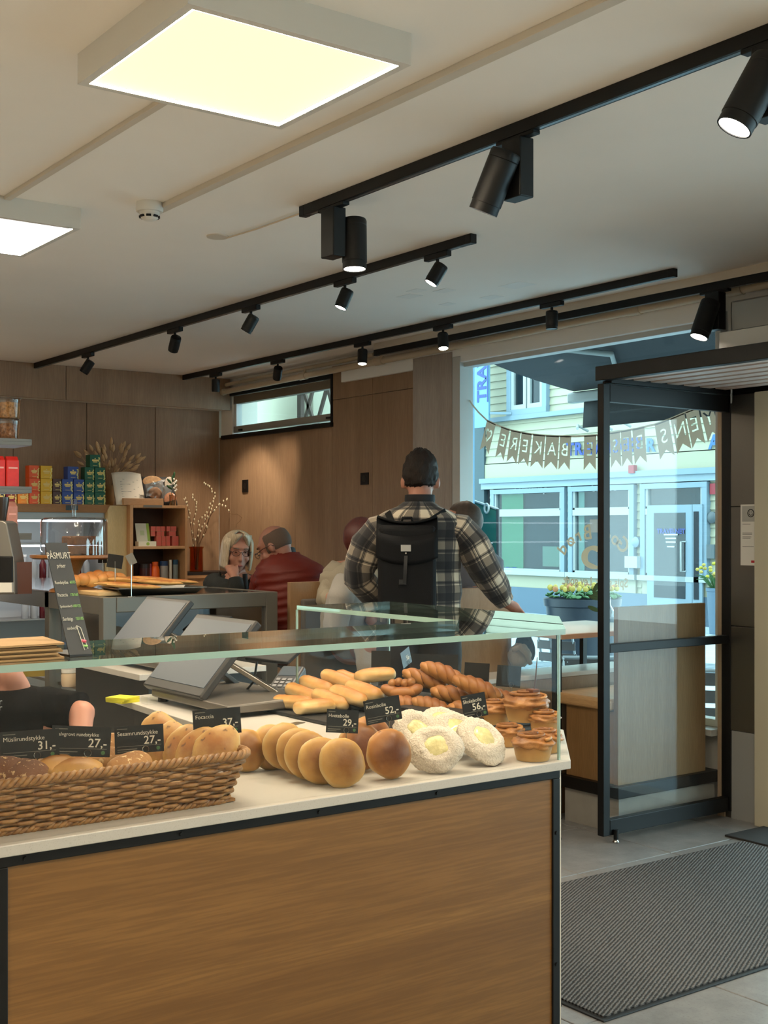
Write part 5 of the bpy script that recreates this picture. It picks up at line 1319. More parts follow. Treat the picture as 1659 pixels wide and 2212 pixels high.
# dried grass bouquet
DRY = mat('dried_grass', C(206, 172, 130), .8, var=.15)
c = Vector((XSH - .38, yat(236, XSH - .38), zsh))
bq = thing('dried_bouquet', 'bouquet of dried bunny-tail grass behind the tea boxes', 'dried flowers', c)
rnd = random.Random(5)
MB().lathe([(.03, 0), (.045, .05), (.035, .13), (.04, .17), (.034, .17), (.03, .13)], c, 18).build('wrap', mat('kraft_paper', C(176, 142, 98), .8), bq, smooth=True)
for i in range(58):
    a = rnd.uniform(-1, 1); L = rnd.uniform(.22, .46); lean = a * .75; dep = rnd.uniform(-.03, .16)
    tipp = c + Vector((dep * .5, .02 + sin(lean) * L * (1.0 if a < 0 else .8), cos(lean) * L + .05)); st = c + Vector((0, a * .015, .14))
    mid = st.lerp(tipp, .55) + Vector((0, 0, .03))
    MB().tube([st, mid, tipp], .0013, 4).build('stem', DRY, bq)
    dd = (tipp - mid).normalized(); M = dd.to_track_quat('Z', 'Y').to_matrix()
    MB().lathe([(.001, -.016), (.012, 0), (.0145, .018), (.008, .042), (.001, .055)], tipp, 7, M).build('seed_head', DRY, bq, smooth=True)
# open cookbook on a rest
c = Vector((XB0 - .16, yat(295, XB0), zsh))
bkk = thing('cookbook', 'open cookbook standing on the bookcase', 'book', c)
PAP = mat('book_paper', C(222, 212, 196), .7)
pz_ = at(290, 1018, X=XB0 - .1).z - zsh
yl_, ym_, yr_ = yat(246, XB0 - .1), yat(314, XB0 - .1), yat(380, XB0 - .1)
def pg(u, v): return Vector((XB0 - .10 + .05 * (1 - u) * (1 if True else 0) - .10 * v + .012 * sin(pi * u), yl_ + (ym_ - yl_) * u, zsh + .003 + v * (pz_ - .02 + .012 * sin(pi * u))))
m = MB().grid(pg, 10, 6); m.build('left_pages', PAP, bkk, smooth=True, thick=.012)
for k in range(9):
    v = .78 - k * .075
    MB().tube([pg(.22 + .1 * (k == 0), v) + Vector((.007, 0, 0)), pg(.85 - .15 * (k % 3), v) + Vector((.007, 0, 0))], .0016, 4).build('text_line', mat('print_grey', C(140, 138, 134), .7), bkk)
def pg2(u, v): return Vector((XB0 - .10 + .03 * u - .10 * v, ym_ + (yr_ - ym_) * u, zsh + .003 + v * (pz_ - .04)))
m = MB().grid(pg2, 8, 6); m.build('right_page', mat('photo_page', C(56, 56, 58), .4), bkk, smooth=True, thick=.006)
def disc(u, v, ru, rv, col, nm):
    a = pg2(u, v) + Vector((.006, 0, 0)); MB().ell(a, (.002, ru, rv), nu=16, nv=8).build('photo_print', mat(nm, col, .5, var=.2, vs_=50), bkk, smooth=True)
disc(.35, .84, .09, .045, C(204, 160, 116), 'photo_bread'); disc(.86, .76, .045, .06, C(220, 206, 190), 'photo_plate'); disc(.8, .2, .06, .06, C(206, 150, 120), 'photo_plate_b')
boxo('book_rest', (XB0 - .06, XB0 - .02, yat(270, XB0), yat(356, XB0), zsh, zsh + .055), SHW, label='low wooden book rest in front of the open cookbook', cat='book rest', bevel=.003)
t = thing('plastic_bag', 'crumpled clear plastic bag of biscuits in front of the cookbook', 'bag', Vector((XB0 - .075, yat(336, XB0 - .07), zsh)))
c = t.location
MB().ell(c + Vector((0, 0, .115)), (.024, .085, .075), nu=18, nv=12, fn=lambda q, d: q * (1 + .25 * noise.noise(d * 4))).build('film', glass('bag_film', (.9, .9, .9, 1), 4, .15), t, smooth=False)
MB().ell(c + Vector((0, 0, .1)), (.016, .06, .05), nu=14, nv=8, fn=lambda q, d: q * (1 + .2 * noise.noise(d * 4))).build('biscuits', mat('biscuit', C(196, 150, 116), .7), t, smooth=True)
# flower in a small glass
c = Vector((XB0 - .03, yat(373, XB0 - .03), zsh))
t = thing('flower_glass', 'small glass with a white flower twig on the bookcase', 'flower', c)
MB().lathe([(.026, 0), (.03, .09), (.028, .09), (.024, .005), (.001, .005)], c, 18).build('glass', glass('amber_clear', (.9, .8, .68, 1), 2.5), t, smooth=True, clean=False)
LEAF = mat('leaf_green', C(44, 78, 40), .5); PET = mat('petal_white', C(228, 224, 214), .6)
MB().tube([c + Vector((0, 0, .01)), c + Vector((0, -.01, .1)), c + Vector((0, .01, .24))], .002, 5).build('stem', LEAF, t)
for k, (dy, dz, rt) in enumerate(((-.03, .2, .8), (.0, .22, .1), (.02, .18, -.5), (-.03, .15, 1.0), (.012, .25, -.2))):
    MB().ell(c + Vector((0, dy, dz)), (.004, .011, .03), Matrix.Rotation(rt, 3, 'X'), 10, 6).build('leaf', LEAF, t, smooth=True)
for k in range(9):
    MB().ell(c + Vector((.004, .02 + .012 * sin(k * 2.1), .12 + .012 * k)), (.008, .009, .009), nu=8, nv=6).build('blossom', PET, t, smooth=True)
# pink boxes in the bookcase
PK = mat('pink_carton', C(226, 112, 100), .5); PKL = mat('pink_line', C(190, 150, 110), .5)
px_s = [(330, 341), (342, 353), (354, 365)]
def pink(px0, px1, z0, h, i, where):
    X = XB0 - .10; y0_, y1_ = yat(px0, X), yat(px1, X)
    t = thing('pink_box', f'small coral pink box, {where} in the bookcase', 'box', (X - .03, (y0_ + y1_) / 2, z0), group='small pink boxes in the bookcase')
    boxo('carton', (X - .05, X, y0_ + .0008, y1_ - .0008, z0, z0 + h), PK, t)
    m = MB().box(X, X + .0006, y0_ + .0008, y1_ - .0008, z0, z0 + .002); m.box(X, X + .0006, y0_ + .0008, y0_ + .0028, z0, z0 + h); m.build('edge_print', PKL, t)
hh = .040
words_r = ['bottom row', 'second row', 'third row', 'top row']; wc = ['far left', 'left', 'middle', 'right', 'far right']
for r_ in range(4):
    cols = [(338, 349), (349.5, 358), (358.5, 367.5), (372, 386)] if r_ < 2 else [(326, 336.5), (337, 347), (347.5, 356.5), (360, 368), (368.5, 381)]
    if r_ == 2: cols = [(326, 335), (339, 347.5), (348, 355), (365, 380)]
    for k, (a, b) in enumerate(cols): pink(a, b, zm_ + .0003 + r_ * (hh + .0004), hh, k, f'{words_r[r_]} {wc[k]}')
# leaflet stand
c = Vector((XB0 - .12, yat(312, XB0 - .1), zm_))
t = thing('leaflet_stand', 'white and green leaflet leaning on its box in the bookcase', 'leaflet', c)
M = frame((XB0 - .08, yat(296, XB0 - .08), zm_ + .04), (0, 1, 0), (-.25, 0, 1)); w_ = yat(325, XB0 - .08) - yat(296, XB0 - .08)
MB().box(0, w_, 0, .15, -.004, 0, M).build('card', mat('leaflet_white', C(226, 226, 210), .6), t)
MB().box(w_ * .8, w_, 0, .15, 0, .001, M).build('green_print', mat('leaflet_green', C(158, 190, 92), .6), t)
MB().box(w_ * .3, w_ * .6, .05, .09, 0, .001, M).build('green_print', mat('leaflet_pale', C(200, 216, 176), .6), t)
boxo('box', (XB0 - .085, XB0 - .02, yat(296, XB0 - .05), yat(334, XB0 - .05), zm_ + .0003, zm_ + .04), mat('leaflet_white', C(226, 226, 210), .6), t)
MB().cyl((XB0 - .02, yat(322, XB0), zm_ + .02), (XB0 - .019, yat(322, XB0), zm_ + .02), .014, n=16).build('green_dot', mat('leaflet_green', C(158, 190, 92), .6), t)
# lower compartment: bottles and tumblers on a stand
zl = at(350, 1262, X=XB0 - .1).z; zl2 = .70
boxo('riser_box', (XB0 - .36, XB0 - .03, yb_0 + .004, yb_1 - .026, zl2 + .0003, zl), mat('riser_dark', C(52, 38, 30), .6), label='dark riser box in the lower bookcase compartment', cat='box')
ORG = mat('orange_flask', C(232, 96, 20), .35)
t = thing('flask', 'bright orange flask in the bookcase', 'flask', Vector((XB0 - .09, yat(335, XB0 - .09), zl))); c = t.location
MB().lathe([(.036, 0), (.038, .004), (.038, .04), (.001, .04)], c, 20).build('base', mat('flask_tan', C(150, 106, 66), .5), t, smooth=True, auto=50)
MB().lathe([(.038, .04), (.038, .12), (.03, .145), (.026, .15)], c, 20).build('body', ORG, t, smooth=True, auto=50)
MB().lathe([(.026, .15), (.026, .185), (.001, .187)], c, 16).build('lid', mat('flask_lid', C(206, 84, 24), .4), t, smooth=True, auto=50)
for i, (px, r_, h_, cb_, cc_, lb) in enumerate(((312, .045, .17, C(70, 34, 34), C(40, 30, 30), 'dark berry jar at the left of the orange flask'), (323, .02, .17, C(150, 52, 76), C(140, 40, 60), 'slim pink box-like carton by the orange flask'), (354, .034, .19, C(150, 146, 140), C(24, 52, 92), 'clear tumbler with blue lid beside the flask'), (368, .012, .2, C(214, 206, 190), C(214, 206, 190), 'slim cream bottle between the tumblers'), (379, .022, .2, C(120, 128, 126), C(24, 66, 92), 'slim grey bottle with blue lid on the right'))):
    p = Vector((XB0 - .09, yat(px, XB0 - .09), zl)); t = thing('container', lb, 'bottle', p)
    MB().lathe([(r_ * .94, 0), (r_, .008), (r_, h_ * .8), (.001, h_ * .8)], p, 18).build('body', mat('cont%d' % i, cb_, .3), t, smooth=True, auto=50)
    MB().lathe([(r_ * 1.02, h_ * .8), (r_ * 1.02, h_), (.001, h_)], p, 18).build('lid', mat('cont_lid%d' % i, cc_, .4), t, smooth=True, auto=50)
# side cabinet with amber vase and catkin twigs
XV = -9.42; yv0, yv1 = yb_1 + .004, YW - .02; zv = at(440, 1236, X=XV).z
sc_ = thing('side_cabinet', 'low oak cabinet with dark edge in the corner', 'cabinet', (XV - .15, (yv0 + yv1) / 2, 0))
boxo('top', (XL + .003, XV, yv0, yv1, zv - .024, zv - .0), mat('dark_edge', C(40, 32, 30), .5), sc_)
boxo('body', (XL + .003, XV - .02, yv0 + .01, yv1, 0, zv - .024), OB, sc_); boxo('top_edge', (XV - .02, XV + .004, yv0, yv1, zv - .05, zv - .026), SHW, sc_)
c = Vector((XV - .1, yat(424, XV - .1), zv))
t = thing('amber_vase', 'amber glass vase with catkin twigs', 'vase', c)
AMB = glass('amber_glass', (.82, .46, .07, 1), 1.6)
MB().lathe([(.055, 0), (.058, .006), (.055, .195), (.062, .205), (.064, .215), (.052, .215), (.05, .01), (.001, .01)], c, 28).build('glass', AMB, t, smooth=True, auto=50, clean=False)
TWG = mat('twig_brown', C(92, 62, 36), .8); CATK = mat('catkin', C(214, 204, 176), .8)
def twig(pts, r=.0032, cat_=14, seed=0, lo=.25, base=True):
    w_ = [at(px, py, X=XV - .1 + dx) for px, py, dx in pts]
    if base: w_ = [c + Vector((0, (w_[0].y - c.y) * .3, .02))] + w_
    tg = MB().tube(w_, [r] + [r * (1 - .6 * i / len(w_)) for i in range(1, len(w_))], 6).build('twig', TWG, t, smooth=True)
    rnd = random.Random(seed)
    for k in range(cat_):
        u = lo + (1 - lo) * k / max(1, cat_ - 1); q = u * (len(w_) - 1.001); i = int(q); p = w_[i].lerp(w_[i + 1], q - i)
        MB().ell(p + Vector((.004, rnd.uniform(-.011, .011), rnd.uniform(-.004, .008))), (.0065, .0065, .011), nu=8, nv=6).build('catkin', CATK, tg, smooth=True)
twig([(418, 1180, 0), (410, 1120, 0), (404, 1090, 0), (398, 1076, 0)], seed=1, cat_=12)
twig([(420, 1180, .03), (416, 1130, .03), (424, 1100, .03), (422, 1085, .03), (416, 1069, .03)], seed=2, cat_=12)
twig([(428, 1170, .02), (436, 1140, .02), (449, 1115, .02), (458, 1090, .02), (464, 1068, .02), (452, 1053, .02), (441, 1045, .02)], seed=3, cat_=18)
twig([(430, 1175, -.02), (444, 1150, -.02), (452, 1120, -.02), (462, 1100, -.02), (472, 1090, -.02), (486, 1091, .1), (492, 1104, .2)], seed=4, cat_=9)
twig([(426, 1165, .04), (428, 1140, .04), (432, 1120, .04), (446, 1108, .04), (456, 1088, .04)], seed=5, cat_=9)
twig([(432, 1175, 0), (444, 1140, 0), (455, 1112, 0), (474, 1092, 0), (487, 1080, 0), (490, 1079, 0)], seed=6, cat_=8)
twig([(492, 1104, .2), (494, 1108, .28), (502, 1112, .28), (512, 1110, .28), (522, 1118, .28), (519, 1125, .28), (511, 1132, .28), (510, 1140, .28)], seed=7, cat_=0, r=.0022, base=False)

# wall rack with jars and coffee packs at the far left edge
sR = 7.0
rk = thing('wall_rack', 'grey metal rack shelves reaching in from the left edge', 'rack', at(-30, 1270, s=sR))
yr1 = at(52, 955, s=sR).y; xr_ = at(52, 955, s=sR).x
RKM = mat('rack_grey', C(120, 116, 110), .4, .4)
zsl = []
for py in (957, 1058, 1157):
    z = at(40, py, s=sR).z; zsl.append(z)
    boxo('shelf', (xr_ - .16, xr_ + .12, yr1 - .7, yr1, z - .022, z), RKM, rk, bevel=.002)
    boxo('lip', (xr_ + .112, xr_ + .12, yr1 - .7, yr1 + .0, z, z + .014), RKM, rk)
boxo('upright', (xr_ - .02, xr_ + .02, yr1 - .27, yr1 - .23, 0, 2.55), BLACK, rk)
def rp(px, X): return yat(px, X)
# nut jars
for i, (py, h_, r_, lb, m2) in enumerate(((0, .125, .062, 'lower clear jar of pecan nuts at the left edge', C(140, 96, 60)), (1, .115, .066, 'upper clear tub of golden flakes stacked on a jar', C(176, 130, 78)))):
    p = Vector((xr_ + .02, rp(18, xr_ + .02), zsl[0] + (.0005 if i == 0 else .1265)))
    t = thing('nut_jar', lb, 'jar', p)
    MB().lathe([(r_ * .82, 0), (r_ * .9, .01), (r_, h_ * .92), (r_ * 1.04, h_)], p, 24).build('jar_wall', glass('jar_clear', (.95, .92, .9, 1), 3.5), t, smooth=True, clean=False)
    MB().lathe([(r_ * .78, .003), (r_ * .86, .012), (r_ * .93, h_ * .78), (.001, h_ * .86)], p, 24).build('nuts', mat('nuts%d' % i, m2, .7, var=.5, vs_=70, bmp=1.0, bs=70), t, smooth=True)
    MB().lathe([(r_ * 1.05, h_ * .98), (r_ * 1.05, h_), (.001, h_ + .001)], p, 24).build('lid', glass('jar_clear', (.95, .92, .9, 1), 3.5), t, clean=False)
REDP = mat('red_pack', C(226, 50, 44), .4, var=.08, vs_=30, bmp=.3, bs=30); PNKP = mat('pink_pack', C(206, 140, 124), .45, var=.08, vs_=30, bmp=.3, bs=30)
def pack(px0, px1, z0, h, mm, lb, grp):
    X = xr_ + .07; y0_, y1_ = rp(px0, X), rp(px1, X)
    t = thing('coffee_pack', lb, 'coffee pack', (X - .03, (y0_ + y1_) / 2, z0), group=grp)
    MB().box(X - .06, X, y0_, y1_, z0, z0 + h * .9).build('pouch', mm, t, bevel=.008, seg=3)
    MB().prism([(X - .055, z0 + h * .88), (X - .005, z0 + h * .88), (X - .026, z0 + h), (X - .034, z0 + h)], lambda u, v, d: Vector((u, d, v)), y0_ + .004, y1_ - .004).build('folded_top', mm, t)
    MB().box(X, X + .0008, y0_ + .012, y1_ - .01, z0 + h * .62, z0 + h * .67).build('print', mat('pack_print', C(240, 180, 170), .5), t)
pack(14, 42, zsl[1], .182, REDP, 'red coffee pack on the rack, right one', 'red coffee packs'); pack(-16, 12, zsl[1], .182, REDP, 'red coffee pack on the rack, cut by the left edge', 'red coffee packs')
pack(15, 39, zsl[2], .185, PNKP, 'dusty pink coffee pack on the lowest rack shelf', 'pink coffee packs'); pack(-12, 13, zsl[2], .185, PNKP, 'dusty pink coffee pack cut by the left edge', 'pink coffee packs')
# grey coffee machine at the left edge
cm = thing('coffee_grinder', 'grey and black coffee grinder at the left edge', 'coffee grinder', at(8, 1270, s=6.3)); c = cm.location; c.z = ZCB
s6 = 6.3
def pm(px, py, s_=s6): return at(px, py, s=s_)
a, b = pm(-40, 1270), pm(42, 1120)
M = frame(c, (RT[0], RT[1], 0), (0, 0, 1))
def rel(px): return (px - 8) * s6 / F
zt_ = pm(0, 1125).z - ZCB
MB().prism([(rel(-50), 0), (rel(40), 0), (rel(38), zt_ * .45), (rel(22), zt_ * .97), (rel(14), zt_), (rel(-50), zt_)], lambda u, v, d: M @ Vector((u, v, d)), -.12, .06).build('housing', mat('grinder_grey', C(128, 124, 118), .35, .5), cm, bevel=.006)
MB().box(rel(-50), rel(36), .06, zt_ * .52, .055, .075, M).build('front_panel', BLACKP, cm, bevel=.006)
MB().box(rel(-50), rel(37), .012, .06, .06, .09, M).build('card', WHITE, cm)
MB().lathe([(.03, 0), (.045, .1), (.046, .12)], M @ Vector((rel(-4), zt_, -.03)), 20).build('hopper', mat('hopper_dark', C(66, 56, 50), .2, .5), cm, smooth=True, auto=50)
boxo('paper_sheet', (pm(48, 1262).x - .02, pm(48, 1262).x, pm(48, 1262).y - .03, pm(48, 1262).y + .05, ZCB, ZCB + .16), mat('menu_brown', C(86, 52, 40), .6), label='narrow dark brown menu holder beside the coffee grinder', cat='menu')
# ================================================================ window lettering
VIN = vinyl('brown_vinyl', C(214, 198, 182), .8)
YV = YW + .047
def loops_of(ch, size):
    cu = bpy.data.curves.new('t', 'FONT'); cu.body = ch; cu.size = size; cu.align_x = 'CENTER'; cu.align_y = 'CENTER'; cu.fill_mode = 'NONE'; cu.resolution_u = 3
    o = bpy.data.objects.new('t', cu); COL.objects.link(o); dg = bpy.context.evaluated_depsgraph_get()
    me = o.evaluated_get(dg).to_mesh(); V = [v.co.to_2d() for v in me.vertices]; adj = {}
    for e in me.edges:
        a, b = e.vertices; adj.setdefault(a, []).append(b); adj.setdefault(b, []).append(a)
    out = []; seen = set()
    for s0 in adj:
        if s0 in seen: continue
        lp = [s0]; seen.add(s0); cur = s0
        while True:
            nx = [q for q in adj[cur] if q not in seen]
            if not nx: break
            cur = nx[0]; seen.add(cur); lp.append(cur)
        out.append([V[i] for i in lp])
    o.evaluated_get(dg).to_mesh_clear(); bpy.data.objects.remove(o); bpy.data.curves.remove(cu); return out
def filled(loops, depth):
    """flat plate with holes, even-odd; returns verts/faces in x, y, thickness in z"""
    cu = bpy.data.curves.new('t', 'CURVE'); cu.dimensions = '2D'; cu.fill_mode = 'BOTH'; cu.extrude = depth
    for lp in loops:
        sp = cu.splines.new('POLY'); sp.points.add(len(lp) - 1); sp.use_cyclic_u = True
        for q, p in zip(sp.points, lp): q.co = (p[0], p[1], 0, 1)
    o = bpy.data.objects.new('t', cu); COL.objects.link(o); dg = bpy.context.evaluated_depsgraph_get(); me = o.evaluated_get(dg).to_mesh()
    r = ([v.co.copy() for v in me.vertices], [tuple(p.vertices) for p in me.polygons])
    o.evaluated_get(dg).to_mesh_clear(); bpy.data.objects.remove(o); bpy.data.curves.remove(cu); return r
band = [(1014, 865), (1020, 874), (1034, 891), (1052, 908), (1075, 919), (1103, 929), (1135, 936), (1165, 940), (1200, 942), (1245, 942.5), (1290, 940), (1332, 933.5), (1375, 926), (1414, 917), (1445, 906), (1476, 893), (1515, 877), (1556, 857)]
bw3 = [at(px, py, Y=YV) for px, py in band]
def band_at(px):
    for (p0, p1), (a, b) in zip(zip(band, band[1:]), zip(bw3, bw3[1:])):
        if p0[0] <= px <= p1[0]:
            u = (px - p0[0]) / (p1[0] - p0[0]); return a.lerp(b, u)
    return bw3[-1]
bg = thing('bunting_decal', 'brown bunting decal with cut-out letters across the shop window', 'window decal', at(1290, 1010, Y=YV))
m = MB()
for a, b in zip(bw3, bw3[1:]): m.bar(a, b, .012, .0006, (0, 1, 0))
m.build('band', VIN, bg)
flags = [('♡', 1052, 1071), ('E', 1083, 1101), ('R', 1104, 1125), ('E', 1127, 1149), ('K', 1152, 1178), ('A', 1180, 1208), ('B', 1210, 1234), ('E', 1262, 1288), ('T', 1290, 1314), ('S', 1317, 1339), ('E', 1341, 1363), ('B', 1366, 1392), ('S', 1414, 1445), ('N', 1448, 1478), ('E', 1481, 1508), ('Y', 1511, 1537), ('B', 1540, 1556)]
for ch, p0, p1 in flags:
    a, b = band_at(p0), band_at(p1); tx = Vector((b.x - a.x, b.z - a.z)); w_ = tx.length; tx.normalize(); dn = Vector((tx.y, -tx.x))
    L = .205; poly = [(0, 0), (w_, 0), (w_, -L), (w_ / 2, -L + .045), (0, -L)]
    if ch == '♡':
        hs = [(16 * sin(q) ** 3, 13 * cos(q) - 5 * cos(2 * q) - 2 * cos(3 * q) - cos(4 * q)) for q in [2 * pi * i / 28 for i in range(28)]]
        lps = [[(w_ / 2 + x * .0022, -.085 + y * .0032) for x, y in hs], [(w_ / 2 + x * .0014, -.085 + y * .0021) for x, y in hs]]
    else:
        lps = [[(w_ / 2 - p[0] * min(1, w_ / .085), -.085 + p[1]) for p in lp] for lp in loops_of(ch, .115)]
    if ch == 'B' and p1 == 1556: lps = []
    V, Fc = filled([poly] + lps, .0003)
    m = MB(); m.add([Vector((a.x + tx.x * p.x - dn.x * p.y, YV + p.z, a.z + tx.y * p.x - dn.y * p.y)) for p in V], Fc)
    m.build('flag', VIN, bg, clean=False)
lg = thing('bakery_logo', 'mirrored bakery logo decal with a ring loaf on the shop window', 'window decal', at(1283, 1265, Y=YV))
lc = at(1283, 1222, Y=YV); pxm = (at(1284, 1222, Y=YV) - lc).x
def pl2(dx, dy): p = at(1283 + dx, 1222 + dy, Y=YV); return p
LGV = vinyl('cream_vinyl', C(218, 200, 180), .7)
m = MB(); rad = 78
for ch, ang in (('G', 38), ('o', 53), ('d', 68), ('.', 80), ('B', 100), ('r', 116), ('ø', 131), ('d', 150)):
    c = pl2(rad * cos(R(ang)), -rad * sin(R(ang)) * .92); rot = R(ang - 90)
    xd = Vector((-cos(rot), 0, -sin(rot))); yd = Vector((-sin(rot), 0, cos(rot)))
    V, Fc = text_mesh(ch, .125 if ch.isupper() else .115, extr=.0004, bold=.002)
    m.add([c + xd * p.x + yd * p.y + Vector((0, p.z, 0)) for p in V], Fc)
m.build('lettering', LGV, lg, clean=False)
V, Fc = text_mesh('Spis godt. Lev godt.', .075, extr=.0004, bold=.001); c = pl2(0, 35)
MB_ = MB(); MB_.add([c + Vector((-p.x * .92, p.z, p.y)) for p in V], Fc); MB_.build('slogan', LGV, lg, clean=False)
outer = [(.105 * cos(q), .07 * sin(q)) for q in [2 * pi * i / 40 for i in range(40)]]; inner = [(.01 + .062 * cos(q), -.004 + .048 * sin(q) * (1 + .25 * cos(q * 2 + 1))) for q in [2 * pi * i / 40 for i in range(40)]]
V, Fc = filled([outer, inner], .0004); c = pl2(0, -18); MB_ = MB(); MB_.add([c + Vector((p.x, p.z, p.y)) for p in V], Fc); MB_.build('ring_loaf', LGV, lg, clean=False)

# ================================================================ seating
PANW = wood('booth_oak', K(.75, C(160, 124, 86)), K(.75, C(184, 148, 110)), (6, 6, .4), 1.6, .45)
PLAT = mat('platform_wood', C(120, 98, 74), .6)
def booth(name, X, px0, px1, py, depth, label, cushion=None, zs_=.66, z0=0, w2=.03):
    y0_, y1_ = yat(px0, X), yat(px1, X); zt2 = at(px0, py, X=X).z
    t = thing(name, label, 'booth', (X - .2, (y0_ + y1_) / 2, z0))
    boxo('back_panel', (X - w2, X, y0_, y1_, z0, zt2), PANW, t, bevel=.002)
    boxo('seat_box', (X - depth, X - w2 - .002, y0_ + .004, y1_, z0, zs_ - .05), PANW, t)
    boxo('seat_pad', (X - depth, X - w2 - .002, y0_ + .004, y1_, zs_ - .048, zs_), mat('pad_grey', C(88, 84, 80), .8), t, bevel=.012, seg=3)
    return t, y0_, y1_, zt2
t, y0_, y1_, zt2 = booth('booth', -5.62, 627, 860, 1258, .50, 'oak booth back with grey pad beside the red jacket')
boxo('back_pad', (-5.62, -5.585, y0_ + .06, y1_ - .05, .35, zt2 - .09), mat('pad_grey', C(88, 84, 80), .8), t, bevel=.012, seg=3)
t, y0_, y1_, zt2 = booth('booth', -5.02, 985, 1105, 1272, .5, 'tan booth back between the man in plaid and the window', zs_=.70)
# low bench block between booth and window
xk = -4.78; yk0, yk1 = yat(1050, xk), YW - .06; zk = at(1180, 1456, X=xk).z
t = thing('low_bench', 'pale topped oak bench block in front of the tan booth', 'bench', (xk - .1, (yk0 + yk1) / 2, 0))
boxo('front', (xk - .24, xk, yk0, yk1, 0, zk - .025), PANW, t, bevel=.002)
boxo('top', (xk - .24, xk + .005, yk0 - .005, yk1, zk - .025, zk), mat('pale_top', C(206, 202, 196), .3), t, bevel=.004)
# window table with vase
xt0, xt1, zt3 = -5.25, -4.62, .967
yt0 = yat(1196, -4.7); yt1 = YW - .04
t = thing('window_table', 'pale topped table on a black leg at the window', 'table', ((xt0 + xt1) / 2, (yt0 + yt1) / 2, zk))
tb = boxo('table_top', (xt0, xt1, yt0 - .02, yt1, zt3 - .028, zt3), mat('pale_pink_top', C(222, 206, 196), .3), t, bevel=.004)
boxo('edge_band', (xt1 - .001, xt1 + .002, yt0 - .02, yt1, zt3 - .028, zt3 - .004), mat('edge_wood', C(190, 140, 104), .5), tb)
yl0 = yat(1196, -4.70)
boxo('leg', (-4.715, -4.685, yl0, yat(1209, -4.70), 0, zt3 - .028), BLACK, t)
boxo('leg', (-5.2, -5.17, yt1 - .1, yt1 - .07, 0, zt3 - .028), BLACK, t)
c = at(1314, 1344, Z=zt3); 
v = thing('bud_vase', 'clear bud vase with a few green leaves on the window table', 'vase', c)
MB().lathe([(.032, 0), (.038, .02), (.036, .06), (.014, .1), (.013, .14), (.015, .145)], c, 20).build('glass', glass('vase_clear', (.82, .88, .88, 1), 3.0), v, smooth=True, clean=False)
LF = mat('dark_leaf', C(62, 84, 44), .5)
MB().tube([c + Vector((0, 0, .02)), c + Vector((0, -.01, .15)), c + Vector((-.02, -.03, .27))], .002, 5).build('stem', LF, v)
for px, py, rx, rot, dz in ((1290, 1282, .03, .5, 0), (1287, 1270, .026, 1.1, 0), (1284, 1291, .03, -.3, 0), (1282, 1315, .03, -.4, 0), (1300, 1262, .024, 1.4, 0)):
    p = at(px, py, s=(c.x * FW[0] + c.y * FW[1])); MB().ell(p, (.036, .004, .013), Matrix.Rotation(R(53), 3, 'Z') @ Matrix.Rotation(-rot, 3, 'Y'), 12, 8).build('leaf', LF, v, smooth=True)
# wall sockets
for px, py, w_, h_, lb in ((531, 1050, 14, 27, 'black wall socket in the pool of lamp light'), (789, 1034, 17, 26, 'black wall socket left of the man in plaid')):
    p = at(px, py, Y=YW); s_ = p.x * FW[0] + p.y * FW[1]; hw, hh2 = w_ * s_ / F / 2 / .6, h_ * s_ / F / 2
    t = thing('wall_socket', lb, 'socket', (p.x, YW, p.z - hh2))
    boxo('plate', (p.x - hw, p.x + hw, YW - .011, YW - .0005, p.z - hh2, p.z + hh2), BLACKP, t, bevel=.002)
    MB().cyl((p.x, YW - .0115, p.z), (p.x, YW - .013, p.z), .024, n=18).build('insert', mat('socket_dark', C(8, 8, 9), .3), t)
# ================================================================ street furniture
DW = mat('dark_slat', CE(74, 62, 58), .6); MG = mat('galvanised', CE(196, 204, 208), .35, .3)
def street_chair():
    t = thing('street_chair', 'x', 'chair', (0, 0, 0), group='folding street chairs outside the window')
    for z in (.52, .64, .76):
        o = MB().grid(lambda u, v: Vector((-.21 + .42 * u, .2 + .03 * sin(pi * u) + (z - .5) * .22, z + .085 * v)), 6, 1).build('back_slat', DW, t, thick=.014, local=True)
        m = MB()
        for x in (-.16, .16):
            for q in (.02, .065): m.ell((x, .195 + .022 * .6 + (z - .5) * .22, z + q), (.009, .006, .009), nu=8, nv=5)
        m.build('rivets', MG, o, local=True)
    for k in range(5): MB().box(-.21, .21, -.2 + k * .085, -.13 + k * .085, .44, .455).build('seat_slat', DW, t, local=True)
    for x in (-.19, .19):
        MB().tube([(x, -.2, 0), (x, .18, .5), (x, .27, .86)], .012, 6).build('frame_leg', MG, t, local=True)
        MB().tube([(x, .26, 0), (x, -.2, .44)], .012, 6).build('frame_leg', MG, t, local=True)
    MB().tube([(-.19, .27, .86), (.19, .27, .86)], .012, 6).build('top_rail', MG, t, local=True)
    return t
sc0 = street_chair(); first = True
SPOTS = [(1262, 11.0, 2.5, 'street chair with its back seen between the table leg and the door post'), (1282, 8.95, .9, 'nearest street chair, behind the window table'), (1228, 12.3, 3.4, 'street chair beyond the slatted tables, left of the planter'), (1148, 10.7, 2.6, 'street chair at the far left, behind the cream coat'),
         (1550, 8.6, 3.9, 'street chair seen past the right edge of the bench panel'), (1420, 9.9, 2.5, 'street chair behind the bench end panel')]
for px, s_, rz, lb in SPOTS:
    p = at(px, 1145, s=s_); p.z = ZG0
    o = sc0 if first else copy_tree(sc0); first = False
    o.location = p; o.rotation_euler = (0, 0, rz); o['label'] = lb
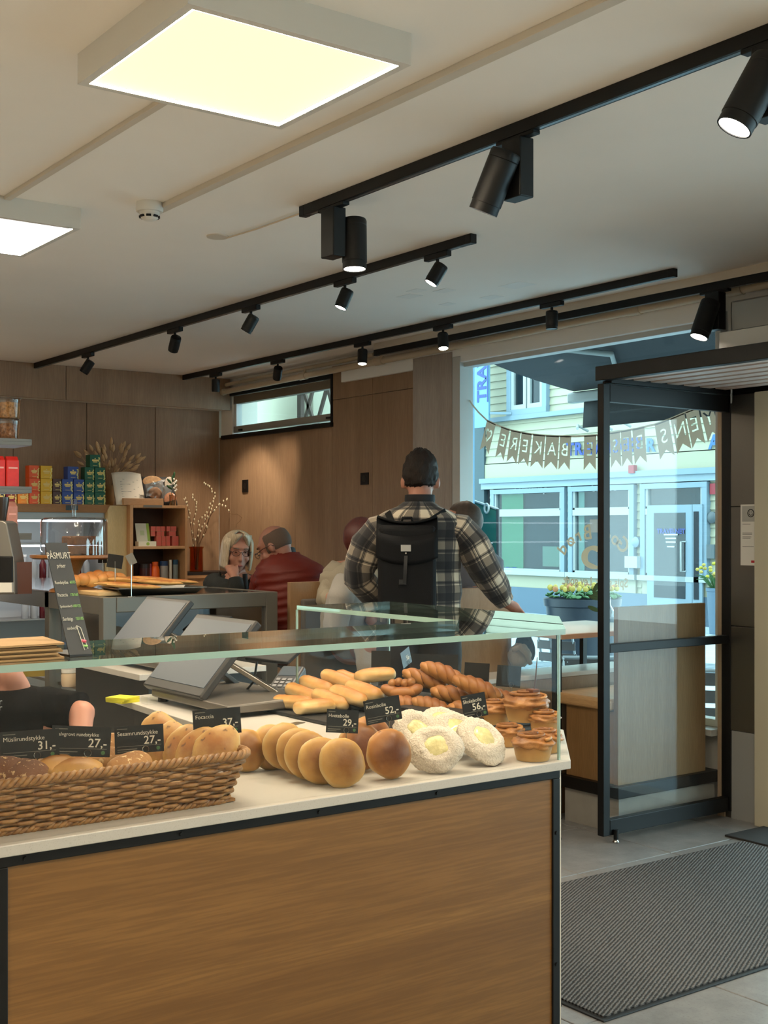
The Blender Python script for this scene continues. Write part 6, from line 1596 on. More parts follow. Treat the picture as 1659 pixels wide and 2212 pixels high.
def street_table(px, s_, rz, lb):
    p = at(px, 1145, s=s_); p.z = ZG0; t = thing('street_table', lb, 'table', p, rz, group='slatted street tables')
    for k in range(7): MB().box(-.33, .33, -.33 + k * .096, -.25 + k * .096, .70, .72).build('top_slat', mat('blue_slat', CE(150, 172, 190), .5), t, local=True)
    for x in (-.28, .28):
        MB().tube([(x, -.28, 0), (x, .28, .70)], .013, 6).build('leg', MG, t, local=True); MB().tube([(x, .28, 0), (x, -.28, .70)], .013, 6).build('leg', MG, t, local=True)
street_table(1186, 9.9, .5, 'slatted blue-grey street table left of the door post'); street_table(1524, 9.8, .3, 'slatted street table behind the bench end panel')
# planters
def planter(px, s_, w_, d_, h_, lb, mm, zb_):
    p = at(px, 1145, s=s_); p.z = ZG0; t = thing('planter', lb, 'planter', p, R(53))
    prof = [(.72, 0), (.80, h_ * .3), (.95, h_ * .92), (1.0, h_ * .93), (1.02, h_), (.96, h_), (.94, h_ * .94), (.001, h_ * .94)]
    m = MB(); n = 36; V = []
    for r_, z in prof:
        for k in range(n): V.append(Vector((r_ * w_ * cos(2 * pi * k / n), r_ * d_ * sin(2 * pi * k / n), z)))
    m.add(V, [(i * n + k, i * n + (k + 1) % n, (i + 1) * n + (k + 1) % n, (i + 1) * n + k) for i in range(len(prof) - 1) for k in range(n)])
    m.build('pot', mm, t, smooth=True, auto=40, local=True); return t, h_
t, h_ = planter(1258, 13, .40, .34, 1.09, 'large dark grey planter full of yellow pansies', mat('pot_dark', CE(52, 62, 76), .4), 0)
rnd = random.Random(3)
PG, PY, PO = mat('pansy_leaf', CE(70, 130, 62), .6), mat('pansy_yellow', CE(236, 206, 90), .6), mat('pansy_orange', CE(230, 150, 90), .6)
for k in range(90):
    a, q = rnd.uniform(0, 2 * pi), sqrt(rnd.random()); x, y = .4 * q * cos(a), .33 * q * sin(a); z = h_ + .02 + rnd.random() * .1 * (1.1 - q)
    MB().ell((x, y, z), (.035, .03, .012), Matrix.Rotation(rnd.uniform(-.8, .8), 3, 'X') @ Matrix.Rotation(rnd.uniform(-.8, .8), 3, 'Y'), 7, 5).build('leaf', PG, t, local=True)
for k in range(46):
    a, q = rnd.uniform(0, 2 * pi), sqrt(rnd.random()); x, y = .4 * q * cos(a), .33 * q * sin(a); z = h_ + .1 + rnd.random() * .07 * (1.2 - q)
    MB().ell((x, y, z), (.03, .012, .03), Matrix.Rotation(rnd.uniform(-.6, .6), 3, 'Z'), 8, 6).build('blossom', PY if rnd.random() < .7 else PO, t, local=True)
t, h_ = planter(1552, 21.6, .21, .21, .80, 'tall blue-grey pot of daffodils by the shop door', mat('pot_blue', CE(122, 152, 178), .5), 0)
for k in range(46):
    a = rnd.uniform(0, 2 * pi); q = rnd.uniform(.1, .42); L = rnd.uniform(.18, .36); b = Vector((.08 * cos(a), .08 * sin(a), h_ - .05)); tp_ = Vector((q * cos(a), q * sin(a), h_ + L * (1.1 - q)))
    MB().tube([b, b.lerp(tp_, .6) + Vector((0, 0, .08)), tp_], [.012, .01, .003], 4).build('leaf', PG, t, local=True)
for k in range(26):
    a = rnd.uniform(0, 2 * pi); q = rnd.uniform(.02, .36); z = h_ + rnd.uniform(.16, .46) * (1.15 - q)
    MB().ell((q * cos(a), q * sin(a), z), (.035, .035, .03), nu=8, nv=6).build('blossom', PY if k % 3 else mat('daffodil', CE(240, 226, 60), .6), t, local=True)
# ================================================================ people
def skin_mat(n, c): return mat(n, c, .5, var=.06, vs_=20)
SK1, SK2 = skin_mat('skin_warm', C(170, 116, 94)), skin_mat('skin_pale', C(178, 126, 106))
def blob(name, parts, m, parent, voxel=.012, smooth=4, label=None):
    """one continuous skin: tapered capsules ('c', p0, r0, p1, r1) and ellipsoids ('e', c, r, M) fused by a voxel remesh"""
    mb = MB()
    for q in parts:
        if q[0] == 'c':
            a, r0, b, r1 = Vector(q[1]), q[2], Vector(q[3]), q[4]; d = (b - a); L = d.length; n = 5
            pts = []; rr = []
            dn = d.normalized() if L > 1e-6 else Vector((0, 0, 1))
            for k in range(n): ph = -pi / 2 + pi / 2 * k / n; pts.append(a + dn * (r0 * sin(ph))); rr.append(max(.0005, r0 * cos(ph)))
            for k in range(n + 1): ph = pi / 2 * k / n; pts.append(b + dn * (r1 * sin(ph))); rr.append(max(.0005, r1 * cos(ph)))
            mb.tube(pts, rr, 14)
        else: mb.ell(q[1], q[2], q[3] if len(q) > 3 else None, 20, 14)
    o = mb.build(name, m, parent, clean=True)
    md = o.modifiers.new('R', 'REMESH'); md.mode = 'VOXEL'; md.voxel_size = voxel; md.use_smooth_shade = True
    sm = o.modifiers.new('S', 'SMOOTH'); sm.iterations = smooth; sm.factor = .5
    dg = bpy.context.evaluated_depsgraph_get(); me = bpy.data.meshes.new_from_object(o.evaluated_get(dg))
    o.modifiers.clear(); old = o.data; o.data = me; bpy.data.meshes.remove(old)
    if not me.materials: me.materials.append(m)
    if label: o['label'] = label
    return o
def loft(tubes, name, m, parent, n=30, fold=.006, seed=0, quilt=None, label=None):
    """cloth tubes with metric UVs; tubes: list of rings (centre, side axis, front axis, half width, half depth)"""
    V, Fc, UV = [], [], []
    so = Vector((seed * 3.7, seed, 0))
    for rings in tubes:
        base = len(V); vlen = 0; R_ = []
        # refine along the length
        fine = []
        for i in range(len(rings) - 1):
            a, b = rings[i], rings[i + 1]; L = (Vector(b[0]) - Vector(a[0])).length; k = max(2, int(L / .014))
            for j in range(k):
                u = j / k; fine.append(tuple(Vector(a[q]).lerp(Vector(b[q]), u) for q in range(3)) + tuple(a[q] + (b[q] - a[q]) * u for q in (3, 4)))
        r = rings[-1]; fine.append((Vector(r[0]), Vector(r[1]), Vector(r[2]), r[3], r[4]))
        circ = 2 * pi * sum((f[3] + f[4]) / 2 for f in fine) / len(fine)
        for i, f in enumerate(fine):
            if i: vlen += (f[0] - fine[i - 1][0]).length
            for k in range(n + 1):
                a = 2 * pi * k / n - pi / 2; ca, sa = cos(a), sin(a)
                p = f[0] + f[1] * (f[3] * ca) + f[2] * (f[4] * sa); d = (f[1] * ca + f[2] * sa)
                kk = k % n; aa = 2 * pi * kk / n
                off = fold * (noise.noise(Vector((cos(aa) * 1.6, sin(aa) * 1.6, vlen * 9)) + so) + .5 * noise.noise(Vector((cos(aa) * 3, sin(aa) * 3, vlen * 22)) + so))
                if quilt: off += quilt[0] * abs(sin(pi * (vlen + .03 * sin(aa)) / quilt[1])) ** .6
                V.append(p + d * off); UV.append((k / n * circ, vlen))
            R_.append(i)
        m_ = len(fine); w_ = n + 1
        for i in range(m_ - 1):
            for k in range(n): Fc.append((base + i * w_ + k, base + i * w_ + k + 1, base + (i + 1) * w_ + k + 1, base + (i + 1) * w_ + k))
        Fc.append(tuple(base + k for k in range(n - 1, -1, -1))); Fc.append(tuple(base + (m_ - 1) * w_ + k for k in range(n)))
    me = bpy.data.meshes.new(name); Mi = mw(parent).inverted(); me.from_pydata([Mi @ p for p in V], [], Fc); me.materials.append(m)
    uv = me.uv_layers.new(name='UVMap')
    for lp in me.loops: uv.data[lp.index].uv = UV[lp.vertex_index]
    me.polygons.foreach_set('use_smooth', [True] * len(me.polygons)); me.update()
    o = bpy.data.objects.new(name, me); COL.objects.link(o); o.parent = parent
    if label: o['label'] = label
    return o
def plaid():
    t = NT('plaid_flannel'); tc = t.n('ShaderNodeTexCoord'); sp = t.n('ShaderNodeSeparateXYZ'); t.l(tc.outputs['UV'], sp.inputs[0])
    def band(s, per, off):
        f = t.math('FRACT', t.math('MULTIPLY_ADD', s, 1 / per, off)); nd = t.n('ShaderNodeValToRGB'); nd.color_ramp.interpolation = 'CONSTANT'; e = nd.color_ramp.elements
        st = [(0, .10), (.25, .42), (.30, .05), (.325, .42), (.37, .95), (.62, .42), (.66, .05), (.685, .42), (.73, .90), (.76, .36)]
        while len(e) > 1: e.remove(e[-1])
        e[0].position = 0; e[0].color = (st[0][1],) * 3 + (1,)
        for p, v in st[1:]: q = e.new(p); q.color = (v, v, v, 1)
        t.l(f, nd.inputs[0]); return nd.outputs[0]
    a, b = band(sp.outputs[0], .150, .30), band(sp.outputs[1], .150, .1)
    g = t.math('MULTIPLY', t.math('ADD', a, b), .5); g2 = t.math('MULTIPLY', a, b); h = t.math('ADD', t.math('MULTIPLY', g, .35), t.math('MULTIPLY', g2, .65))
    fz = t.noise(t.co('UV'), 500, 2)
    h = t.math('MULTIPLY', h, t.math('MULTIPLY_ADD', fz, .5, .75))
    t.set(Base_Color=t.ramp(h, [(.03, C(14, 15, 22)), (.2, C(58, 56, 56)), (.5, C(150, 138, 122)), (.85, C(214, 200, 178))]), Roughness=.9, Sheen_Weight=.2); t.bump(fz, .2, .002); return t.m

# ---------------- standing man seen from behind
s0 = 6.0; bp = at(905, 1145, s=s0); bp.z = 0
fw = Vector((-.791, .6125, 0)).normalized(); rg = Vector((.6125, .791, 0)).normalized(); UPV = Vector((0, 0, 1))
man = thing('person', 'standing man seen from behind in plaid overshirt with black backpack', 'person', bp)
def L_(r, f, z): return bp + rg * r + fw * f + UPV * z
def mp(px, py, f=0): k = s0 / F; return L_((px - 905) * k, f, H + (HY - py) * k)
HD = mp(908, 1027, .03)
TR = mat('dark_trousers', C(30, 30, 34), .8)
Mh = frame((0, 0, 0), rg, fw).to_3x3()
parts = [('e', HD, (.076, .098, .115), Mh), ('e', HD + UPV * -.06 + fw * .03, (.062, .075, .07), Mh), ('c', mp(908, 1060, 0), .058, mp(906, 1110, -.02), .066), ('e', HD + fw * .1 - UPV * .02, (.012, .02, .02), Mh),
         ('c', mp(835, 1138), .055, mp(975, 1138), .055), ('c', mp(905, 1160), .11, mp(905, 1340), .11), ('c', mp(905, 1340), .10, mp(905, 1385), .085),
         ('c', mp(818, 1158), .046, mp(776, 1235, .02), .043), ('c', mp(775, 1235, .02), .042, mp(838, 1318, .20), .032), ('c', mp(990, 1156), .046, mp(1046, 1225, .0), .045), ('c', mp(1046, 1225), .042, mp(1098, 1305, .12), .03)]
for s_ in (-1, 1):
    parts += [('e', HD + rg * (s_ * .084) + UPV * -.035 + fw * -.008, (.013, .024, .034), Mh)]
    parts += [('c', L_(s_ * .08, 0, .93), .085, L_(s_ * .1, .03, .5), .060), ('c', L_(s_ * .1, .03, .5), .06, L_(s_ * .1, -.01, .1), .042), ('c', L_(s_ * .1, -.02, .05), .042, L_(s_ * .12, .15, .04), .036)]
# right hand resting on the booth edge: palm, four fingers, thumb
w0 = mp(1098, 1305, .12); hd = (rg * .55 + fw * .5 - UPV * .35).normalized(); sd = hd.cross(UPV).normalized(); nn = sd.cross(hd)
parts += [('c', w0, .026, w0 + hd * .06, .03)]
for k in range(4):
    b = w0 + hd * .08 + sd * (.024 * (k - 1.5) / 1.5); L = (.062, .072, .068, .052)[k]
    parts += [('c', b, .0095, b + hd * (L * .55) - UPV * .008, .009), ('c', b + hd * (L * .55) - UPV * .008, .009, b + hd * (L * .9) - UPV * .03, .008)]
parts += [('c', w0 + hd * .03 - sd * .024, .011, w0 + hd * .07 - sd * .05 - UPV * .01, .009)]
w1 = mp(838, 1318, .20); h1 = (rg * .8 + fw * .5).normalized()
parts += [('c', w1, .026, w1 + h1 * .06, .03)] + [('c', w1 + h1 * .07 + UPV * (.018 * (k - 1.5)), .0095, w1 + h1 * .13 + UPV * (.016 * (k - 1.5)) + fw * .02, .008) for k in range(4)] + [('c', w1 + h1 * .03 + UPV * .02, .011, w1 + h1 * .07 + UPV * .05, .009)]
blob('body', parts, SK1, man, .011, 3)
# trousers
loft([[(L_(s_ * .085, 0, 1.06), rg, fw, .115, .135), (L_(s_ * .09, .0, .9), rg, fw, .115, .135), (L_(s_ * .1, .03, .5), rg, fw, .078, .085), (L_(s_ * .1, .0, .07), rg, fw, .062, .066)] for s_ in (-1, 1)], 'trousers', TR, man, fold=.008, seed=2)
for s_ in (-1, 1):
    MB().ell(L_(s_ * .11, .06, .05), (.05, .14, .05), Mh, 16, 10, fn=lambda q, d: Vector((q.x, q.y, max(q.z, -.049)))).build('shoe', mat('shoe_black', C(20, 20, 22), .5), man, smooth=True)
# shirt: torso + sleeves
def ring(px, py, f, hw, hdp, sx=rg, fx_=fw): return (mp(px, py, f), sx, fx_, hw, hdp)
torso = [ring(905, 1084, -.01, .068, .075), ring(905, 1094, -.01, .10, .088), ring(903, 1104, -.01, .155, .10), ring(902, 1116, -.005, .20, .115), ring(902, 1132, 0, .228, .128), ring(902, 1155, 0, .225, .13), ring(904, 1200, 0, .205, .14), ring(908, 1260, 0, .195, .14), ring(910, 1330, 0, .195, .145), ring(912, 1383, 0, .20, .15)]
def sleeve(pts, rad):
    out = []
    for i, (p, r) in enumerate(zip(pts, rad)):
        d = ((pts[i + 1] if i < len(pts) - 1 else pts[i]) - (pts[i - 1] if i else pts[i])).normalized()
        a = (fw - d * fw.dot(d)).normalized(); b = d.cross(a).normalized(); out.append((p, b, a, r, r))
    return out
slL = sleeve([mp(850, 1136, 0), mp(818, 1146, 0), mp(794, 1178, .005), mp(778, 1222, .01), mp(775, 1250, .02), mp(800, 1285, .1), mp(836, 1314, .19)], [.062, .080, .085, .078, .076, .066, .055])
slR = sleeve([mp(958, 1134, 0), mp(992, 1144, 0), mp(1018, 1174, 0), mp(1039, 1216, .0), mp(1055, 1243, .02), mp(1078, 1280, .08), mp(1092, 1300, .11)], [.062, .080, .085, .079, .076, .064, .05])
loft([torso, slL, slR], 'overshirt', plaid(), man, n=36, fold=.010, seed=1)
MB().lathe([(.066, -.02), (.074, .005), (.072, .03), (.064, .032), (.06, -.01)], mp(907, 1083, -.005), 28, frame((0, 0, 0), rg, fw).to_3x3()).build('collar', mat('black_collar', C(20, 20, 23), .8), man, smooth=True, auto=60)
# hair
rnd = random.Random(2)
def hairfn(q, d):
    k = 1 + .075 * noise.noise(d * 4) + .05 * noise.noise(Vector((d.x * 18, d.y * 18, d.z * 4)))
    p = q * k
    if d.y > .55 and d.z < .35: p *= .8          # free the face side
    if d.z < -.55: p.z *= .8
    return p
MB().ell(HD + UPV * .012 - fw * .008, (.086, .106, .122), Mh, 56, 36, fn=hairfn).build('hair', (lambda t: (t.set(Base_Color=t.ramp(t.noise(t.co('Object', (90, 90, 8)), 3, 4), [(.3, C(16, 12, 10)), (.75, C(44, 32, 25))]), Roughness=.6, Specular_IOR_Level=.25), t.bump(t.noise(t.co('Object', (120, 120, 10)), 3, 3), .6, .004), t.m)[2])(NT('dark_hair')), man, smooth=True)
# backpack
BPM = mat('backpack_black', C(9, 9, 12), .7, spec=.25, bmp=.15, bs=300)
zb0, zb1 = mp(0, 1312).z, mp(0, 1135).z
bpk = thing('backpack', 'black flap-top backpack worn by the man in plaid', 'backpack', L_(-.055, -.2, zb0))
cxp = -.055 - .0
def bpoint(u, v, w_): return L_(cxp + u, -.145 - w_, zb0 + v)
hgt = zb1 - zb0
MB().box(-.135, .135, 0, hgt, 0, .11, Matrix(((rg.x, 0, -fw.x, bpoint(0, 0, 0).x), (rg.y, 0, -fw.y, bpoint(0, 0, 0).y), (0, 1, 0, zb0), (0, 0, 0, 1)))).build('pack_body', BPM, bpk, bevel=.025, seg=4)
MB().grid(lambda u, v: bpoint(-.142 + .284 * u, hgt + .012 + .028 * (abs(u - .5) * 2) ** 2 - (.19) * v, .02 * (1 - v) + .116 * min(1, v * 2.2) + .006 * sin(pi * u)), 12, 12).build('flap', BPM, bpk, smooth=True, thick=.006)
MB().grid(lambda u, v: bpoint(-.138 + .276 * u, hgt + .03 * (abs(u - .5) * 2) ** 2 + .012 - .0 * v, .012 + .05 * v), 10, 3).build('roll_top', BPM, bpk, smooth=True, thick=.012)
a = bpoint(-.005, hgt - .105, .138); MB().box(-.023, .023, -.015, .015, 0, .002, frame(a, rg, UPV)).build('label_patch', mat('label_silver', C(176, 174, 170), .4, .3), bpk)
MB().cyl(bpoint(-.005, hgt - .128, .13), bpoint(-.005, hgt - .128, .14), .004, n=10).build('rivet', CHROME, bpk)
MB().grid(lambda u, v: bpoint(-.013 + .016 * u - .006 * v, hgt - .14 - .13 * v, .132 + .006 * sin(pi * v)), 2, 6).build('strap', mat('strap_black', C(24, 25, 28), .5), bpk, thick=.003)
MB().box(-.017, .017, -.012, .012, 0, .008, frame(bpoint(-.02, hgt - .262, .126), rg, UPV)).build('buckle', mat('buckle_black', C(30, 31, 34), .3), bpk, bevel=.002)
for s_, px in ((-1, 838), (1, 962)):
    e_ = mp(px, 1107 if s_ < 0 else 1105, -.075)
    q0 = bpoint(s_ * .06, hgt - .01, .01)
    MB().bar(q0, e_, .03, .006, (fw.x, fw.y, .3)).build('shoulder_strap', BPM, bpk)
MB().tube([bpoint(-.03, hgt + .005, .04), bpoint(-.02, hgt + .035, .045), bpoint(.02, hgt + .035, .045), bpoint(.03, hgt + .005, .04)], .007, 8).build('grab_loop', BPM, bpk, smooth=True)

# ---------------- generic head with a face
def head_parts(c, Rm, k=1.0):
    """c: head centre, Rm: columns = right, front, up"""
    def q(x, y, z): return c + Rm @ Vector((x * k, y * k, z * k))
    P_ = [('e', q(0, -.01, .02), (.074 * k, .094 * k, .095 * k), Rm), ('e', q(0, .02, -.05), (.058 * k, .068 * k, .065 * k), Rm), ('e', q(0, .062, -.095), (.026 * k, .022 * k, .02 * k), Rm),
          ('c', q(0, .085, .01), .010 * k, q(0, .106, -.03), .0135 * k), ('e', q(0, .083, -.064), (.022 * k, .012 * k, .006 * k), Rm), ('e', q(0, .081, -.074), (.020 * k, .012 * k, .007 * k), Rm), ('e', q(0, .07, .04), (.055 * k, .022 * k, .016 * k), Rm)]
    for s_ in (-1, 1):
        P_ += [('e', q(s_ * .042, .06, -.03), (.022 * k, .02 * k, .022 * k), Rm), ('e', q(s_ * .076, -.008, -.01), (.008 * k, .018 * k, .03 * k), Rm), ('e', q(s_ * .03, .07, .012), (.014 * k, .012 * k, .009 * k), Rm)]
    return P_
EYE, LIP, BROW = mat('eye_dark', C(30, 24, 22), .2), mat('lip', C(150, 84, 78), .5), mat('brow', C(120, 104, 90), .8)
def face_bits(c, Rm, parent, k=1.0, brow=BROW):
    def q(x, y, z): return c + Rm @ Vector((x * k, y * k, z * k))
    for s_ in (-1, 1):
        MB().ell(q(s_ * .03, .0825, .012), (.0075 * k, .004 * k, .003 * k), Rm, 10, 6).build('eye', EYE, parent, smooth=True)
        MB().tube([q(s_ * .016, .091, .034), q(s_ * .03, .092, .038), q(s_ * .046, .082, .034)], .0032 * k, 5).build('eyebrow', brow, parent, smooth=True)
    MB().ell(q(0, .094, -.069), (.021 * k, .004 * k, .0055 * k), Rm, 12, 6).build('mouth', LIP, parent, smooth=True)
def glasses(c, Rm, parent, col, k=1.0, z=.008, fw_=.1):
    def q(x, y, z_): return c + Rm @ Vector((x * k, y * k, z_ * k))
    g = None
    m = MB()
    for s_ in (-1, 1):
        m.tube([q(s_ * .032 + .024 * cos(a), fw_, z + .017 * sin(a)) for a in [2 * pi * i / 18 for i in range(18)]], .0014 * k, 6, closed=True)
        m.tube([q(s_ * .056, fw_ - .002, z + .006), q(s_ * .078, .04, z + .008), q(s_ * .08, -.015, z + .004), q(s_ * .078, -.03, z - .01)], .0024 * k, 6)
    m.tube([q(-.009, fw_ + .001, z + .004), q(0, fw_ + .004, z + .007), q(.009, fw_ + .001, z + .004)], .002 * k, 6)
    g = m.build('glasses', col, parent, smooth=True)
    for s_ in (-1, 1):
        MB().quad(*[q(s_ * .032 + .023 * cos(a), fw_, z + .017 * sin(a)) for a in [2 * pi * i / 14 for i in range(14)]]).build('lens', glass('lens_glass', (.95, .95, .95, 1), 2.0), g, clean=False)
def rot3(fwd, up=UPV):
    f = Vector(fwd).normalized(); u = Vector(up); u = (u - f * u.dot(f)).normalized(); r = f.cross(u)
    return Matrix(((r.x, f.x, u.x), (r.y, f.y, u.y), (r.z, f.z, u.z)))

# ---------------- seated woman, hand on chin
s1 = 7.45
def wp(px, py, f=0): return at(px, py, s=s1 - f)        # f: metres towards the viewer
seat_c = wp(508, 1330); wm = thing('person', 'seated grey-haired woman with glasses resting her chin on her hand', 'person', (seat_c.x, seat_c.y, .2))
vd = Vector((.878, -.493, 0)).normalized()
hf = (vd * .92 + rg * .22 - UPV * .20).normalized(); RmW = rot3(hf, UPV + rg * .06)
hc = wp(513, 1191, .03); kW = .98
up_ = UPV
el = wp(513, 1290, .28); wr = wp(507, 1246, .22); hn = wp(495, 1222, .16)
pr = head_parts(hc, RmW, kW) + [('c', hc - UPV * .07 - hf * .02, .05, wp(512, 1250, -.02), .055), ('c', wp(470, 1262), .055, wp(556, 1262), .055), ('c', wp(512, 1275), .12, wp(512, 1380), .12), ('c', wp(512, 1390), .14, wp(512, 1400, .1), .13),
      ('c', wp(463, 1262), .05, el, .042), ('c', el, .038, wr, .026), ('c', wp(560, 1265), .05, wp(575, 1330, .12), .042), ('c', wp(575, 1330, .12), .038, wp(540, 1345, .35), .03),
      ('c', wp(490, 1395, .05), .08, wp(485, 1400, .28), .065), ('c', wp(535, 1395, .05), .08, wp(540, 1400, .28), .065), ('c', wp(485, 1400, .28), .06, wp(485, 1530, .28), .045), ('c', wp(540, 1400, .28), .06, wp(540, 1530, .28), .045)]
hdv = (hn - wr).normalized(); hs = hdv.cross(vd).normalized()
pr += [('c', wr, .024, wr + hdv * .05, .03)]
for k in range(4):
    b = wr + hdv * (.062 - .004 * k) + hs * (.021 * (k - 1.5) / 1.5) - vd * .004; L = (.05, .056, .054, .046)[k]; cu = (hdv * .35 - vd * .9 + hs * -.1).normalized()
    pr += [('c', b, .0095, b + hdv * (L * .5), .0092), ('c', b + hdv * (L * .5), .009, b + hdv * (L * .55) + cu * (L * .6), .008)]
pr += [('c', wr + hdv * .02 + hs * .026, .011, wr + hdv * .065 + hs * .04, .009)]
blob('body', pr, SK2, wm, .0085, 3)
face_bits(hc, RmW, wm, kW); glasses(hc, RmW, wm, mat('glasses_dark', C(40, 28, 26), .3), kW)
HG = (lambda t: (t.set(Base_Color=t.ramp(t.noise(t.co('Object', (60, 60, 6)), 3, 4), [(.3, C(150, 132, 108)), (.75, C(206, 190, 164))]), Roughness=.45), t.bump(t.noise(t.co('Object', (120, 120, 8)), 3, 3), .4, .003), t.m)[2])(NT('grey_hair'))
# bob: curtain of hair around the head, open at the face
def bob(u, v):
    a = R(46) + (2 * pi - R(92)) * u          # leaves the face free
    rx, ry = .088, .108
    if v < .45:
        ph = (1 - v / .45) * pi / 2; rr = cos(ph); z = .035 + .085 * sin(ph)
    else:
        w_ = (v - .45) / .55; rr = 1.0 + .10 * w_ - .12 * w_ * w_; z = .035 - .135 * w_
    k_ = 1 + .02 * sin(u * 60)
    front = cos(a)
    x, y = sin(a) * rx * rr * k_, cos(a) * ry * rr * k_ - .012
    if v < .45 and front > .6: y = min(y, .075)
    return hc + RmW @ Vector((x, y, z))
MB().grid(bob, 56, 18).build('hair', HG, wm, smooth=True, thick=.012)
# fringe swept from the crown
for s_ in (-1, 1):
    MB().grid(lambda u, v: hc + RmW @ Vector((s_ * (.004 + .066 * u ** .8) , .070 + .020 * (1 - v) * (1 - u) - .055 * u * u + .012 * sin(v * pi), .125 - .02 * u - (.02 + .10 * u) * v)), 10, 8).build('fringe', HG, wm, smooth=True, thick=.008)
KN = mat('dark_cardigan', C(30, 33, 32), .9, bmp=.4, bs=250); KN2 = mat('black_scarf', C(22, 23, 25), .9, bmp=.3, bs=200)
vr = Vector((.493, .878, 0)).normalized()
def wr_(px, py, f, hw, hd_): return (wp(px, py, f), vr, vd, hw, hd_)
tor = [wr_(512, 1240, -.02, .075, .07), wr_(511, 1248, -.02, .135, .09), wr_(510, 1258, -.01, .185, .11), wr_(510, 1285, 0, .20, .13), wr_(510, 1340, 0, .19, .14), wr_(510, 1405, .02, .2, .16)]
def slv(pts, rad, ref):
    out = []
    for i, (p, r) in enumerate(zip(pts, rad)):
        d = ((pts[i + 1] if i < len(pts) - 1 else pts[i]) - (pts[i - 1] if i else pts[i])).normalized(); a = (ref - d * ref.dot(d)).normalized(); b = d.cross(a).normalized(); out.append((p, b, a, r, r))
    return out
loft([tor, slv([wp(480, 1258), wp(463, 1262), wp(463, 1262).lerp(el, .4), wp(463, 1262).lerp(el, .8), el - UPV * .01 + vd * .01, el.lerp(wr, .45), el.lerp(wr, .85)], [.068, .07, .064, .06, .056, .05, .043], vd), slv([wp(545, 1256), wp(562, 1272, .02), wp(574, 1325, .12), wp(560, 1345, .25), wp(540, 1350, .33)], [.07, .07, .058, .05, .04], vd)], 'cardigan', KN, wm, n=28, fold=.008, seed=4)
MB().grid(lambda u, v: wp(526 + 6 * u + 4 * v, 1240 + 60 * v, .10 + .02 * sin(pi * u) + .04 * v), 4, 8).build('scarf', KN2, wm, smooth=True, thick=.014)
loft([[(wp(px, 1398, .02), vr, UPV, .09, .085), (wp(px - 3, 1402, .32), vr, UPV, .075, .075)] for px in (488, 538)], 'trousers', TR, wm, fold=.005, seed=5)

# ---------------- man in red puffer jacket
s2 = 7.05
def rp_(px, py, f=0): return at(px, py, s=s2 - f)
sc2 = rp_(620, 1420); rm = thing('person', 'seated balding man in a dark red quilted jacket, back turned', 'person', (sc2.x, sc2.y, .2))
hl = Vector((-.493 - .25, -.878 + .15, -.62)).normalized()     # looks left and down
hl = (-rg * .80 - vd * .28 - UPV * .50).normalized(); RmR = rot3(hl, UPV)
hr = rp_(594, 1181, 0)
pr = head_parts(hr, RmR, 1.02) + [('c', hr - RmR @ Vector((0, .03, .05)), .056, rp_(622, 1225), .062), ('c', rp_(588, 1245), .06, rp_(668, 1245), .06), ('c', rp_(632, 1260), .13, rp_(636, 1400), .14),
      ('c', rp_(588, 1250, -.05), .05, rp_(566, 1310, -.25), .045), ('c', rp_(566, 1310, -.25), .04, rp_(540, 1320, -.4), .03), ('c', rp_(672, 1250), .05, rp_(690, 1330, -.05), .045), ('c', rp_(690, 1330, -.05), .04, rp_(650, 1350, -.3), .03),
      ('c', rp_(620, 1410, -.02), .09, rp_(630, 1405, -.26), .065), ('c', rp_(655, 1410, -.02), .09, rp_(668, 1405, -.26), .065), ('c', rp_(630, 1405, -.26), .06, rp_(630, 1520, -.26), .045), ('c', rp_(668, 1405, -.26), .06, rp_(668, 1520, -.26), .045)]
for bs_ in (rp_(540, 1320, -.4), rp_(650, 1350, -.3)):
    dv = (-rg * .8 - vd * .4).normalized(); pr += [('c', bs_, .024, bs_ + dv * .06, .03)] + [('c', bs_ + dv * .07 + UPV * (.017 * (k - 1.5)), .0095, bs_ + dv * .13 + UPV * (.014 * (k - 1.5)), .008) for k in range(4)] + [('c', bs_ + dv * .03 + UPV * .022, .011, bs_ + dv * .07 + UPV * .04, .009)]
SKD = skin_mat('skin_tan', C(150, 102, 84))
blob('body', pr, SKD, rm, .0085, 3); face_bits(hr, RmR, rm, 1.02); glasses(hr, RmR, rm, mat('glasses_brown', C(58, 26, 22), .3), 1.02, z=.0, fw_=.108)
def crop_hair(q, d):
    p = q * (1 + .015 * noise.noise(d * 14)); return p
# short hair round the sides and back, bald crown and face left free (there the surface dips under the skin)
def ringhair(q, d):
    side = min(1, max(0, (.62 - d.z + .05 * noise.noise(d * 6)) / .12)) * min(1, max(0, (.42 - d.y + .25 * max(0, -d.z)) / .15)) * min(1, max(0, (d.z + .62) / .12))
    return q * (.93 + .105 * side + .006 * noise.noise(d * 30))
MB().ell(hr + RmR @ Vector((0, -.0102, .0204)), (.0755, .096, .097), RmR, 48, 32, fn=ringhair).build('hair', mat('short_hair', C(84, 66, 54), .8, bmp=.5, bs=300), rm, smooth=True)
RED = mat('red_quilt', C(98, 26, 14), .5, spec=.3, var=.06, bmp=.15, bs=60)
def rr_(px, py, f, hw, hd_): return (rp_(px, py, f), vr, vd, hw, hd_)
torR = [rr_(611, 1192, -.02, .075, .075), rr_(616, 1203, -.02, .10, .10), rr_(622, 1215, -.01, .15, .12), rr_(628, 1228, 0, .185, .135), rr_(632, 1245, 0, .20, .14), rr_(634, 1290, 0, .205, .155), rr_(634, 1350, 0, .21, .165), rr_(634, 1430, 0, .215, .17)]
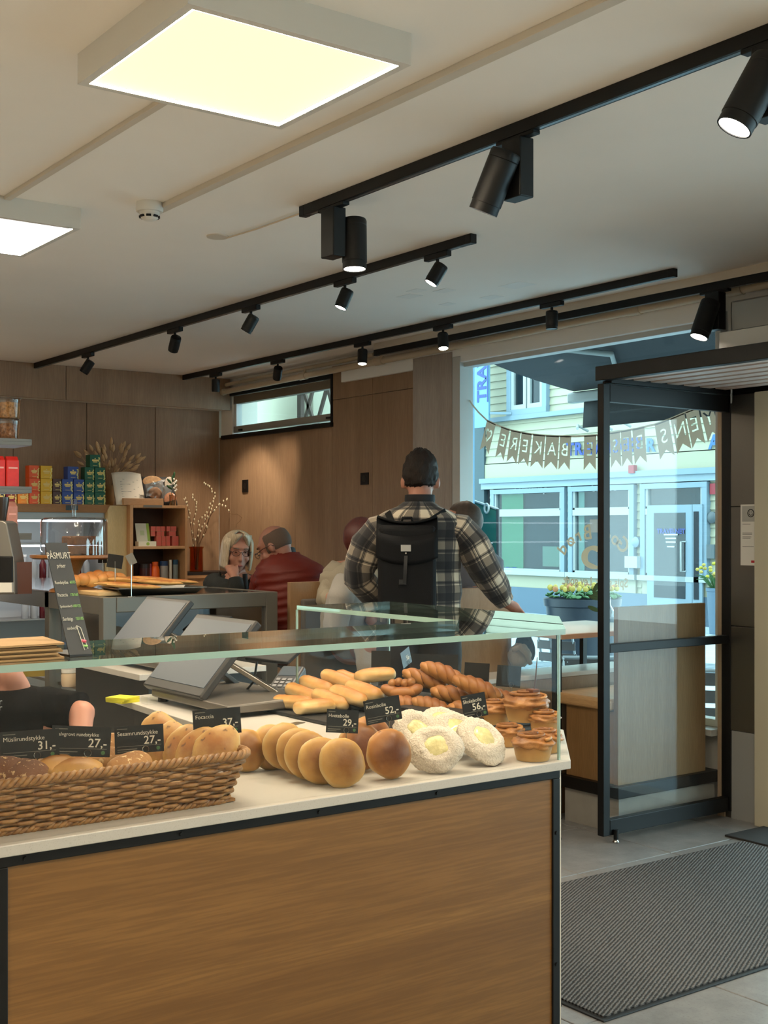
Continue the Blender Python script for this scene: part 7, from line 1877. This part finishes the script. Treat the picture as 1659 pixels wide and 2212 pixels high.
loft([torR, slv([rp_(592, 1238, 0), rp_(578, 1255, -.02), rp_(568, 1290, -.12), rp_(562, 1315, -.24), rp_(545, 1320, -.36)], [.06, .08, .075, .065, .055], vd), slv([rp_(655, 1246), rp_(674, 1258, 0), rp_(686, 1300, -.02), rp_(690, 1335, -.06), rp_(665, 1348, -.24)], [.05, .08, .078, .07, .058], vd)], 'jacket', RED, rm, n=36, fold=.006, seed=6, quilt=(.016, .045))
MB().lathe([(.068, -.03), (.078, .0), (.074, .03), (.066, .03), (.06, -.02)], rp_(610, 1197, -.01), 26, rot3((-rg * .5 + UPV * .0 + vd * .2), UPV - rg * .45)).build('collar', mat('black_collar', C(20, 20, 23), .8), rm, smooth=True, auto=60)
loft([[(rp_(px, 1412, -.02), vr, UPV, .1, .09), (rp_(px + 11, 1405, -.3), vr, UPV, .075, .075)] for px in (620, 655)], 'trousers', TR, rm, fold=.005, seed=7)
# seats and table for the pair (mostly hidden)
for pc, lb in ((seat_c, 'low stool under the grey-haired woman'),):
    t = thing('stool', lb, 'stool', (pc.x, pc.y, 0)); zz = .62
    MB().lathe([(.19, zz - .05), (.2, zz - .04), (.2, zz), (.001, zz)], (pc.x, pc.y, 0), 24).build('seat', mat('pad_grey', C(88, 84, 80), .8), t, smooth=True, auto=50)
    for k in range(4): a = pi / 4 + k * pi / 2; MB().cyl((pc.x + .17 * cos(a), pc.y + .17 * sin(a), 0), (pc.x + .13 * cos(a), pc.y + .13 * sin(a), zz - .05), .014, n=8).build('leg', BLACK, t)

# ---------------- person in cream hoodie with raised knee
s3 = 6.75
def hp(px, py, f=0): return at(px, py, s=s3 - f)
hb_ = hp(745, 1400); hpn = thing('person', 'person in cream sweatshirt with raised knee, half hidden by the man', 'person', (hb_.x, hb_.y, .2))
hh_ = hp(788, 1168); RmH = rot3((rg * .75 + vd * .1 - UPV * .1), UPV)
pr = head_parts(hh_, RmH, 1.0) + [('c', hh_ - UPV * .08, .05, hp(770, 1222), .055), ('c', hp(735, 1232), .055, hp(815, 1232), .055), ('c', hp(770, 1250), .12, hp(760, 1385), .13), ('c', hp(732, 1240), .05, hp(708, 1290, .06), .042),
      ('c', hp(708, 1290, .06), .038, hp(716, 1290, .22), .03), ('c', hp(815, 1240), .05, hp(830, 1310), .04), ('c', hp(830, 1310), .038, hp(800, 1340, .2), .03), ('c', hp(755, 1390, .05), .09, hp(744, 1272, .30), .06), ('c', hp(744, 1272, .30), .058, hp(722, 1370, .34), .045), ('c', hp(780, 1395, .05), .09, hp(800, 1400, .4), .06), ('c', hp(800, 1400, .4), .055, hp(800, 1520, .4), .042)]
hw_ = hp(716, 1290, .24)
pr += [('c', hw_, .026, hw_ - UPV * .02 + rg * .02, .03)] + [('c', hw_ + rg * .02 + UPV * (.024 - .017 * k), .0095, hw_ + rg * .02 + UPV * (.024 - .017 * k) - rg * .035 + vd * .05, .0085) for k in range(4)] + [('c', hw_ + rg * .02 + UPV * .02, .011, hw_ + UPV * .04 + rg * .05 + vd * .03, .009)]
blob('body', pr, SK2, hpn, .0095, 3)
MB().ell(hh_ + UPV * .02 - RmH @ Vector((0, .02, 0)), (.086, .1, .108), RmH, 30, 20, fn=lambda q, d: q * (.84 if d.y > .4 and d.z < .5 else 1) * (1 + .03 * noise.noise(d * 8))).build('hair', mat('auburn_hair', C(84, 36, 30), .5, var=.2, vs_=60), hpn, smooth=True)
HOOD = mat('cream_fleece', C(160, 150, 132), .95, bmp=.3, bs=200); SWT = mat('pale_grey_joggers', C(160, 156, 150), .9, bmp=.25, bs=200)
def hr_(px, py, f, hw, hd_): return (hp(px, py, f), vr, vd, hw, hd_)
loft([[hr_(775, 1210, 0, .07, .07), hr_(772, 1222, 0, .14, .1), hr_(770, 1240, 0, .2, .13), hr_(766, 1300, 0, .2, .15), hr_(762, 1400, 0, .2, .16)], slv([hp(742, 1236), hp(728, 1250, .02), hp(712, 1280, .05), hp(706, 1296, .1), hp(713, 1293, .2)], [.085, .085, .07, .06, .05], vd), slv([hp(808, 1236), hp(822, 1250), hp(832, 1310, .02), hp(805, 1338, .17)], [.08, .08, .065, .05], vd)], 'sweatshirt', HOOD, hpn, n=30, fold=.010, seed=8)
loft([slv([hp(757, 1392, .04), hp(750, 1330, .17), hp(745, 1280, .28), hp(743, 1266, .32), hp(736, 1290, .35), hp(724, 1350, .35), hp(722, 1372, .345)], [.11, .095, .08, .07, .072, .064, .056], vd), slv([hp(782, 1395, .05), hp(800, 1402, .4), hp(800, 1440, .42), hp(800, 1510, .4)], [.1, .08, .07, .055], vd)], 'joggers', SWT, hpn, n=26, fold=.010, seed=9)
MB().ell(hp(716, 1382, .38), (.05, .12, .04), rot3(vd), 16, 10).build('shoe', WHITE, hpn, smooth=True)

# ---------------- person in grey jacket on the right, mostly hidden
s4 = 7.0
def gp(px, py, f=0): return at(px, py, s=s4 - f)
gb_ = gp(1030, 1400); gpn = thing('person', 'brown-haired person in slate jacket sitting behind the standing man', 'person', (gb_.x, gb_.y, .2))
gh = gp(994, 1132); RmG = rot3((-rg * .8 - vd * .1), UPV)
pr = head_parts(gh, RmG, 1.0) + [('c', gh - UPV * .08, .05, gp(1010, 1190), .055), ('c', gp(985, 1205), .055, gp(1045, 1205), .055), ('c', gp(1015, 1230), .12, gp(1025, 1385), .13), ('c', gp(1048, 1212), .05, gp(1060, 1270, .05), .042), ('c', gp(1060, 1270, .05), .038, gp(1000, 1285, .2), .03), ('c', gp(985, 1212), .05, gp(970, 1280, .1), .042), ('c', gp(970, 1280, .1), .038, gp(990, 1290, .25), .03),
      ('c', gp(1020, 1390), .09, gp(960, 1395, .25), .065), ('c', gp(1035, 1390), .09, gp(985, 1400, .3), .065), ('c', gp(960, 1395, .25), .06, gp(955, 1520, .25), .045), ('c', gp(985, 1400, .3), .06, gp(980, 1520, .3), .045)]
for bs_ in (gp(1000, 1285, .2), gp(990, 1290, .25)):
    dv = (-rg * .6 - UPV * .3 + vd * .3).normalized(); sv_ = dv.cross(vd).normalized(); pr += [('c', bs_, .026, bs_ + dv * .05, .03)] + [('c', bs_ + dv * .06 + sv_ * (.017 * (k - 1.5)), .0095, bs_ + dv * .11 + sv_ * (.014 * (k - 1.5)), .008) for k in range(4)] + [('c', bs_ + dv * .03 + sv_ * .022, .011, bs_ + dv * .06 + sv_ * .045, .009)]
blob('body', pr, SK2, gpn, .011, 3)
MB().ell(gh + UPV * .02 - RmG @ Vector((0, .025, 0)), (.09, .105, .11), RmG, 30, 20, fn=lambda q, d: q * (.84 if d.y > .4 and d.z < .5 else 1) * (1 + .05 * noise.noise(d * 6))).build('hair', mat('brown_hair', C(70, 56, 46), .6, var=.2, vs_=60), gpn, smooth=True)
SLT = mat('slate_jacket', C(96, 98, 106), .8, bmp=.2, bs=150)
def gr_(px, py, f, hw, hd_): return (gp(px, py, f), vr, vd, hw, hd_)
loft([[gr_(1008, 1180, 0, .07, .07), gr_(1012, 1192, 0, .14, .1), gr_(1016, 1210, 0, .185, .13), gr_(1020, 1290, 0, .19, .15), gr_(1028, 1400, 0, .2, .16)], slv([gp(1038, 1206), gp(1050, 1220), gp(1062, 1265, .05), gp(1050, 1285, .1), gp(1008, 1287, .18)], [.08, .08, .068, .06, .05], vd), slv([gp(990, 1206), gp(978, 1222), gp(968, 1275, .08), gp(985, 1290, .22)], [.08, .08, .06, .05], vd)], 'jacket', SLT, gpn, n=28, fold=.010, seed=10)
loft([[(gp(1024, 1392), vd, UPV, .1, .1), (gp(962, 1396, .27), vd, UPV, .075, .075)], [(gp(1038, 1392), vd, UPV, .1, .1), (gp(986, 1402, .3), vd, UPV, .075, .075)]], 'trousers', TR, gpn, fold=.006, seed=11)
# cream coat with dark lining on the low bench
ck = thing('folded_coat', 'cream coat with dark lining folded over the bench end', 'coat', at(1128, 1440, s=6.72))
def cpn(px, py, f=0): return at(px, py, s=6.72 - f)
cz_ = at(1128, 1440, s=6.72).z
def drape(seed):
    return lambda q, d: Vector((q.x, q.y, max(q.z, -.06))) * (1 + .16 * noise.noise(d * 2.2 + Vector((seed, 0, 0))) + .06 * noise.noise(d * 6 + Vector((seed, 0, 0))))
MB().ell(cpn(1122, 1416, .02), (.062, .058, .066), rot3(vd), 28, 18, fn=drape(1)).build('coat_fold', mat('cream_coat', C(170, 156, 138), .9, bmp=.3, bs=160), ck, smooth=True)
MB().ell(cpn(1133, 1404, -.07), (.058, .05, .085), rot3(vd), 28, 18, fn=drape(2)).build('dark_lining', mat('dark_cloth', C(26, 23, 23), .9), ck, smooth=True)
MB().tube([cpn(1106, 1404, .10), cpn(1122, 1398, .10), cpn(1138, 1412, .09), cpn(1146, 1434, .07)], [.012, .016, .016, .012], 10).build('collar_roll', mat('cream_coat', C(170, 156, 138), .9), ck, smooth=True)

# ---------------- server behind the glass at the left edge
s5 = 3.25
def sp_(px, py, f=0): return at(px, py, s=s5 - f)
vd5 = Vector((.985, -.17, 0)).normalized(); vr5 = Vector((.17, .985, 0)).normalized()
sb = sp_(-30, 1500); sv = thing('person', 'shop server in black T-shirt leaning behind the counter', 'person', (sb.x, sb.y, 0))
hs_ = sp_(-118, 1400, .06); RmS = rot3((vd5 * .6 - vr5 * .5 - UPV * .5), UPV)
hip = sp_(-40, 1790, -.15); kn_ = Vector((sb.x, sb.y, .48))
pr = head_parts(hs_, RmS, 1.0) + [('c', hs_ - UPV * .05 + vr5 * .04, .05, sp_(5, 1490, .0), .055), ('c', sp_(20, 1458, .05), .035, sp_(30, 1492, .0), .045), ('c', sp_(-110, 1565), .05, sp_(105, 1562), .045), ('c', sp_(-20, 1560), .12, hip, .13),
      ('c', sp_(100, 1540), .036, sp_(178, 1540, .05), .034), ('c', sp_(176, 1540, .05), .034, sp_(172, 1680, .16), .026), ('c', sp_(-125, 1540), .052, sp_(-190, 1650), .044), ('c', sp_(-190, 1650), .04, sp_(-120, 1720, .2), .03)]
for s_ in (-1, 1):
    pr += [('c', hip + vr5 * (s_ * .09), .095, Vector((hip.x + .06, hip.y + s_ * .1, .42)), .065), ('c', Vector((hip.x + .06, hip.y + s_ * .1, .42)), .06, Vector((hip.x - .05, hip.y + s_ * .11, .06)), .042)]
for bs_ in (sp_(168, 1690, .16), sp_(-120, 1720, .2)):
    dv = (vd5 * .5 - UPV * .6 - vr5 * .3).normalized(); sv2 = dv.cross(UPV).normalized(); pr += [('c', bs_, .026, bs_ + dv * .05, .03)] + [('c', bs_ + dv * .06 + sv2 * (.017 * (k - 1.5)), .0095, bs_ + dv * .12 + sv2 * (.014 * (k - 1.5)), .008) for k in range(4)] + [('c', bs_ + dv * .03 + sv2 * .022, .011, bs_ + dv * .06 + sv2 * .045, .009)]
blob('body', pr, SK2, sv, .011, 3)
face_bits(hs_, RmS, sv)
TEE = mat('black_tee', C(9, 9, 10), .95, spec=.1)
def ss(px, py, f, hw, hd_): return (sp_(px, py, f), vr5, vd5, hw, hd_)
loft([[ss(10, 1484, 0, .07, .07), ss(5, 1496, 0, .13, .10), ss(-5, 1520, 0, .20, .13), ss(-15, 1580, -.02, .2, .14), ss(-30, 1680, -.08, .19, .14), ss(-40, 1790, -.15, .19, .15)], slv([sp_(60, 1532), sp_(100, 1530, .0), sp_(140, 1532, .02), sp_(170, 1536, .04)], [.05, .056, .05, .048], vd5), slv([sp_(-95, 1526), sp_(-130, 1540), sp_(-165, 1600)], [.075, .075, .068], vd5)], 't_shirt', TEE, sv, n=28, fold=.006, seed=12)
MB().ell(hs_ + UPV * .02 - RmS @ Vector((0, .02, 0)), (.085, .1, .108), RmS, 30, 20, fn=lambda q, d: q * (.84 if d.y > .4 and d.z < .5 else 1)).build('hair', mat('brown_hair', C(70, 56, 46), .6), sv, smooth=True)
loft([[(hip + vr5 * (s_ * .09) + UPV * .08, vr5, vd5, .12, .13), (Vector((hip.x + .06, hip.y + s_ * .1, .42)), vr5, vd5, .08, .085), (Vector((hip.x - .05, hip.y + s_ * .11, .04)), vr5, vd5, .065, .07)] for s_ in (-1, 1)], 'trousers', TR, sv, fold=.006, seed=13)
for k, py in enumerate((1516, 1529)):
    text(MB(), 'r', .022, frame(sp_(1, py, .155), vr5, UPV), bold=.0).build('shirt_print', WL, sv)
